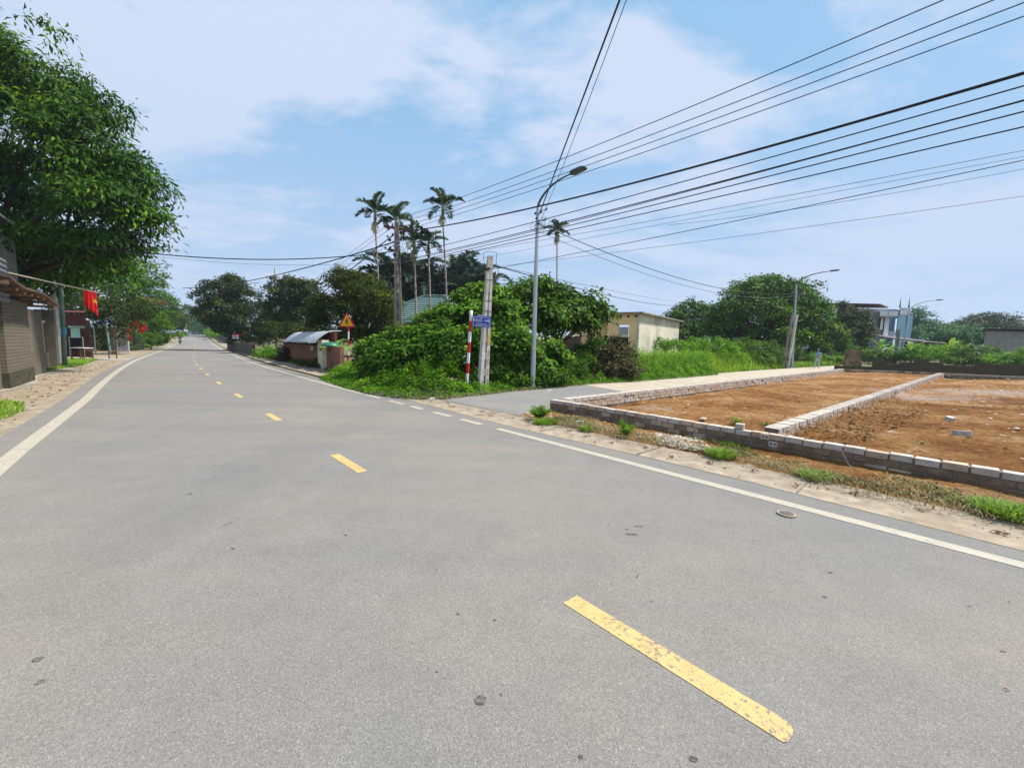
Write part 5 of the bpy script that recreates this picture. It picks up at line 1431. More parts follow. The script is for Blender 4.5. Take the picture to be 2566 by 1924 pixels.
mb = MB(); sb(mb, ru(814), ua - .1, -.12, .25, -.1, zp); mb.build('corner_pillar', basic('limewash', (.75, .68, .55), .9, var=.15, scale=3, c2=(.2, .16, .1), thr=(.6, .75)), shed)
mb = MB(); sb(mb, ru(785), ru(779), -.02, 0.0, zt - .35, zt - .08); mb.build('house_plate', M['white_board'], shed)
text_obj('11K', 'plate_text', .16, M['sign_blue'], shed, Matrix.Translation((ru(782), .024, zt - .215)) @ Matrix.Rotation(R(180), 4, 'Z') @ Matrix.Rotation(R(90), 4, 'X'), .002)
# wavy tin sheet roof
mb = MB(); nx, ny = 40, 8; zr = rp(760, 838).z
vs = []; fs = []
for i in range(nx + 1):
    for j in range(ny + 1):
        u = ru(812) + (ub + .5 - ru(812)) * i / nx; v = -.45 + 1.45 * j / ny
        z = zt + .12 + (zr - zt + .05) * min(1, (j / ny) * 1.8) ** .7 + .035 * math.sin(i * 1.9) + .05 * noise.noise(Vector((u * 1.2, v * 1.5, 0))) - (.16 * max(0, (i / nx - .9) * 10) * (1 - j / ny)) 
        vs.append((u, -v, z))
for i in range(nx):
    for j in range(ny): fs.append((i * (ny + 1) + j, i * (ny + 1) + j + 1, (i + 1) * (ny + 1) + j + 1, (i + 1) * (ny + 1) + j))
me = bpy.data.meshes.new('tin_roof'); me.from_pydata(vs, [], fs)
link_mesh(me, 'roof_sheet', basic('tin_sheet', (.42, .44, .47), .5, .3, var=.1, scale=3, c2=(.25, .25, .27), thr=(.55, .7)), shed, smooth=True)
mb = MB(); sb(mb, ua + .2, ub + .6, -.4, -.05, zt - .02, zt + .07); mb.build('roof_edge', M['dark'], shed)
# old tiled lean-to roof to its left
mb = MB(); zl = rp(700, 858, .6).z
mb.prism([(ub + .3, -.1, zl), (u2 + .3, -.1, zl + .1), (u2 - .2, -2.4, zl + .55), (ub + .3, -2.4, zl + .95)], (0, 0, .07)); mb.build('lean_to_roof', M['roof_tile_old'], shed)
# red steel gate and brick wall to the right of the pillar
gt_ = thing('red_gate', 'rusty red steel gate leaf between the white pillar and the right brick wall', 'gate', (RP.x, RP.y, 0), rzR)
mb = MB(); sb(mb, ru(842, .5), ru(815, .5), .5, .56, .1, rp(825, 834, .5).z); mb.build('steel_leaf', basic('rusty_red', (.24, .055, .035), .75, var=.25, scale=4), gt_)
mb = MB(); 
for f in (0, .5, 1): 
    u = ru(842, .5) + (ru(815, .5) - ru(842, .5)) * f; sb(mb, u - .04, u + .04, .44, .5, .1, rp(825, 834, .5).z)
mb.build_each('gate_frame', M['rust'], gt_)
bw = thing('brick_wall', 'dark stained red brick wall between the red gate and the warning sign', 'wall', (RP.x, RP.y, 0), rzR)
mb = MB(); sb(mb, ru(852), ru(818), .0, .2, -.1, rp(830, 868).z); mb.build('wall_face', M['brick_red'], bw)
t = thing('green_basin', 'small upturned green plastic basin lying on the brick wall top', 'basin', (rp(828, 866).x, rp(828, 866).y, rp(830, 868).z))
MB().tube([(0, 0, .0), (0, 0, .06), (0, 0, .2), (0, 0, .24)], [.48, .46, .34, .1], 16).build('basin_shell', basic('green_plastic', (.02, .14, .08), .4), t, smooth=True)
# posts and pale beam of the yard
for i, (px, pt_) in enumerate(((673, 831), (692, 832), (712, 832), (739, 832), (801, 822))):
    q = rp(px, 870, 2.6 if i > 1 else 1.0); z = rp(px, pt_, 2.6 if i > 1 else 1.0).z
    t = thing('yard_post', ['leftmost mossy post of the yard left of the brick shed', 'second mossy post, directly left of the brick shed', 'first short post seen behind the lean-to roof', 'second short post seen behind the tin roof', 'tall thin post rising at the right end of the tin roof'][i], 'post', (q.x, q.y, 0), rzR, 'posts of the yard by the brick shed')
    MB().box((0, 0, z / 2), (.2 if i < 4 else .12, .2 if i < 4 else .12, z)).build('post_shaft', M['concrete'], t)
a, b_ = rp(676, 832, 1.0), rp(765, 820, 2.2)
t = thing('roof_beam', 'long pale beam resting slantwise on the yard posts', 'beam', a)
MB().tube([(0, 0, .06), tuple(b_ - a)], .09, 6).build('beam_shaft', M['concrete'], t)
# concrete wall in the shade behind the shed
t = thing('rear_wall', 'grey concrete wall in the shade behind the tin roof', 'wall', (rp(775, 850, 4).x, rp(775, 850, 4).y, 0), rzR)
mb = MB(); w_ = (rp(752, 850, 4) - rp(805, 850, 4)).length; mb.box((0, 0, rp(770, 826, 4).z / 2), (w_, .2, rp(770, 826, 4).z)); mb.build('wall_face', M['wall_grey'], t)
# low wall with sign further along
LW0 = g(640, 890); LW1 = g(574, 876)
dL = (LW1 - LW0).normalized()
t = thing('low_wall', 'low crumbling brown wall on the right shoulder under the dark tree', 'wall', (LW0.x, LW0.y, 0), math.atan2(dL.y, dL.x))
hb_ = at(600, 858, (LW0.y + LW1.y) / 2).z
MB().box(((LW1 - LW0).length / 2, .1, hb_ / 2), ((LW1 - LW0).length, .25, hb_)).build('wall_face', M['wall_grey'], t)
Ds = 50.0
q = at(590, 878, Ds)
t = thing('shop_sign', 'white board reading VÁN on a thin post under a red banner strip', 'sign', (q.x, Ds, 0))
a, b_ = at(582, 840, Ds), at(597, 849, Ds)
MB().box(((a.x + b_.x) / 2 - q.x, 0, (a.z + b_.z) / 2), (b_.x - a.x, .05, a.z - b_.z)).build('sign_panel', M['white_board'], t)
text_obj('VÁN', 'sign_text', .3, basic('dark_red_letters', (.18, .01, .05), .6), t, Matrix.Translation(((a.x + b_.x) / 2 - q.x, -.03, (a.z + b_.z) / 2 - .01)) @ Matrix.Rotation(R(90), 4, 'X'), .003)
MB().box((.3, .05, .9), (.09, .06, 1.9)).build('sign_post', M['wood'], t)
t = thing('red_banner', 'bright red banner strip hung above the white VÁN board', 'banner', at(582, 839, Ds + .2))
a, b_ = at(582, 835, Ds), at(608, 840, Ds)
MB().box(((b_.x - a.x) / 2, 0, 0), (b_.x - a.x, .03, .24)).build('banner_cloth', M['flag'], t)
# grey sheet fence
F0, F1 = g(581, 865), g(541, 856)
t = thing('sheet_fence', 'tall grey corrugated metal sheet fence at the far right roadside', 'fence', (F0.x, F0.y, 0))
dF = F1 - F0
for i, (fa_, fb_, hy, mt) in enumerate(((0.0, .42, 823, 'wall_pale'), (.42, .75, 826, 'corr'), (.75, 1.0, 838, 'corr'))):
    mb = MB(); n = 14; vs = []; fs = []
    h = at(565, hy, F0.lerp(F1, (fa_ + fb_) / 2).y).z
    for k in range(n + 1):
        p = dF * (fa_ + (fb_ - fa_) * k / n) + Vector((.08, -.06, 0)) * (k % 2); vs += [(p.x, p.y, 0), (p.x, p.y, h)]
    for k in range(n): fs.append((2 * k, 2 * k + 2, 2 * k + 3, 2 * k + 1))
    mb.add(vs, fs); o = mb.build('metal_sheet', M[mt], t); sm = o.modifiers.new('s', 'SOLIDIFY'); sm.thickness = .03
D_f = 90
for (lab, px, py, w, h) in (('far pinkish red flag above the metal sheet fence', 546, 814, 1.0, .75), ('tiny far orange-red flag left of the metal fence', 538, 823, .35, .8)):
    q = at(px, py, D_f if px > 540 else 110)
    t = flag(lab, q, (1, 0, -.3), (0, 0, -1), w, h, 1.5, .06, (.5, .5), .2, None, 2.0)
    MB().tube([(0, .03, .5), (-.02, .03, -2.2)], .03, 5).build('flag_staff', M['bamboo'], t)
# far roofed house between the trees
Dh = 95
t = thing('far_house', 'small far house with brown roof and pale columns between the two dark trees', 'house', (at(658, 790, Dh).x, Dh, 0))
mb = MB(); fbox(mb, 647, 772, 672, 850, Dh + 2, 5); mb.build('wall', M['wall_pale'], t, world=True)
mb = MB()
for px in (650, 660, 671): fbox(mb, px - 1.3, 770, px + 1.3, 790, Dh, .3)
fbox(mb, 645, 786, 676, 792, Dh - .2, 2.4); mb.build('balcony', M['concrete'], t, world=True)
mb = MB(); a = at(643, 771, Dh); b_ = at(688, 771, Dh); zz = at(660, 760, Dh).z
mb.prism([(a.x, Dh - 1, a.z), (b_.x, Dh - 1, a.z), (b_.x - 1, Dh + 3.5, zz), (a.x + 1, Dh + 3.5, zz)], (0, 0, .2)); mb.build('roof', M['roof_tile_old'], t, world=True)

# ------------------------------------------------------------------ house with green tiled hip roofs
M['green_tile'] = mg = basic('green_tile', (.09, .16, .15), .5, var=.12, scale=3, spec=.5)
def hip_roof(mb, cx, cy, w, d, z0, h, rid, rz):
    Mx = Matrix.Translation((cx, cy, 0)) @ Matrix.Rotation(rz, 4, 'Z')
    rows = 14
    for r_ in range(rows):
        f0, f1 = r_ / rows, (r_ + 1) / rows
        def ring(f, dz): 
            x = (w / 2) * (1 - f) + (rid / 2) * f; y = (d / 2) * (1 - f); z = z0 + h * f + dz
            return [Mx @ Vector(v) for v in ((-x, -y, z), (x, -y, z), (x, y, z), (-x, y, z))]
        a, b_ = ring(f0, .05), ring(f1, 0.0)
        mb.add(a + b_, [(0, 1, 5, 4), (1, 2, 6, 5), (2, 3, 7, 6), (3, 0, 4, 7)])
        c = ring(f0, 0.0); mb.add(c + a, [(0, 1, 5, 4), (1, 2, 6, 5), (2, 3, 7, 6), (3, 0, 4, 7)])
    caps = []
    for (sx, sy) in ((-1, -1), (1, -1), (1, 1), (-1, 1)):
        caps.append((Mx @ Vector((sx * w / 2, sy * d / 2, z0 + .07)), Mx @ Vector((sx * rid / 2, 0, z0 + h + .05))))
    return caps, (Mx @ Vector((-rid / 2, 0, z0 + h + .05)), Mx @ Vector((rid / 2, 0, z0 + h + .05)))
DG = 30.0
c = at(1058, 790, DG + 3)
t = thing('green_roof_house', 'house with dark green tiled hip roofs behind the vines and palms', 'house', (c.x, DG + 3, 0), 0)
ze = at(1030, 808, DG).z; zr = at(1072, 741, DG + 3).z
mb = MB(); caps, rg = hip_roof(mb, at(1072, 760, DG + 3).x + .4, DG + 3.5, 8.6, 7.0, ze, zr - ze, 1.8, R(-14)); mb.build('roof', mg, t, world=True)
mc = MB()
for a, b_ in caps + [rg]: mc.tube([a, b_], .1, 6)
f_ = rg[0]; mc.tube([f_, f_ + Vector((0, 0, .3)), f_ + Vector((0, 0, .6))], [.09, .05, .015], 6); mc.build('ridge_cap', mg, t, world=True)
mb = MB(); mb.box((c.x + .4, DG + 3.6, ze / 2), (7.2, 5.6, ze), R(-14)); mb.build('wall', basic('pale_wall', (.55, .52, .5), .85, var=.1), t, world=True)
ze2 = at(1180, 795, DG + 9).z; zr2 = at(1190, 730, DG + 9).z
mb = MB(); caps, rg = hip_roof(mb, at(1190, 760, DG + 9).x, DG + 9, 11, 8, ze2, zr2 - ze2, 3, R(-14)); mb.build('rear_roof', mg, t, world=True)
mb = MB(); mb.box((at(1190, 760, DG + 9).x, DG + 9, ze2 / 2), (9.5, 6.6, ze2), R(-14)); mb.build('rear_wall', M['wall_pale'], t, world=True)

# ------------------------------------------------------------------ pinkish brick shed and yellow house up the lane
def lane_house(name, label, pxc, D, rz, w, d, h, mat, zb=None, cat='house'):
    q = at(pxc, 850, D); zb = rise_l(q) if zb is None else zb
    return thing(name, label, cat, (q.x, D, zb), rz)
ps = thing('brick_outhouse', 'low pinkish brick outhouse with slanting slab roof half hidden in bushes', 'shed', (at(1428, 860, 20).x, 20, .1), R(20))
z1, z2 = at(1400, 854, 20).z - .1, at(1456, 842, 20).z - .1
mb = MB(); mb.add([(-.75, 0, -.1), (.65, 0, -.1), (.65, 0, z2), (-.75, 0, z1), (-.75, 2.5, -.1), (.65, 2.5, -.1), (.65, 2.5, z2), (-.75, 2.5, z1)], [(0, 1, 2, 3), (5, 4, 7, 6), (1, 5, 6, 2), (4, 0, 3, 7), (3, 2, 6, 7), (4, 5, 1, 0)])
mb.build('wall', M['brick_pink'], ps)
mb = MB(); mb.prism([(-.85, -.15, z1 + .005), (.75, -.15, z2 + .005), (.75, 2.7, z2 + .005), (-.85, 2.7, z1 + .005)], (0, 0, .07)); mb.build('roof_slab', M['concrete_old'], ps)
M['yellow_wall'] = basic('yellow_render', (.88, .62, .31), .85, var=.05, scale=1.2, bump=.15, c2=(.5, .36, .2), thr=(.6, .8))
M['dirty_wall'] = basic('weathered_render', (.62, .57, .46), .9, var=.12, scale=1.2, bump=.3, c2=(.33, .31, .26), thr=(.48, .66))
DY = 27.0
cn = at(1603, 800, DY)                     # front corner
yl = thing('yellow_house', 'flat-roofed yellow house with weathered grey right wall beyond the dry bush', 'house', (cn.x, DY, rise_l(cn)), 0)
zt = at(1603, 786, DY).z - rise_l(cn)
dl = Vector((-.86, .50, 0)).normalized(); dr = Vector((.62, .78, 0)).normalized()
def on_line(px, P, d):   # length along d from P where pixel column px hits
    q = vplane(px, 850, P, d); return (q - Vector((P.x, P.y, q.z))).dot(d)
P_ = Vector((cn.x, DY, 0)); wl = on_line(1522, P_, dl); wl2 = on_line(1470, P_, dl); wr = on_line(1700, P_, dr)
print('yellow house', wl, wl2, wr, zt)
wr = min(max(wr, 3), 14)
mb = MB()
def wallbox(mb, d0, L0, L1, z0, z1, th=.2, off=0.0, n_=None):
    n_ = n_ or Vector((0, 0, 0))
    a = d0 * L0; b_ = d0 * L1
    mb.prism([(a.x + n_.x * off, a.y + n_.y * off, z0), (b_.x + n_.x * off, b_.y + n_.y * off, z0), (b_.x + n_.x * off, b_.y + n_.y * off, z1), (a.x + n_.x * off, a.y + n_.y * off, z1)], n_ * th)
nl = Vector((dl.y, -dl.x, 0)); nl = nl if nl.y > 0 else -nl      # inward
nr = Vector((dr.y, -dr.x, 0)); nr = nr if nr.x < 0 else -nr
# left facade with a window and a doorway
wz0, wz1 = at(1560, 850, DY).z - rise_l(cn), at(1560, 822, DY).z - rise_l(cn)
wx0, wx1 = on_line(1573, P_, dl), on_line(1550, P_, dl)
wallbox(mb, dl, .21, wl, 0, wz0 - .35, .2, 0, nl); wallbox(mb, dl, .21, wl, wz1 + .25, zt, .2, 0, nl)
wallbox(mb, dl, .21, wx0 - .05, wz0 - .35, wz1 + .25, .2, 0, nl); wallbox(mb, dl, wx1 + .05, wl, wz0 - .35, wz1 + .25, .2, 0, nl)
mb.build('wall', M['yellow_wall'], yl)
mb = MB(); wallbox(mb, dl, wl, wl2 + 2.0, 0, zt * .92, .2, 1.6, nl); mb.build('set_back_wall', M['yellow_wall'], yl)
mb = MB(); wallbox(mb, dl, wl - .2, wl, 0, zt - .01, 1.6, .2, nl); mb.build('return_wall', M['yellow_wall'], yl)
mb = MB(); wallbox(mb, dr, 0, wr, 0, zt, .2, 0, nr); mb.build('side_wall', M['dirty_wall'], yl)
mb = MB(); o_ = .25
cA = -nl * o_ - nr * o_; 
P1 = cA; P2 = dr * (wr + .3) - nr * o_; P3 = P2 + dl * (wl + .3); P4 = dl * (wl + .3) - nl * o_
mb.prism([(v.x, v.y, zt + .001) for v in (P1, P2, P3, P4)], (0, 0, .1)); P5 = dl * (wl2 + 2.2) + nl * 1.0; P6 = P5 + nl * 5; P7 = dl * (wl + .301) + nl * 6; P8 = dl * (wl + .301) + nl * 1.0
mb.prism([(v.x, v.y, zt * .92 + .002) for v in (P8, P5, P6, P7)], (0, 0, .1)); mb.build('roof_slab', M['concrete_old'], yl)
mb = MB()
for i in range(4):
    f = .25 + i * wl * .24; a = dl * f - nl * .012; mb.box((a.x, a.y, zt - .16), (.16, .03, .12), math.atan2(dl.y, dl.x))
mb.build_each('vent_hole', M['dark'], yl)
wn = MB(); wallbox(wn, dl, wx0, wx1, wz0 + .32, wz1 + .1, .04, .06, nl); w_o = wn.build('window', basic('grey_shutter', (.36, .37, .4), .6), yl)
mb = MB(); wallbox(mb, dl, wx0 - .12, wx1 + .12, wz0 + .12, wz0 + .2, .42, -.25, nl); mb.build('window_ledge', M['dirty_wall'], yl)
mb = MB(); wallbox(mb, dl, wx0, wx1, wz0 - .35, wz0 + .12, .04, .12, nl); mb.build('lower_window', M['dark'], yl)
mb = MB(); wallbox(mb, dl, wx0, wx1, wz0 + .2, wz0 + .32, .03, .04, nl); mb.build('window_sill', M['yellow_wall'], yl)
mb = MB()
for px in (1480, 1518):
    L0 = on_line(px - 4, P_ + nl * 1.6, dl); L1 = on_line(px + 4, P_ + nl * 1.6, dl); a_, b2 = min(L0, L1), max(L0, L1)
    wallbox(mb, dl, a_, b2, .8, zt * .62, .03, 1.585, nl)
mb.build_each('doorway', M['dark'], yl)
mb = MB(); wallbox(mb, dl, on_line(1472, P_, dl), on_line(1468, P_, dl), 0, zt * .9, .15, .3, nl); mb.build('porch_post', M['wood'], yl)

# ------------------------------------------------------------------ buildings far right
D0 = 58.0
M['grey_render'] = basic('grey_render', (.24, .26, .26), .88, var=.1, scale=.8, bump=.1, c2=(.16, .17, .17), thr=(.5, .75))
M['sky_blue'] = basic('light_blue_render', (.3, .5, .62), .8, var=.06, scale=1)
gh = thing('grey_house', 'two-storey grey house with maroon roof edge and white balcony box behind the dark tree', 'house', (at(2180, 850, D0).x, D0, rise_l((50, D0))))
mb = MB(); fbox(mb, 2105, 772, 2206, 905, D0 + 1.5, 6); mb.build('wall', M['grey_render'], gh, world=True)
mb = MB(); a, b_, c_ = at(2080, 770, D0), at(2216, 765, D0), at(2240, 777, D0 + 5)
mb.prism([(a.x, D0 + 1, a.z + .6), (b_.x, D0 + .6, b_.z + .1), (c_.x, D0 + 6, c_.z + .4), (a.x, D0 + 8, a.z + .6)], (0, 0, .16)); mb.build('roof_edge', M['maroon'], gh, world=True)
mb = MB(); fbox(mb, 2206, 774, 2236, 870, D0 + 4, 4); mb.build('facade', M['sky_blue'], gh, world=True)
mb = MB(); fbox(mb, 2206, 779, 2226, 792, D0 - .2, 3); fbox(mb, 2226, 779, 2250, 792, D0 - .2, 1.5); mb.build('balcony_box', M['post_white'], gh, world=True)
mb = MB(); fbox(mb, 2218, 797, 2224, 846, D0 + 1.2, .3); fbox(mb, 2208, 797, 2211, 826, D0 + 1.2, .3); fbox(mb, 2218, 842, 2240, 848, D0, 2); mb.build_each('white_trim', M['post_white'], gh, world=True)
mb = MB(); fbox(mb, 2211.5, 797, 2217.5, 828, D0 + 1.3, .15); fbox(mb, 2204, 797, 2207.5, 825, D0 + 1.3, .15); mb.build_each('window', M['dark'], gh, world=True)
mb = MB()
for i in range(8): fbox(mb, 2226 + i * 2.2, 829, 2226.5 + i * 2.2, 842, D0 + .2, .05)
for y in (829, 833, 837): fbox(mb, 2225, y, 2243, y + .7, D0 + .2, .05)
mb.build('balcony_rail', M['galv'], gh, world=True)
bh_ = thing('light_blue_house', 'narrow light blue tower house with slatted parapet beside the grey house', 'house', (at(2265, 850, D0 + 3).x, D0 + 3, rise_l((50, D0))))
mb = MB(); fbox(mb, 2252, 790, 2259, 900, D0 + 2, 5); fbox(mb, 2274, 790, 2280, 860, D0 + 2, 5); fbox(mb, 2259.1, 845, 2273.9, 900, D0 + 2.5, 4); mb.build('wall', M['sky_blue'], bh_, world=True)
mb = MB(); fbox(mb, 2259.1, 793, 2273.9, 845, D0 + 3.5, .2); mb.build('recess', basic('recess_blue', (.06, .2, .33), .8), bh_, world=True)
mb = MB(); fbox(mb, 2240, 776, 2257, 792, D0 + 3.5, 4); mb.build('side_parapet', M['grey_render'], bh_, world=True)
mb = MB(); fbox(mb, 2256, 771, 2280, 774, D0 + 1.9, 3); fbox(mb, 2256, 784, 2280, 789.8, D0 + 1.9, 3)
for i in range(6): fbox(mb, 2257 + i * 4.2, 774.1, 2259 + i * 4.2, 783.9, D0 + 1.95, .3)
mb.build('parapet', M['post_white'], bh_, world=True)
mb = MB()
for px in (2255, 2277): 
    a = at(px, 771, D0 + 2); mb.tube([a, a + Vector((0, 0, .4)), a + Vector((0, 0, 1.4))], [.14, .08, .02], 6)
mb.build_each('finial', M['galv_dark'], bh_, world=True)
mr = thing('maroon_roof_shed', 'long low shed with dark maroon sheet roof right of the light blue house', 'shed', (at(2310, 862, 50).x, 50, rise_l((50, 50))))
mb = MB(); a, b_ = at(2238, 850, 50), at(2375, 864, 46)
mb.prism([(a.x, 50, a.z), (b_.x, 46, b_.z), (b_.x + 1, 52, b_.z + .8), (a.x + 1, 56, a.z + .9)], (0, 0, .12)); mb.build('roof', basic('dark_sheet_roof', (.07, .045, .055), .6), mr, world=True)
mb = MB(); fbox(mb, 2262, 856, 2372, 900, 52, 3); mb.build('wall', M['maroon'], mr, world=True)
kb = thing('block_building', 'plain grey concrete block building with dark flat roof at the right edge', 'building', (at(2520, 860, 44).x, 44, rise_l((50, 44))), 0)
M['block'] = brick_mat('grey_block', (.34, .31, .28), (.28, .26, .24), (.22, .21, .19), .45, .22, grime=(.17, .16, .15))
mb = MB(); fbox(mb, 2473, 829, 2700, 900, 44, 5); mb.build('wall', M['block'], kb, world=True)
mb = MB(); fbox(mb, 2465, 822, 2710, 828.5, 43.4, 6.5); mb.build('roof_slab', M['concrete_old'], kb, world=True)
# ruined dark wall and brick stump
M['ruin'] = brick_mat('mossy_old_brick', (.12, .075, .045), (.085, .055, .035), (.06, .05, .035), .25, .1, grime=(.045, .055, .02))
r0 = gp(2150, 928, 0); r1 = PE + Vector((1.5, 2.5, 0)); r0 = PC + Vector((.9, 1.6, 0)); 
dR = (r1 - r0); dR.z = 0; LR = dR.length; rzq = math.atan2(dR.y, dR.x)
t = thing('ruined_wall', 'long low dark mossy ruined wall behind the far end of the plot', 'wall', (r0.x, r0.y, rise_l(r0)), rzq)
mb = MB(); n = 40
for i in range(n):
    h = (.85 + .09 * math.sin(i * 1.3) + random.uniform(-.09, .09)) if i > 2 else .45
    mb.box(((i + .5) * LR / n, 0, h / 2 - .1), (LR / n, .24, h + .2))
mb.build('wall_face', M['ruin'], t)
q = gp(2133, 927, 0)
t = thing('brick_stump', 'broken square brick gate stump where the lane wall meets the ruined wall', 'pillar', (q.x, q.y, rise_l(q)), rzq)
k = q.y / FOC; mb = MB()
for i in range(12): mb.box((random.uniform(-.03, .03), 0, .06 + i * .125), (36 * k * (1.02 if i < 6 else .85) * random.uniform(.96, 1.03), .7, .115))
mb.build('brick_courses', basic('old_tan_brick', (.33, .22, .14), .95, var=.35, scale=5, bump=.8, c2=(.09, .06, .03), thr=(.4, .6)), t)
# ================================================================== PEOPLE AND VEHICLES
def skin_body(name, verts, edges, mats, assign, parent, sub=2):
    """verts: (pos, (rx, ry)); root = 0"""
    me = bpy.data.meshes.new(name + '_cage'); me.from_pydata([v[0] for v in verts], edges, []); 
    o = bpy.data.objects.new(name + '_cage', me); COL.objects.link(o)
    o.modifiers.new('skin', 'SKIN'); o.modifiers.new('sub', 'SUBSURF').levels = sub; o.modifiers['sub'].render_levels = sub
    o.modifiers['skin'].use_smooth_shade = True
    for i, v in enumerate(verts):
        sv = me.skin_vertices[0].data[i]; sv.radius = v[1]; sv.use_root = (i == 0)
    dg = bpy.context.evaluated_depsgraph_get(); out = bpy.data.meshes.new_from_object(o.evaluated_get(dg)); out.name = name
    bpy.data.objects.remove(o); bpy.data.meshes.remove(me)
    out.materials.clear()
    for m in mats: out.materials.append(m)
    for p in out.polygons: p.material_index = assign(p.center)
    return link_mesh(out, name, None, parent, smooth=True)
M['skin'] = basic('skin', (.42, .24, .15), .6, var=.06)
M['hair'] = basic('hair', (.015, .012, .01), .6)
M['shirt'] = basic('light_blue_shirt', (.14, .38, .62), .8, var=.1, scale=8)
M['jeans'] = basic('pale_jeans', (.38, .46, .55), .85, var=.12, scale=8)
M['shoe'] = basic('shoe', (.35, .36, .38), .7)
def finger_chain(V, E, root, base, dr, side, cl, n=4, ln=.075, thumb=True):
    """four fingers and a thumb curling from the palm vertex"""
    for k in range(n):
        o = side * ((k - 1.5) * .02); L = ln * (.85, 1.0, .95, .75)[k]
        p0 = base + dr * .045 + o; p1 = p0 + dr * L * .5 + cl * .012; p2 = p1 + dr * L * .25 + cl * L * .45
        i = len(V); V += [(tuple(p0), (.01, .01)), (tuple(p1), (.009, .009)), (tuple(p2), (.008, .008))]; E += [(root, i), (i, i + 1), (i + 1, i + 2)]
    p0 = base + side * -.04 + dr * .01; p1 = p0 + side * -.015 + dr * .035 + cl * .01; i = len(V)
    V += [(tuple(p0), (.012, .012)), (tuple(p1), (.009, .009))]; E += [(root, i), (i, i + 1)]
Vx = Vector
pp = gp(2046, 923.5, 0)
man = thing('person', 'man in light blue shirt and pale jeans standing on the lane, looking down', 'person', (pp.x, pp.y, pp.z), R(-28))
hgt = at(2046, 878, pp.y).z - pp.z; sc = hgt / 1.72
V = [((0, 0, .95), (.15, .11)), ((0, 0, 1.12), (.15, .115)), ((0, .01, 1.32), (.17, .115)), ((0, .0, 1.43), (.12, .08)), ((0, -.02, 1.5), (.055, .055)),
     ((0, -.045, 1.58), (.075, .085)), ((0, -.05, 1.66), (.07, .08)),
     ((.1, 0, .88), (.095, .1)), ((.13, -.02, .5), (.062, .065)), ((.15, .02, .1), (.045, .045)), ((.17, -.14, .04), (.045, .03)),
     ((-.1, 0, .88), (.095, .1)), ((-.12, .0, .5), (.062, .065)), ((-.13, .03, .1), (.045, .045)), ((-.15, -.13, .04), (.045, .03)),
     ((.2, 0, 1.41), (.06, .06)), ((.29, .0, 1.16), (.045, .045)), ((.13, -.24, 1.12), (.032, .03)), ((.07, -.29, 1.12), (.03, .022)),
     ((-.2, 0, 1.41), (.06, .06)), ((-.29, .0, 1.16), (.045, .045)), ((-.13, -.24, 1.12), (.032, .03)), ((-.07, -.29, 1.12), (.03, .022))]
Ed = [(0, 1), (1, 2), (2, 3), (3, 4), (4, 5), (5, 6), (0, 7), (7, 8), (8, 9), (9, 10), (0, 11), (11, 12), (12, 13), (13, 14), (3, 15), (15, 16), (16, 17), (17, 18), (3, 19), (19, 20), (20, 21), (21, 22)]
finger_chain(V, Ed, 18, Vx(V[18][0]), Vx((-.6, -.5, .1)).normalized(), Vx((0, 0, 1)), Vx((-.3, .8, 0)))
finger_chain(V, Ed, 22, Vx(V[22][0]), Vx((.6, -.5, .1)).normalized(), Vx((0, 0, 1)), Vx((.3, .8, 0)))
V = [(tuple(Vx(v[0]) * sc), (v[1][0] * sc, v[1][1] * sc)) for v in V]
def asg(c):
    z = c.z / sc; ax = abs(c.x / sc)
    if z < .07: return 3
    if z < .98 : return 2
    if z > 1.46: return 0
    if z < 1.2 and c.y / sc < -.06 and ax < .34: return 0
    if ax > .225 and z < 1.24: return 0
    return 1
skin_body('person_body', V, Ed, [M['skin'], M['shirt'], M['jeans'], M['shoe']], asg, man)
mb = MB(); mb.sphere((0, -.03 * sc, 1.67 * sc), .098 * sc, 14, 8, sc=(.88, 1.0, .75)); mb.build('hair', M['hair'], man, smooth=True)
mb = MB(); mb.sphere((0, -.135 * sc, 1.6 * sc), .018 * sc, 6, 5)
mb.build('nose', M['skin'], man, smooth=True)
mb = MB()
for sx in (-1, 1): mb.sphere((sx * .032 * sc, -.122 * sc, 1.625 * sc), .012 * sc, 6, 4)
mb.box((0, -.125 * sc, 1.562 * sc), (.045 * sc, .01, .008 * sc)); mb.build('face_features', M['hair'], man)
mb = MB()
for sx in (-1, 1): mb.sphere((sx * .078 * sc, -.045 * sc, 1.61 * sc), .024 * sc, 6, 5, sc=(.5, .8, 1.2))
mb.build_each('ear', M['skin'], man, smooth=True)
t = thing('phone', 'dark phone or small case held by the man on the lane', 'phone', Vx((pp.x, pp.y, pp.z)) + Matrix.Rotation(R(-28), 3, 'Z') @ (Vx((0, -.33, 1.15)) * sc), R(-28))
MB().box((0, 0, 0), (.12, .02, .17), M=Matrix.Rotation(R(-40), 3, 'X')).build('phone_case', M['black'], t)

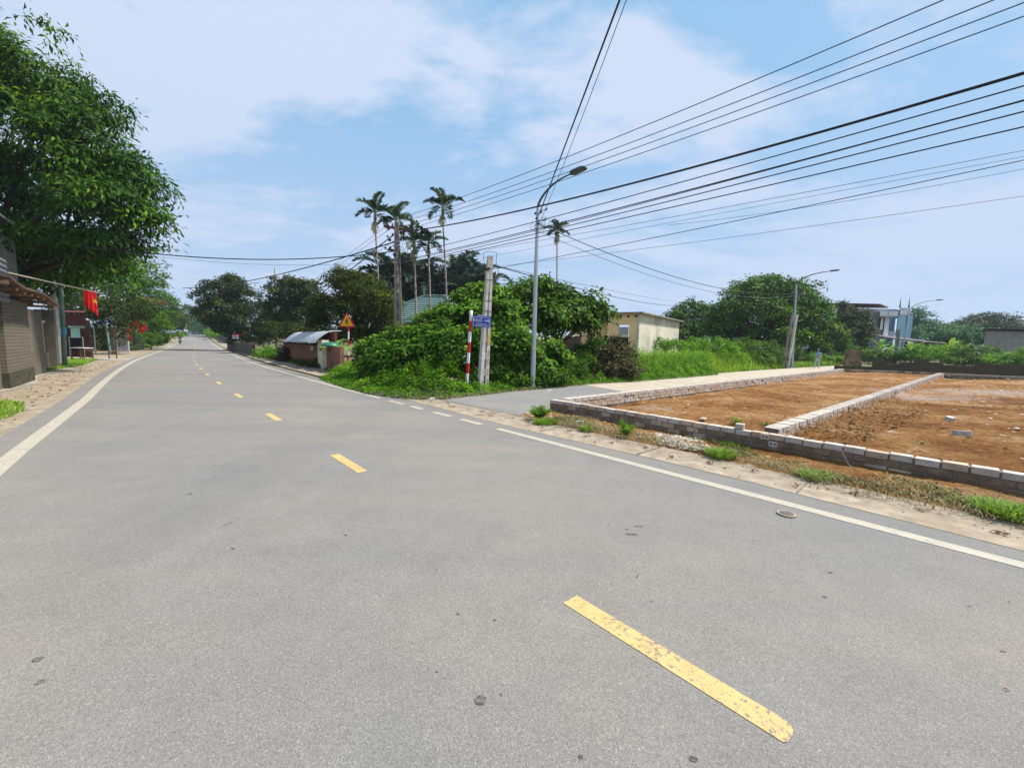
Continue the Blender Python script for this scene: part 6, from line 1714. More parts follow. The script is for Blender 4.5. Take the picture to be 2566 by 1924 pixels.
def rider(label, loc, rz, group, mshirt, scale=1.0):
    """scooter seen from the front with a seated rider"""
    bike = thing('motorbike', label + ' scooter', 'motorbike', loc, rz, 'motorbikes on the road')
    s = scale
    for y in (-.62, .62):
        w = MB(); pts = [(0, y + .25 * math.cos(a), .27 + .25 * math.sin(a)) for a in [i * 2 * math.pi / 16 for i in range(17)]]; w.tube(pts, .05, 6, cap=False); wo = w.build('wheel', M['black'], bike)
        MB().tube([(-.04, y, .27), (.04, y, .27)], [.12, .12], 10).build('wheel_hub', M['galv'], wo)
    mb = MB(); mb.prism([(-.17, -.42, .35), (.17, -.42, .35), (.24, -.36, .75), (.14, -.45, 1.02), (-.14, -.45, 1.02), (-.24, -.36, .75)], (0, .12, 0)); mb.box((0, .3, .6), (.3, .85, .3)); mb.box((0, -.05, .33), (.34, .6, .08)); mb.build('bike_body', mshirt, bike)
    MB().box((0, .3, .79), (.26, .7, .09)).build('saddle', M['black'], bike)
    MB().tube([(-.34, -.3, 1.08), (0, -.4, 1.0), (.34, -.3, 1.08)], .018, 6).build('handlebar', M['galv_dark'], bike)
    MB().tube([(0, -.44, .9), (0, -.62, .3)], .035, 6).build('front_fork', M['galv'], bike)
    MB().box((0, -.47, .92), (.15, .04, .1)).build('headlight', M['white_sign'], bike)
    MB().box((0, -.62, .56), (.16, .3, .04)).build('mudguard', mshirt, bike)
    mm = MB()
    for sx in (-1, 1): mm.tube([(sx * .3, -.3, 1.08), (sx * .36, -.3, 1.22)], .008, 4); mm.box((sx * .36, -.3, 1.25), (.09, .02, .06))
    mm.build_each('mirror', M['black'], bike)
    p = thing('person', label + ' rider', 'person', Vx(loc), rz, 'riders on the motorbikes')
    V = [((0, .3, .92), (.15, .12)), ((0, .28, 1.1), (.15, .12)), ((0, .22, 1.32), (.17, .12)), ((0, .18, 1.42), (.1, .08)), ((0, .15, 1.48), (.055, .055)), ((0, .13, 1.56), (.08, .09)), ((0, .13, 1.64), (.07, .08)),
         ((.12, .15, .9), (.09, .09)), ((.2, -.12, .88), (.07, .07)), ((.16, -.1, .45), (.045, .045)), ((.16, -.22, .4), (.045, .03)),
         ((-.12, .15, .9), (.09, .09)), ((-.2, -.12, .88), (.07, .07)), ((-.16, -.1, .45), (.045, .045)), ((-.16, -.22, .4), (.045, .03)),
         ((.2, .2, 1.38), (.06, .06)), ((.33, .06, 1.16), (.045, .045)), ((.3, -.22, 1.12), (.032, .032)), ((.3, -.28, 1.11), (.03, .025)),
         ((-.2, .2, 1.38), (.06, .06)), ((-.33, .06, 1.16), (.045, .045)), ((-.3, -.22, 1.12), (.032, .032)), ((-.3, -.28, 1.11), (.03, .025))]
    Ed = [(0, 1), (1, 2), (2, 3), (3, 4), (4, 5), (5, 6), (0, 7), (7, 8), (8, 9), (9, 10), (0, 11), (11, 12), (12, 13), (13, 14), (3, 15), (15, 16), (16, 17), (17, 18), (3, 19), (19, 20), (20, 21), (21, 22)]
    def asg2(c):
        if c.z > 1.46: return 0
        if c.z < .98: return 2
        if c.y < -.1: return 0
        return 1
    skin_body('person_body', V, Ed, [M['skin'], mshirt, M['dark'], M['dark']], asg2, p, 1)
    MB().sphere((0, .14, 1.66), .125, 12, 7, sc=(.95, 1.05, .8)).build('helmet', M['rust'], p, smooth=True)
    return bike, p
M['purple'] = basic('dark_purple', (.07, .02, .05), .45)
d_ = rdir(100); rzm = math.atan2(-d_.y, -d_.x) + math.pi / 2
# front of the bike is -y locally: turn it to face the viewer's end of the road
def face_back(s): 
    d = rdir(s); return math.atan2(d.y, d.x) - math.pi / 2
bm_ = g(449, 861.5)
sm = min(range(20, 200), key=lambda k: (rc(k, -1.9) - Vx((bm_.x, bm_.y, 0))).length)
ml = rc(sm, -1.95); ml.z += .02
sm2 = None
best = 1e9
for s in range(30, 200):
    q = rc(s, left_off(s) + .75); r_ = Vx((q.x, q.y, q.z - HCAM)); 
    for yy in (861.5,):
        v = ray(449, yy).normalized(); e = (r_.normalized() - v).length
        if e < best: best, sm2 = e, s
ml = rc(sm2, left_off(sm2) + .75, .015); print('moto s', sm2)
rider('dark purple, nearer one coming along the left edge line,', ml, face_back(sm2), None, M['purple'])
best = 1e9
for s in range(60, 200):
    q = rc(s, 2.3); v = ray(514, 851).normalized(); r_ = Vx((q.x, q.y, q.z - HCAM)); e = (r_.normalized() - v).length
    if e < best: best, sm3 = e, s
print('moto2 s', sm3)
rider('tiny far one near the right edge line,', rc(sm3, 2.3, .015), face_back(sm3) + math.pi, None, M['white_board'])
cp_ = rc(205, -.6, .02)
car = thing('parked_car', 'tiny dark car at the far crest of the road', 'car', cp_, face_back(205))
mb = MB(); mb.box((0, 0, .6), (1.75, 4.2, .55), taper=.96); mb.build('car_body', M['black'], car)
MB().box((0, .2, 1.1), (1.5, 2.2, .5), taper=.8).build('cabin', M['galv_dark'], car)
for sx in (-1, 1):
    for y in (-1.35, 1.35): MB().tube([(sx * .78, y, .32), (sx * .9, y, .32)], [.32, .32], 12).build('wheel', M['black'], car)
    MB().box((sx * .65, -2.1, .68), (.3, .06, .14)).build('headlight', M['white_sign'], car)

# ================================================================== VEGETATION
# ---- big tree at left
D = 18.0
def PL(*a): return pxlobe(*a)
big = [PL(-80, 165, 150, 120, D), PL(45, 130, 95, 75, D), PL(130, 225, 90, 75, D + .5), PL(215, 300, 90, 70, D), PL(20, 330, 150, 110, D), PL(170, 400, 120, 75, D - .5),
       PL(282, 395, 80, 70, D), PL(336, 470, 66, 60, D), PL(255, 510, 110, 70, D - 1), PL(90, 505, 150, 75, D + 1.2), PL(-90, 440, 150, 120, D + 1.5), PL(348, 560, 58, 60, D), PL(356, 615, 56, 42, D - .3),
       PL(290, 615, 90, 55, D - .5), PL(165, 620, 105, 55, D + 1.5), PL(40, 620, 90, 60, D + 4), PL(70, 575, 70, 40, D + 1.5), PL(120, 605, 85, 38, D - 1.2), PL(215, 615, 70, 36, D - 1), PL(60, 640, 60, 34, D), PL(-40, 560, 70, 50, D + .5), PL(200, 665, 110, 50, D + 2), PL(110, 700, 80, 45, D + 3)]
tb = rc(29.5, -9.2)
M['bark_dark'] = basic('dark_bark', (.045, .035, .025), .95, var=.35, scale=9, bump=.9)
tree('broad_leaf_tree', 'huge dark green broad-leaved tree filling the left edge and overhanging the road', 'tree', big, (tb.x, tb.y, 0), 88000, .28, .09, M['lf_big'], .3, bark='bark_dark', per=10, droop=.75, up=.5, lump=.12, core=.05, hole=.17, spread=.42, clump=.6)
# ---- smaller trees further along the left side
tree('roadside_tree', 'light green tree directly behind the big tree, above the bamboo flag pole', 'tree', [PL(180, 670, 110, 60, 41), PL(280, 660, 75, 50, 42), PL(350, 655, 55, 40, 43), PL(370, 700, 40, 36, 43), PL(240, 720, 100, 45, 41), PL(325, 735, 60, 36, 42), PL(120, 740, 60, 50, 40), PL(250, 800, 110, 60, 45)],
     rc(57, -10.5), 26000, .3, .13, M['lf_tree'], .2, per=7, droop=.4, group='trees along the left side of the road', hole=.04)
tree('shade_tree', 'low spreading brownish-green tree over the shop yard behind the notice board', 'tree', [PL(205, 762, 50, 22, 33), PL(265, 765, 60, 28, 34), PL(325, 775, 50, 28, 35), PL(290, 800, 45, 22, 34), PL(230, 785, 40, 18, 33), PL(300, 835, 22, 36, 37), PL(358, 780, 20, 26, 36)],
     (at(285, 885, 35.5).x, 35.5, 0), 15000, .17, .08, M['lf_longan'], .14, bark='bark_pale', per=7, group='trees along the left side of the road')
tree('roadside_tree', 'dark green tree behind the mint gate rising to the road sky', 'tree', [PL(375, 750, 45, 55, 52), PL(400, 780, 38, 50, 55), PL(380, 820, 40, 40, 50), PL(350, 800, 40, 50, 54), PL(405, 830, 28, 28, 56)],
     rc(66, -7.8), 17000, .26, .12, M['lf_tree'], .2, per=7, group='trees along the left side of the road')
tree('roadside_tree', 'dark clipped-looking tree left of the far hazy trees', 'tree', [PL(432, 800, 32, 28, 85), PL(455, 806, 22, 24, 95), PL(415, 790, 25, 32, 80)],
     rc(100, -8), 6000, .4, .2, M['lf_longan'], .2, per=6, group='trees along the left side of the road')
tree('hedge_bush', 'dark green bushes at the left road edge beyond the mint gate', 'bush', [PL(385, 852, 20, 16, 47), PL(400, 856, 16, 12, 50), PL(370, 848, 16, 18, 46), PL(410, 850, 14, 14, 58)], rc(56, -5.8), 6000, .15, .08, M['lf_tree'], .05, per=6)
tree('hedge_bush', 'bright green grass-like bushes at the far left bend', 'bush', [PL(440, 840, 16, 8, 85), PL(455, 838, 14, 7, 95)], rc(95, -6.5), 2600, .25, .12, M['lf_cover'], .05, per=6)
# far hazy masses
def far_tree(label, lobes, base, n=5000, L=.8, W_=.4, mat='lf_far', tr=.3): 
    tree('far_tree', label, 'tree', lobes, base, n, L, W_, M[mat], tr, per=5, group='hazy trees at the end of the road')
far_tree('tall hazy tree left of the road end', [PL(468, 795, 30, 28, 190), PL(455, 815, 26, 24, 180), PL(485, 805, 22, 32, 195), PL(470, 775, 12, 10, 190)], rc(190, -14), 6500)
far_tree('rounded hazy tree closing the view at the road end', [PL(492, 815, 24, 24, 215), PL(510, 805, 22, 14, 225), PL(505, 825, 28, 16, 220)], rc(216, 4, 0), 5000)
far_tree('dark hazy tree at the right of the road end', [PL(530, 800, 26, 16, 150), PL(545, 812, 26, 20, 145), PL(520, 818, 20, 18, 160), PL(560, 822, 18, 18, 140)], rc(140, 10), 6000, .6, .3)
far_tree('lighter hazy tree beneath the dark one at the road end', [PL(535, 832, 16, 10, 130), PL(520, 832, 12, 8, 150)], rc(135, 7), 2500, .5, .25, 'lf_cover')
tree('hedge_bush', 'low green bush on the far right verge before the metal fence', 'bush', [PL(545, 838, 18, 7, 105), PL(530, 837, 14, 6, 118)], rc(106, 6), 2600, .3, .15, M['lf_cover'], .05, per=6)
# ---- right of the road
LG = 'dark longan trees right of the road'
tree('longan_tree', 'large dark rounded tree right of the road above the low wall, leftmost of the row', 'tree',
     [PL(530, 745, 42, 40, 51), PL(575, 735, 48, 42, 52), PL(615, 760, 38, 42, 52), PL(560, 785, 62, 42, 51), PL(600, 805, 46, 34, 52), PL(585, 705, 22, 18, 52), PL(575, 700, 10, 14, 52), PL(515, 780, 26, 24, 50), PL(598, 712, 20, 16, 52), PL(600, 842, 26, 20, 53), PL(560, 815, 32, 24, 52)],
     (at(632, 880, 52).x, 52, 0), 42000, .25, .14, M['lf_longan'], .42, per=7, group=LG, core=.28, lump=.14, up=.35)
tree('longan_tree', 'dark rounded tree behind the distant power pole, between the other two', 'tree',
     [PL(725, 735, 52, 42, 46), PL(775, 745, 38, 42, 45), PL(705, 780, 48, 42, 46), PL(755, 790, 52, 42, 45), PL(680, 815, 40, 30, 47), PL(730, 712, 26, 16, 46), PL(765, 712, 28, 14, 45), PL(655, 830, 26, 26, 48)],
     (at(735, 890, 46).x, 46, 0), 38000, .23, .13, M['lf_longan'], .3, per=7, group=LG, core=.28, lump=.14, up=.35)
tree('golden_tree', 'yellow-green leaved tree over the brick shed, lighter than its dark neighbours', 'tree',
     [PL(855, 705, 40, 28, 27), PL(905, 720, 55, 38, 27), PL(955, 755, 48, 42, 26), PL(825, 765, 52, 42, 28), PL(885, 780, 62, 45, 27), PL(955, 810, 45, 40, 26.5), PL(800, 800, 35, 30, 28), PL(900, 835, 60, 35, 27), PL(860, 685, 22, 12, 27), PL(985, 770, 22, 50, 27)],
     (at(918, 905, 27).x, 27, 0), 38000, .18, .09, M['lf_gold'], .26, per=7, group=LG, core=.25, lump=.14, hole=.03, up=.35)
tree('shade_tree', 'dark undergrowth tree in the shade behind the yard posts', 'tree', [PL(700, 832, 55, 26, 40), PL(640, 850, 30, 22, 46), PL(790, 838, 50, 26, 34), PL(760, 828, 50, 24, 38)], (at(720, 890, 41).x, 41, 0), 11000, .2, .1, M['lf_longan'], .1, per=7, group=LG)
tree('shade_fill_bush', 'dark bushes added as deep shade behind the notice board under the brown-leaved tree', 'bush', [PL(255, 845, 45, 30, 42), PL(305, 850, 30, 30, 44), PL(225, 850, 30, 30, 40)], (at(270, 880, 42).x, 42, 0), 7000, .2, .1, M['lf_longan'], .06, per=6)  # dark foliage added to fill the shaded area under the canopy
# yard bushes by the brick shed
def bush(label, lobes, base, n, L, W_, mat, name='bush', group=None, **kw): return tree(name, label, 'bush', lobes, base, n, L, W_, M[mat], .04, per=6, group=group, **kw)
bush('bright green bush left of the brick shed', [PL(655, 885, 22, 14, 34), PL(675, 880, 20, 16, 33), PL(690, 893, 22, 12, 32), PL(645, 893, 12, 8, 36)], rc(40.5, 5.4), 6000, .1, .055, 'lf_cover')
bush('brownish dry bush against the left corner of the brick shed', [PL(712, 885, 16, 22, 30.5), PL(705, 900, 14, 12, 30), PL(722, 903, 12, 8, 29.5)], (at(712, 905, 30).x, 30, 0), 4000, .1, .05, 'lf_dry')
bush('small dry yellow-brown shrub in front of the white pillar', [PL(795, 905, 13, 10, 23.6), PL(805, 918, 12, 9, 22.9), PL(785, 915, 12, 7, 24), PL(760, 908, 18, 7, 25)], (at(798, 922, 23.5).x, 23.5, 0), 2600, .08, .04, 'lf_gold')

# ---- palms
def areca(label, px, pyc, pyb, D, rad, lean=0, nf=9, dead=False, base=None, hi=1.35):
    c = at(px, pyc, D); b_ = at(px + lean, pyb, D); b_.z = 0.0
    t = thing('areca_palm', label, 'palm tree', b_, 0, 'slender areca palms')
    lo_ = Vector((c.x, c.y, c.z - rad * .75))
    pts = [b_ + (lo_ - b_) * f + Vector((.08 * math.sin(f * 3.3), 0, 0)) for f in [i / 10 for i in range(11)]]
    MB().tube(pts, [.08 - .02 * i / 10 for i in range(11)], 8).build('trunk', M['palm_trunk'], t, world=True, smooth=True)
    MB().tube([lo_ - Vector((0, 0, .05)), lo_ + Vector((0, 0, .3)), lo_ + Vector((0, 0, rad * .6))], [.08, .13, .06], 8).build('crownshaft', M['lf_stem'], t, world=True, smooth=True)
    palm_crown('crown', lo_ + Vector((0, 0, rad * .5)), nf, rad * 1.12, t, M['lf_palm'], leaflet=rad * .42, nl=26, droop=.8, wl=rad * .045, lo=-.35, hi=hi, vshape=1.3, azoff=random.random() * 6)
    if dead:
        palm_crown('dead_frond', lo_ + Vector((0, 0, .2)), 3, rad * .75, t, M['lf_straw'], leaflet=rad * .2, nl=16, droop=1.0, wl=rad * .03, lo=-1.2, hi=-.7)
    mb = MB()
    for k in range(14): mb.sphere(tuple(lo_ + Vector((random.uniform(-.16, .16), -.12 + random.uniform(-.08, .08), random.uniform(-.35, 0)))), .055, 6, 4)
    mb.build('fruit_cluster', M['rust'], t, world=True)
    return t
areca('leftmost slender palm with bristly crown left of the lattice pole', 940, 520, 880, 32, 1.5, 12, dead=True)
areca('palm whose crown sits directly behind the top of the lattice pole', 992, 540, 870, 34, 1.55, 4)
areca('tallest slender palm, standing right of the lattice pole', 1110, 505, 870, 31, 1.45, 12, dead=True)
areca('short slender palm just right of the lattice pole with yellowing fronds', 1038, 592, 870, 30, 1.4, 3, dead=True)
areca('short slender palm next to the yellowing one, further right', 1074, 598, 870, 31, 1.35, 4)
areca('lone slender palm behind the nearest street lamp', 1397, 572, 860, 40, 1.2, -6, nf=12, dead=True)
def royal(label, px, pyc, D, rad, nf=25):
    c = at(px, pyc + 22, D); rad *= .9; t = thing('royal_palm', label, 'palm tree', (c.x, D, 0), 0, 'dense royal palms behind the green roof')
    MB().tube([(0, 0, 0), (0, 0, c.z * .6), (0, 0, c.z - rad * .4)], [.34, .3, .24], 10).build('trunk', M['palm_trunk'], t, smooth=True)
    palm_crown('crown', c - Vector((0, 0, rad * .2)), nf, rad * 1.35, t, M['lf_royal'], leaflet=rad * .4, nl=40, droop=1.3, wl=rad * .038, lo=-.6, hi=1.4, vshape=1.0, azoff=random.random() * 6)
    return t
for i, (px, py, D, rad) in enumerate(((975, 660, 44, 3.4), (915, 705, 45, 3.2), (1035, 668, 46, 3.4), (1085, 690, 46, 3.2), (1150, 672, 47, 4.0), (1195, 690, 46, 3.6), (1165, 705, 44, 3.0), (940, 690, 43, 2.6))):
    royal(['royal palm behind the lattice pole', 'leftmost royal palm beside the golden tree', 'royal palm behind the short yellowing areca', 'royal palm in the middle behind the paired short arecas', 'tallest royal palm right of the tallest areca', 'rightmost royal palm above the second green roof', 'lower royal palm between the roof ridges', 'small royal palm between the golden tree and the lattice pole'][i], px, py, D, rad)

# ---- vine-covered mass at the corner
VG = 'vine-smothered trees at the corner'
HD_V = dict(per=6, droop=.55, up=.8, lump=.12, core=.05, hole=.08)
tree('vine_thicket', 'low vine-smothered mound behind the warning sign', 'thicket', [PL(925, 872, 24, 20, 17), PL(958, 872, 36, 30, 16.5), PL(940, 910, 34, 28, 16), PL(972, 900, 46, 40, 15), PL(992, 860, 32, 22, 16.5), PL(918, 905, 16, 16, 17)],
     (at(930, 930, 16.5).x, 16.5, 0), 17000, .155, .135, M['lf_vine'], .07, group=VG, **HD_V)
tree('vine_thicket', 'tall vine-smothered tree left of the street-name sign', 'thicket', [PL(1088, 808, 45, 28, 16.5), PL(1025, 852, 50, 34, 16), PL(1122, 800, 45, 44, 15.8), PL(1060, 865, 70, 45, 15), PL(1130, 870, 60, 55, 14.8), PL(1035, 905, 60, 40, 14.2), PL(1000, 890, 40, 40, 14.8)],
     (at(1075, 940, 15.8).x, 15.8, 0), 24000, .155, .135, M['lf_vine'], .1, group=VG, **HD_V)
tree('vine_thicket', 'tallest vine-smothered tree behind the concrete pole and nearest street lamp', 'thicket', [PL(1205, 748, 50, 36, 17), PL(1175, 800, 55, 50, 16), PL(1250, 800, 70, 50, 16), PL(1210, 860, 75, 55, 15.2), PL(1290, 865, 60, 50, 15.2), PL(1168, 750, 30, 20, 17.5), PL(1300, 815, 45, 45, 16.5), PL(1262, 752, 40, 26, 17.5)],
     (at(1230, 940, 16).x, 16, 0), 26000, .155, .135, M['lf_vine'], .12, group=VG, **HD_V)
tree('umbrella_leaf_tree', 'fresh green large-leaved tree right of the nearest street lamp', 'tree', [PL(1355, 720, 40, 28, 18.5), PL(1310, 745, 42, 35, 18), PL(1400, 735, 45, 32, 19), PL(1460, 770, 50, 32, 19), PL(1495, 790, 36, 26, 19), PL(1400, 790, 62, 42, 18.5), PL(1350, 800, 45, 45, 17.5), PL(1455, 815, 50, 26, 19), PL(1360, 705, 24, 14, 18.5), PL(1425, 755, 32, 22, 19)],
     (at(1385, 930, 18.3).x, 18.3, .05), 17000, .26, .11, M['lf_tree'], .12, per=8, droop=.5, up=.6, spread=.3, hole=.12, core=.05)
tree('vine_thicket', 'dark vine curtain with larger leaves between the nearest lamp and the pink brick outhouse', 'thicket', [PL(1320, 880, 42, 45, 15.5), PL(1365, 880, 40, 40, 16.5), PL(1340, 915, 50, 40, 15.5), PL(1390, 905, 35, 35, 17)],
     (at(1350, 945, 16).x, 16, 0), 10000, .17, .14, M['lf_vine'], .08, group=VG, **HD_V)
bush('leafy bush under the vines right of the nearest lamp', [PL(1385, 940, 50, 28, 15.6), PL(1430, 925, 42, 30, 17), PL(1350, 950, 40, 22, 15)], (at(1390, 960, 15.8).x, 15.8, 0), 8000, .1, .055, 'lf_tree')
bush('tangled shrub at the foot of the vines beside the concrete pole', [PL(1240, 935, 40, 32, 14.4), PL(1200, 945, 30, 24, 14), PL(1160, 925, 36, 28, 14.4), PL(1290, 950, 38, 20, 14.6)], (at(1220, 965, 14.5).x, 14.5, 0), 8000, .09, .055, 'lf_tree')
tree('dry_bush', 'brown dry bush of dead branches in front of the yellow house', 'bush', [PL(1520, 895, 45, 34, 18.5), PL(1560, 890, 38, 34, 19.5), PL(1555, 925, 45, 22, 18.5), PL(1500, 925, 40, 22, 18), PL(1545, 860, 16, 22, 20)],
     (at(1535, 945, 18.8).x, 18.8, .1), 11000, .12, .055, M['lf_dry'], .06, per=6, core=.2)
bush('dark green bush between the pink outhouse and the dry bush', [PL(1475, 880, 38, 28, 19), PL(1450, 905, 40, 26, 18), PL(1495, 862, 22, 18, 20)], (at(1470, 940, 18.8).x, 18.8, .1), 9000, .11, .06, 'lf_tree')
mb = MB(); q0 = at(1535, 940, 18.2)
for k in range(60):
    a = q0 + Vector((random.uniform(-1.1, 1.1), random.uniform(-.6, .3), random.uniform(-.2, .5))); b_ = a + Vector((random.uniform(-.9, .9), random.uniform(-.4, .3), random.uniform(-.1, .7)))
    mb.tube([a, a.lerp(b_, .5) + Vector((0, 0, .08)), b_], [.014, .01, .004], 4)
tag(mb.build('dead_branches', M['twig']), 'tangle of bare dead branches lying in the dry bush', 'branches', kind='stuff')

# climbing small-leaved creepers and bare stems through the vine mass
for o_ in [o_ for o_ in bpy.data.objects if o_.name.startswith('vine_thicket')]:
    vb = [Vector(o_.location)]; cr_ = [c for c in o_.children if c.name.startswith('crown')][0]
    co_ = np.zeros(len(cr_.data.vertices) * 3, np.float32); cr_.data.vertices.foreach_get('co', co_); co_ = co_.reshape(-1, 3)[::4]
    pick = co_[RNG.random(len(co_)) < .03] + np.array(o_.location)
    sel = pick[np.array([noise.noise(Vector(tuple(p)) * .9) for p in pick]) > .05]
    if len(sel) < 10: continue
    Pm = np.repeat(sel, 14, 0) + RNG.normal(0, .13, (len(sel) * 14, 3)); mm_ = len(Pm)
    me_ = leaf_mesh('creeper', Pm, unit(RNG.normal(size=(mm_, 3)) + [0, 0, -.3]), unit(RNG.normal(0, .5, (mm_, 3)) + [0, -.3, 1.0]), .075 * RNG.uniform(.6, 1.3, mm_), .04, RNG.random(mm_))
    link_mesh(me_, 'creeper', M['lf_gold'], o_, world=True)
    mb = MB()
    for q in sel[RNG.random(len(sel)) < .25][:30]:
        a = Vector(tuple(q)); mb.tube([a + Vector((0, .3, -.3)), a + Vector((random.uniform(-.2, .2), -.05, .1)), a + Vector((random.uniform(-.4, .4), -.15, random.uniform(.1, .5)))], [.012, .008, .003], 4)
    mb.build('bare_stem', M['twig'], o_, world=True)
# ---- trees up the lane
TG = 'trees beyond the lane'
DB = 41.0
tree('round_tree', 'big bright green domed tree behind the second street lamp', 'tree',
     [PL(1920, 725, 60, 32, DB), PL(1870, 745, 62, 38, DB), PL(1980, 745, 60, 40, DB + 1), PL(1835, 780, 50, 36, DB - 1), PL(1900, 790, 70, 45, DB - 1.5), PL(1990, 795, 70, 48, DB), PL(2040, 790, 42, 38, DB + 1), PL(1810, 815, 42, 36, DB - 1), PL(1930, 840, 80, 38, DB - 1), PL(2040, 830, 50, 38, DB + 1), PL(1850, 840, 50, 32, DB), PL(1925, 703, 26, 12, DB), PL(2075, 840, 35, 30, DB + 1), PL(2000, 850, 50, 25, DB - 1)],
     (at(1930, 900, DB).x, DB, .5), 46000, .3, .15, M['lf_tree'], .35, per=7, lump=.14, droop=.3, group=TG)
tree('round_tree', 'dark green tree between the yellow house and the big domed tree', 'tree', [PL(1740, 795, 58, 38, 50), PL(1695, 815, 40, 32, 48), PL(1780, 805, 42, 34, 50), PL(1740, 840, 70, 36, 48), PL(1720, 775, 30, 16, 50)], (at(1740, 890, 49).x, 49, .55), 18000, .3, .15, M['lf_big'], .3, per=7, group=TG)
tree('round_tree', 'very dark tree in front of the grey house', 'tree', [PL(2135, 800, 32, 30, 52), PL(2150, 828, 30, 36, 52), PL(2130, 835, 36, 34, 51), PL(2110, 795, 22, 24, 53), PL(2150, 860, 24, 22, 51), PL(2110, 765, 10, 8, 53)], (at(2140, 895, 52).x, 52, .55), 17000, .26, .12, M['lf_longan'], .25, per=7, group=TG)
bush('mid green bushes left of the dark tree by the grey house', [PL(2080, 860, 40, 26, 42), PL(2050, 880, 34, 20, 41), PL(2110, 875, 30, 16, 43), PL(2085, 835, 26, 24, 44)], (at(2075, 900, 42).x, 42, .5), 9000, .2, .1, 'lf_tree', group='bushes up the lane')
bush('bright bushes behind the standing man', [PL(2010, 895, 40, 18, 39), PL(2060, 898, 30, 14, 40), PL(2095, 902, 24, 12, 40), PL(2120, 898, 16, 12, 41), PL(1985, 880, 26, 20, 38)], (at(2040, 915, 39.5).x, 39.5, .45), 9000, .14, .08, 'lf_cover', group='bushes up the lane')
bush('leafy shrubs left of the paired poles', [PL(1900, 880, 50, 28, 34), PL(1945, 892, 34, 28, 33), PL(1850, 872, 45, 28, 34), PL(1890, 900, 46, 22, 32)], (at(1900, 920, 33).x, 33, .35), 12000, .15, .08, 'lf_tree', group='bushes up the lane')
bush('tall leafy shrubs in the middle of the grass bank', [PL(1800, 872, 45, 26, 31), PL(1750, 866, 40, 22, 32), PL(1830, 895, 40, 22, 30), PL(1700, 866, 36, 18, 31), PL(1650, 862, 36, 16, 30)], (at(1780, 915, 31).x, 31, .3), 11000, .14, .075, 'lf_cover', group='bushes up the lane')
# vegetation far right, behind the ruined wall
FR = 'greenery behind the ruined wall'
for i, (lob, n, mt, L, W_) in enumerate((
    ([PL(2200, 895, 45, 16, 44), PL(2170, 885, 30, 18, 45), PL(2240, 893, 36, 14, 43)], 8000, 'lf_tree', .18, .1),
    ([PL(2330, 885, 50, 20, 42), PL(2380, 882, 44, 22, 42), PL(2290, 895, 40, 14, 42)], 11000, 'lf_cover', .17, .09),
    ([PL(2440, 885, 50, 22, 40), PL(2480, 900, 50, 18, 38), PL(2420, 905, 46, 14, 39)], 11000, 'lf_tree', .17, .09),
    ([PL(2540, 900, 50, 18, 36), PL(2590, 900, 46, 22, 35), PL(2510, 908, 36, 14, 36)], 9000, 'lf_cover', .16, .09))):
    c = lob[0][0]; bush(['bush heap behind the brick stump', 'wide bright bush heap right of the slim far lamp', 'bush heap under the smallest far lamp', 'bush heap under the block building'][i], lob, (c[0], c[1], .5), n, L, W_, mt, group=FR)
for i, (lob, n, D9) in enumerate((([PL(2300, 800, 26, 30, 85), PL(2330, 825, 40, 22, 85), PL(2370, 830, 36, 18, 84), PL(2290, 840, 30, 20, 80)], 7000, 85), ([PL(2480, 805, 46, 20, 95), PL(2430, 815, 36, 16, 95), PL(2520, 820, 30, 16, 92)], 7000, 95), ([PL(2420, 845, 46, 22, 66), PL(2370, 850, 36, 18, 68), PL(2450, 850, 30, 20, 64)], 7000, 66), ([PL(2600, 830, 60, 14, 100), PL(2540, 832, 30, 8, 100)], 3000, 100))):
    c = lob[0][0]; tree('far_right_tree', ['far tree directly right of the light blue house', 'dark far tree above the smallest far lamp', 'greener far tree between the maroon shed and the block building', 'lowest far tree line above the block building roof'][i], 'tree', lob, (c[0], c[1], .55), n, .5, .25, M['lf_far' if i != 1 else 'lf_longan'], .25, per=6, group='far trees at right')
def banana(label, px, py, D, h, n=6):
    b_ = at(px, py, D); b_.z = rise_l(b_); t = thing('banana_plant', label, 'banana plant', b_, 0, 'banana plants at right')
    MB().tube([(0, 0, 0), (0, 0, h * .5)], [.12, .08], 8).build('trunk', M['lf_stem'], t)
    Vs, Fs, Rr = [], [], []
    for k in range(n):
        az = k * 2.4 + random.random(); el = random.uniform(.5, 1.35); L = h * random.uniform(.55, .8); p = Vector((0, 0, h * .48)); w0 = .26; prev = None; d = Vector((math.cos(az), math.sin(az), 0)); s = Vector((-d.y, d.x, 0)); ns = 9
        for i in range(ns + 1):
            f = i / ns; w = w0 * math.sin(math.pi * min(1, f * .9 + .07)) ** .5
            b0 = len(Vs); Vs += [p - s * w + Vector((0, 0, .05)), p, p + s * w + Vector((0, 0, .05))]
            if i: 
                for q in (0, 1): Fs.append((b0 - 3 + q, b0 - 2 + q, b0 + 1 + q, b0 + q)); Rr.append(random.random())
            e = el - 1.5 * f ** 1.6; p = p + (d * math.cos(e) + Vector((0, 0, 1)) * math.sin(e)) * (L / ns)
    me = mesh_np('banana_leaf', np.array([tuple(v) for v in Vs]), np.array(Fs), np.array(Rr)); link_mesh(me, 'banana_leaf', M['lf_banana'], t)
for i, (px, py, D, h) in enumerate(((2205, 895, 47, 3.2), (2283, 893, 42, 2.5), (2300, 893, 43, 2.1), (2380, 890, 52, 3.4), (2410, 890, 53, 3.2), (2225, 895, 45, 2.2))):
    banana(['banana plant right of the dark tree', 'upright pale banana plant in front of the maroon shed', 'small banana plant right of the pale one', 'taller banana plant left of the smallest far lamp', 'banana plant at the foot of the smallest far lamp', 'short banana plant left of the leaning broken post'][i], px, py, D, h)
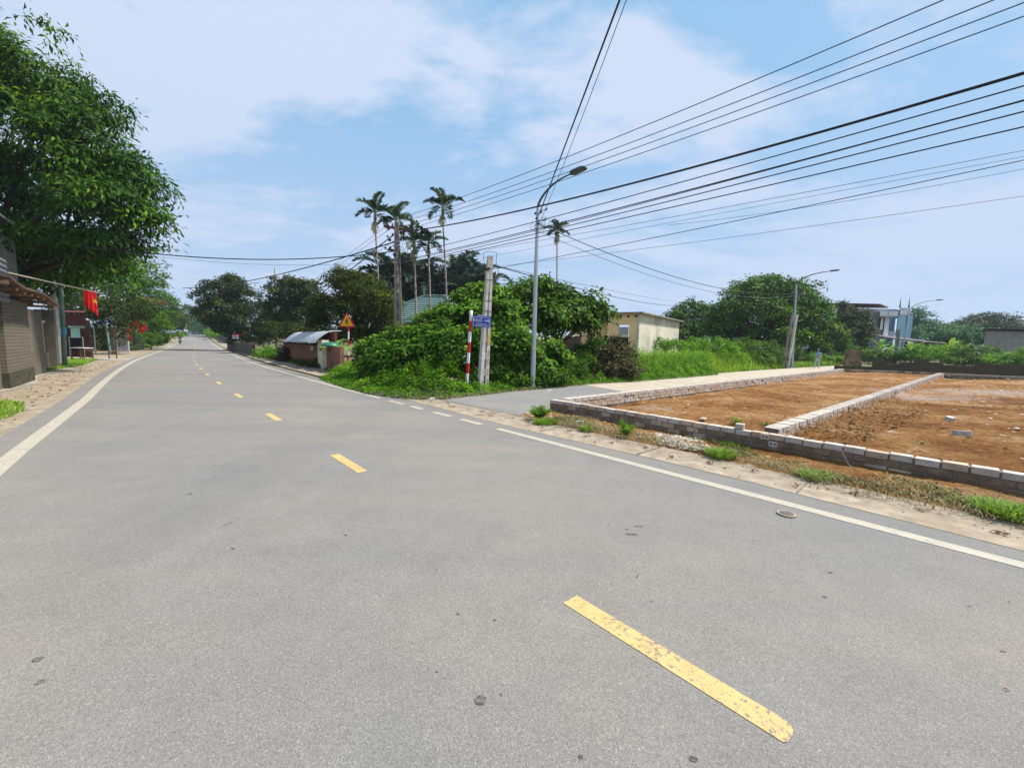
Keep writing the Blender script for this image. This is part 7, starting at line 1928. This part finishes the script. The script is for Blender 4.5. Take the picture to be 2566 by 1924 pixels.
banana('banana plant with one drooping leaf beside the red gate', 834, 925, 21.6, 2.0, 4)

# ---- ground cover, tall grass, verge plants (stuff)
def cover(name, label, poly, n, L, W_, mat, hfn, cat='plants'):
    xy = sample_poly(poly, n); P = np.zeros((len(xy), 3)); P[:, :2] = xy
    h = np.array([hfn(p) for p in xy]); P[:, 2] = h * RNG.uniform(.35, 1.02, len(xy)) ** .6
    m = len(P)
    # soft clumps
    k = np.array([noise.noise(Vector((p[0] * 2.2, p[1] * 2.2, 1.0))) for p in P]); P[:, 2] *= (1 + .9 * k)
    P[:, 2] += np.array([rise_l(p) for p in xy])
    D = unit(np.stack([RNG.normal(size=m), RNG.normal(size=m), RNG.normal(.1, .35, m)], 1)); Nn = unit(np.stack([RNG.normal(0, .4, m), RNG.normal(0, .4, m), np.ones(m)], 1))
    r = np.clip(.35 + .5 * k + RNG.normal(0, .22, m), 0, 1)
    o = link_mesh(leaf_mesh(name, P, D, Nn, L * RNG.uniform(.6, 1.3, m), W_ * RNG.uniform(.7, 1.2, m), r), name, mat)
    tag(o, label, cat, kind='stuff'); return o
def edge_d(poly_line, p):
    best = 1e9
    for a, b_ in zip(poly_line, poly_line[1:]):
        ax, ay, bx, by = a[0], a[1], b_[0], b_[1]; dx, dy = bx - ax, by - ay; t = max(0, min(1, ((p[0] - ax) * dx + (p[1] - ay) * dy) / (dx * dx + dy * dy + 1e-9)))
        best = min(best, math.hypot(p[0] - ax - dx * t, p[1] - ay - dy * t))
    return best
front_l = [g(800, 950), g(860, 972), g(920, 988), g(985, 997), g(1040, 1002), g(1110, 1001), g(1160, 995), g(1215, 990), g(1290, 982), g(1335, 979), g(1400, 974), g(1480, 968), gp(1600, 957), gp(1720, 947), gp(1800, 940)]
back_l = [Vector((q.x * 1.17 + .4, q.y * 1.3 + 1.0, 0)) for q in front_l[::-1]]
cpoly = front_l + back_l
def lf_(p): return min(1, max(.28, (p[0] + 7.6) / 3.2))
def hc(p):
    d = edge_d(front_l, p); return .03 + .4 * min(1, d / .9) ** .7 * lf_(p) + .55 * lf_(p) * min(1, max(0, d - .6) / 1.5)
cover('ground_cover', 'bright green leafy ground cover along the corner and lane edge', cpoly, 80000, .085, .055, M['lf_cover'], hc)
fr2 = [rc(12.6, 4.9), rc(17, 5.0), rc(22, 5.4)]
cover('ground_cover', 'weedy green cover on the road shoulder below the warning sign', [rc(13, 4.75), rc(18, 4.9), rc(24, 5.3), rc(24, 8.5), rc(13, 9)], 24000, .075, .045, M['lf_cover'], lambda p: .04 + .3 * min(1, edge_d([rc(13, 4.75), rc(18, 4.9), rc(24, 5.3)], p) / 1.2))
cover('ground_cover', 'green weeds on the shoulder below the brick shed', [rc(27, 5.2), rc(33, 5.3), rc(40, 4.9), rc(46, 4.9), rc(46, 6.3), rc(27, 6.2)], 12000, .09, .05, M['lf_cover'], lambda p: .04 + .22 * min(1, edge_d([rc(27, 5.2), rc(33, 5.3), rc(40, 4.9), rc(46, 4.9)], p) / .6))
# tall grass on the bank beside the lane
xy = sample_poly([gp(1590, 955), gp(1720, 944), gp(1850, 932), gp(1960, 922), gp(1960, 905), gp(1800, 900), gp(1650, 905), gp(1560, 925)], 15000)
P = np.array([(p[0], p[1], rise_l(p) - .02) for p in xy]); az = RNG.normal(R(-120), .9, len(P)); 
dfr = np.array([edge_d([gp(1590, 955), gp(1720, 944), gp(1850, 932), gp(1960, 922)], p) for p in xy])
hh = RNG.uniform(.9, 2.1, len(P)) * (.2 + .8 * np.clip(dfr / 2.2, 0, 1))
o = blades('tall_grass', P, hh, .035, RNG.uniform(.4, 1.1, len(P)), M['lf_grass'], None, 4, az)
tag(o, 'tall arching bright grass on the bank along the lane', 'grass', kind='stuff')
xy = sample_poly([gp(1960, 922), gp(2110, 914), gp(2125, 908), gp(1960, 905)], 6000); P = np.array([(p[0], p[1], rise_l(p) - .02) for p in xy])
o = blades('lane_end_grass', P, RNG.uniform(.2, .7, len(P)), .03, .6, M['lf_grass'], None, 3); tag(o, 'short bright grass behind the standing man', 'grass', kind='stuff')
# wispy grass at the lane edge
xy = np.array([(q.x + random.uniform(-.15, .15), q.y + random.uniform(-.12, .25)) for q in [front_l[4 + k % 8].lerp(front_l[5 + k % 8], random.random()) for k in range(1500)]])
P = np.array([(p[0], p[1], rise_l(p)) for p in xy]); o = blades('edge_grass', P, RNG.uniform(.06, .22, len(P)), .012, .9, M['lf_straw'], None, 3); tag(o, 'thin yellowish grass where the ground cover meets the lane', 'grass', kind='stuff')
# grass by the left pole
xy = sample_poly([rc(26, -5.2), rc(31, -4.7), rc(37, -4.9), rc(37.5, -6.2), rc(27, -7.5)], 16000); P = np.array([(p[0], p[1], -.01) for p in xy])
o = blades('left_grass_patch', P, RNG.uniform(.07, .2, len(P)), .018, .7, M['lf_grass'], None, 3); tag(o, 'grass patch on the left roadside in front of the shop', 'grass', kind='stuff')
xy = sample_poly([g(0, 1002), g(60, 1008), g(62, 1030), g(10, 1050), g(-40, 1060), g(-60, 1020)], 1600); P = np.array([(p[0], p[1], -.005) for p in xy])
o = blades('left_grass_tuft', P, RNG.uniform(.04, .11, len(P)), .012, .8, M['lf_grass'], None, 3); tag(o, 'small grass tuft on the apron at the left edge', 'grass', kind='stuff')
xy = sample_poly([rc(60, -5.2), rc(90, -4.9), rc(130, -5.2), rc(130, -8), rc(60, -8)], 9000); P = np.array([(p[0], p[1], rise((Vector((p[0], p[1], 0)) - RP0).length) - .02) for p in xy])
o = blades('far_verge_grass', P, RNG.uniform(.3, .8, len(P)), .08, .7, M['lf_grass'], None, 2); tag(o, 'bright grass along the far left verge', 'grass', kind='stuff')
xy = sample_poly([r0 + Vector((-1, -.6, 0)), r1 + Vector((0, -.8, 0)), r1 + Vector((0, -.2, 0)), r0 + Vector((0, -.15, 0))], 2500); P = np.array([(p[0], p[1], rise_l(p)) for p in xy])
o = blades('ruin_grass', P, RNG.uniform(.05, .3, len(P)), .03, .7, M['lf_grass'], None, 3); tag(o, 'patchy grass along the foot of the ruined wall', 'grass', kind='stuff')
# dry straw on the verge
def tuft(name, label, px, py, n, r, h, mat, z0=.05, w=.009, bend=.8, cat='grass tuft', group=None, sq=1.0):
    c = gp(px, py, z0); t = thing(name, label, cat, (c.x, c.y, z0), 0, group)
    a = RNG.random(n) * 2 * math.pi; rr = r * RNG.random(n) ** .7
    P = np.stack([np.cos(a) * rr, np.sin(a) * rr * sq, np.zeros(n) - .01], 1)
    blades('grass_blades', P + np.array([c.x, c.y, z0]), h * RNG.uniform(.5, 1.2, n), w, bend * RNG.uniform(.6, 1.4, n), mat, t, 4, a + RNG.normal(0, .7, n)); return t
GT = 'grass tufts on the verge'
tuft('grass_tuft', 'lush green grass tuft at the right edge of the photo on the verge', 2530, 1290, 1500, .26, .13, M['lf_grass'], .05, .008, .9, group=GT)
tuft('grass_tuft', 'green grass tuft in the middle of the verge below the divider', 1805, 1143, 700, .2, .13, M['lf_grass'], .05, .008, group=GT)
tuft('grass_tuft', 'flattened green grass tuft right of the middle one', 2042, 1195, 600, .2, .09, M['lf_grass'], .05, .008, 1.1, group=GT)
tuft('grass_tuft', 'small dark grass tuft between the two leafy weeds', 1470, 1078, 400, .14, .1, M['lf_grass'], .05, .007, group=GT)
tuft('grass_tuft', 'sparse tuft against the front wall at right', 2270, 1178, 160, .12, .1, M['lf_grass'], .07, .008, group=GT)
tuft('grass_tuft', 'small tuft against the front wall near the divider', 1830, 1112, 200, .16, .07, M['lf_grass'], .06, .008, group=GT)
def straw(label, region, n):
    xy = sample_poly(region, n); P = np.array([(p[0], p[1], .05) for p in xy])
    o = blades('dry_straw', P, RNG.uniform(.03, .12, len(P)), .006, 1.1, M['lf_straw'], None, 3); tag(o, label, 'straw', kind='stuff')
straw('cut dry straw along the roadside edge of the verge', [g(1400, 1068), g(1560, 1110), g(1740, 1135), g(1950, 1190), g(2150, 1250), g(2150, 1210), g(1900, 1150), g(1700, 1110), g(1440, 1060)], 2600)
straw('yellowish straw behind the first leafy weed', [g(1395, 1072), g(1500, 1085), g(1500, 1058), g(1400, 1045)], 1500)
# ragged low weeds and blades spilling over the verge
vw = [rc(s_of(1370, 1066, 4.3), 4.3), rc(-9, 4.35), WA + WD * 12.5 + WN * .15, WA + WN * .15]
def vg(q): return np.array([1.0 if noise.noise(Vector((x * 1.3, y * 1.3, 7))) > .12 else .06 for x, y in q])
xy = sample_poly(vw, 1800, vg); P = np.array([(p[0], p[1], .045) for p in xy])
o = blades('verge_grass', P, RNG.uniform(.02, .1, len(P)), .007, .9, M['lf_grass'], None, 3); tag(o, 'ragged thin grass scattered over the verge', 'grass', kind='stuff')
xy = sample_poly(vw, 5200, vg); m_n = len(xy); P = np.stack([xy[:, 0], xy[:, 1], .05 + RNG.random(m_n) * .035], 1)
o = link_mesh(leaf_mesh('verge_weeds', P, unit(RNG.normal(size=(m_n, 3)) * [1, 1, .3]), np.tile([0, 0, 1.0], (m_n, 1)) + RNG.normal(0, .3, (m_n, 3)), .035 * RNG.uniform(.5, 1.3, m_n), .018, RNG.random(m_n) * .7), 'verge_weeds', M['lf_dry']); tag(o, 'withered little weeds and leaf scraps on the verge', 'weeds', kind='stuff')
straw('thin dry straw at the right end of the verge', [g(2150, 1250), g(2560, 1330), g(2560, 1260), g(2200, 1200)], 1000)
# leafy weeds
def weed(label, px, py, h, r, n, mat='lf_cover', z0=.05, L=.045, stems=9, nm='weed_plant'):
    c = gp(px, py, z0); t = thing(nm, label, 'weed', c, 0, 'leafy weeds at the plot')
    mb = MB(); Ps = []
    for k in range(stems):
        a = random.random() * 6.3; rr = r * random.random() ** .6; e = Vector((math.cos(a) * rr, math.sin(a) * rr, h * random.uniform(.55, 1.0) * (1 - .4 * rr / r)))
        m_ = Vector((e.x * .35, e.y * .35, e.z * .55)); mb.tube([(0, 0, -.02), m_, e], [.006, .004, .002], 4, cap=False)
        for q in range(n // stems):
            f = random.uniform(.2, 1.05); b_ = (m_ * (2 * f) if f < .5 else m_.lerp(e, (f - .5) * 2)); Ps.append(tuple(b_ + Vector((random.gauss(0, .03), random.gauss(0, .03), random.gauss(0, .02)))))
    mb.build('stem', M['lf_stem'], t)
    P = np.array(Ps); m = len(P); D = unit(np.stack([RNG.normal(size=m), RNG.normal(size=m), RNG.normal(.15, .4, m)], 1)); Nn = unit(np.stack([RNG.normal(0, .35, m), RNG.normal(0, .35, m), np.ones(m)], 1))
    link_mesh(leaf_mesh('leaves', P, D, Nn, L * RNG.uniform(.6, 1.3, m), L * .45, RNG.random(m)), 'leaves', M[mat], t)
weed('leafy green weed at the corner of the drain strip before the front wall', 1352, 1050, .34, .26, 1500, L=.05, stems=16)
tuft('grass_tuft', 'grassy clump at the foot of the corner weed', 1365, 1062, 900, .24, .13, M['lf_grass'], .03, .007, .7, group=GT)
weed('feathery weed in the middle of the verge against the front wall', 1568, 1092, .36, .18, 800, L=.035, stems=9)
weed('small feathery weed inside the left plot', 1845, 1062, .17, .13, 260, z0=.2, L=.03, stems=6)
weed('tiny weed beside the loose fragment inside the left plot', 1920, 1068, .08, .1, 90, z0=.2, L=.04, stems=4, mat='lf_tree')
weed('tiny sprouting weed on the right plot soil', 2310, 1112, .05, .06, 60, z0=.2, L=.03, stems=4, mat='lf_straw')
# stump and plastic scrap near the corner
q = g(1405, 1030)
t = thing('broken_stump', 'weathered splintered brown stump lying against the front wall near its corner', 'stump', (q.x, q.y, .04), R(-35))
mb = MB(); mb.tube([(-.22, 0, .03), (-.1, .02, .08), (.05, 0, .09), (.2, -.02, .04)], [.05, .1, .085, .03], 8)
for k in range(8): mb.tube([(random.uniform(-.2, .1), random.uniform(-.06, .06), .06), (random.uniform(-.05, .28), random.uniform(-.14, .1), random.uniform(.02, .16))], [.03, .008], 5)
mb.build('stump_wood', basic('splintered_wood', (.3, .13, .08), .95, var=.45, scale=12, bump=1.0, c2=(.5, .42, .36), thr=(.5, .62)), t)
q = g(1452, 1068)
t = thing('plastic_scrap', 'crumpled pale bluish plastic scrap on the verge right of the corner weed', 'litter', (q.x, q.y, .06))
mb = MB()
for k in range(7): 
    a = [Vector((random.uniform(-.09, .09), random.uniform(-.06, .06), random.uniform(0, .07))) for _ in range(3)]; mb.add(a, [(0, 1, 2)])
mb.build('plastic_sheet', basic('pale_plastic', (.5, .62, .58), .4), t)
for i, (px, py, lab) in enumerate(((1400, 978, 'white plastic scrap by the lane under the vines'), (1375, 982, 'crumpled grey plastic scrap beside the lane, left of the white one'), (1080, 1003, 'pale scrap at the road corner before the ground cover'))):
    q = g(px, py); t = thing('plastic_scrap', lab, 'litter', (q.x, q.y, .02)); mb = MB()
    for k in range(6): 
        a = [Vector((random.uniform(-.12, .12), random.uniform(-.08, .08), random.uniform(0, .08))) for _ in range(3)]; mb.add(a, [(0, 1, 2)])
    mb.build('plastic_sheet', M['white_board'], t)
# dry sticks on the plot
mb = MB()
for (px, py, L) in ((1835, 990, .6), (1870, 1005, .5), (1925, 1020, .7), (2060, 1018, .9), (2150, 1180, .35), (2210, 1000, .5), (2300, 1040, .4), (2360, 1065, .5)):
    q = gp(px, py, .23); a = random.random() * 3; mb.tube([q, q + Vector((math.cos(a) * L * .5, math.sin(a) * L * .5, .03)), q + Vector((math.cos(a) * L, math.sin(a) * L, random.uniform(.0, .25)))], [.008, .006, .003], 4)
tag(mb.build('dry_sticks', M['twig']), 'thin dry sticks scattered on the plot', 'sticks', kind='stuff')

# ================================================================== HAZE
hzb = MB(); hzb.box((-20, 140, 14), (760, 640, 34)); ho = hzb.build('haze', None)
hm_ = bpy.data.materials.new('haze_air'); hm_.use_nodes = True; ht = hm_.node_tree; ht.nodes.clear()
hout = ht.nodes.new('ShaderNodeOutputMaterial'); hv = ht.nodes.new('ShaderNodeVolumePrincipled')
hv.inputs['Color'].default_value = (.75, .87, 1, 1); hv.inputs['Density'].default_value = .0004; hv.inputs['Anisotropy'].default_value = .2
ht.links.new(hv.outputs[0], hout.inputs['Volume']); ho.data.materials.append(hm_); tag(ho, 'pale blue haze that softens the far trees', 'haze', kind='stuff')
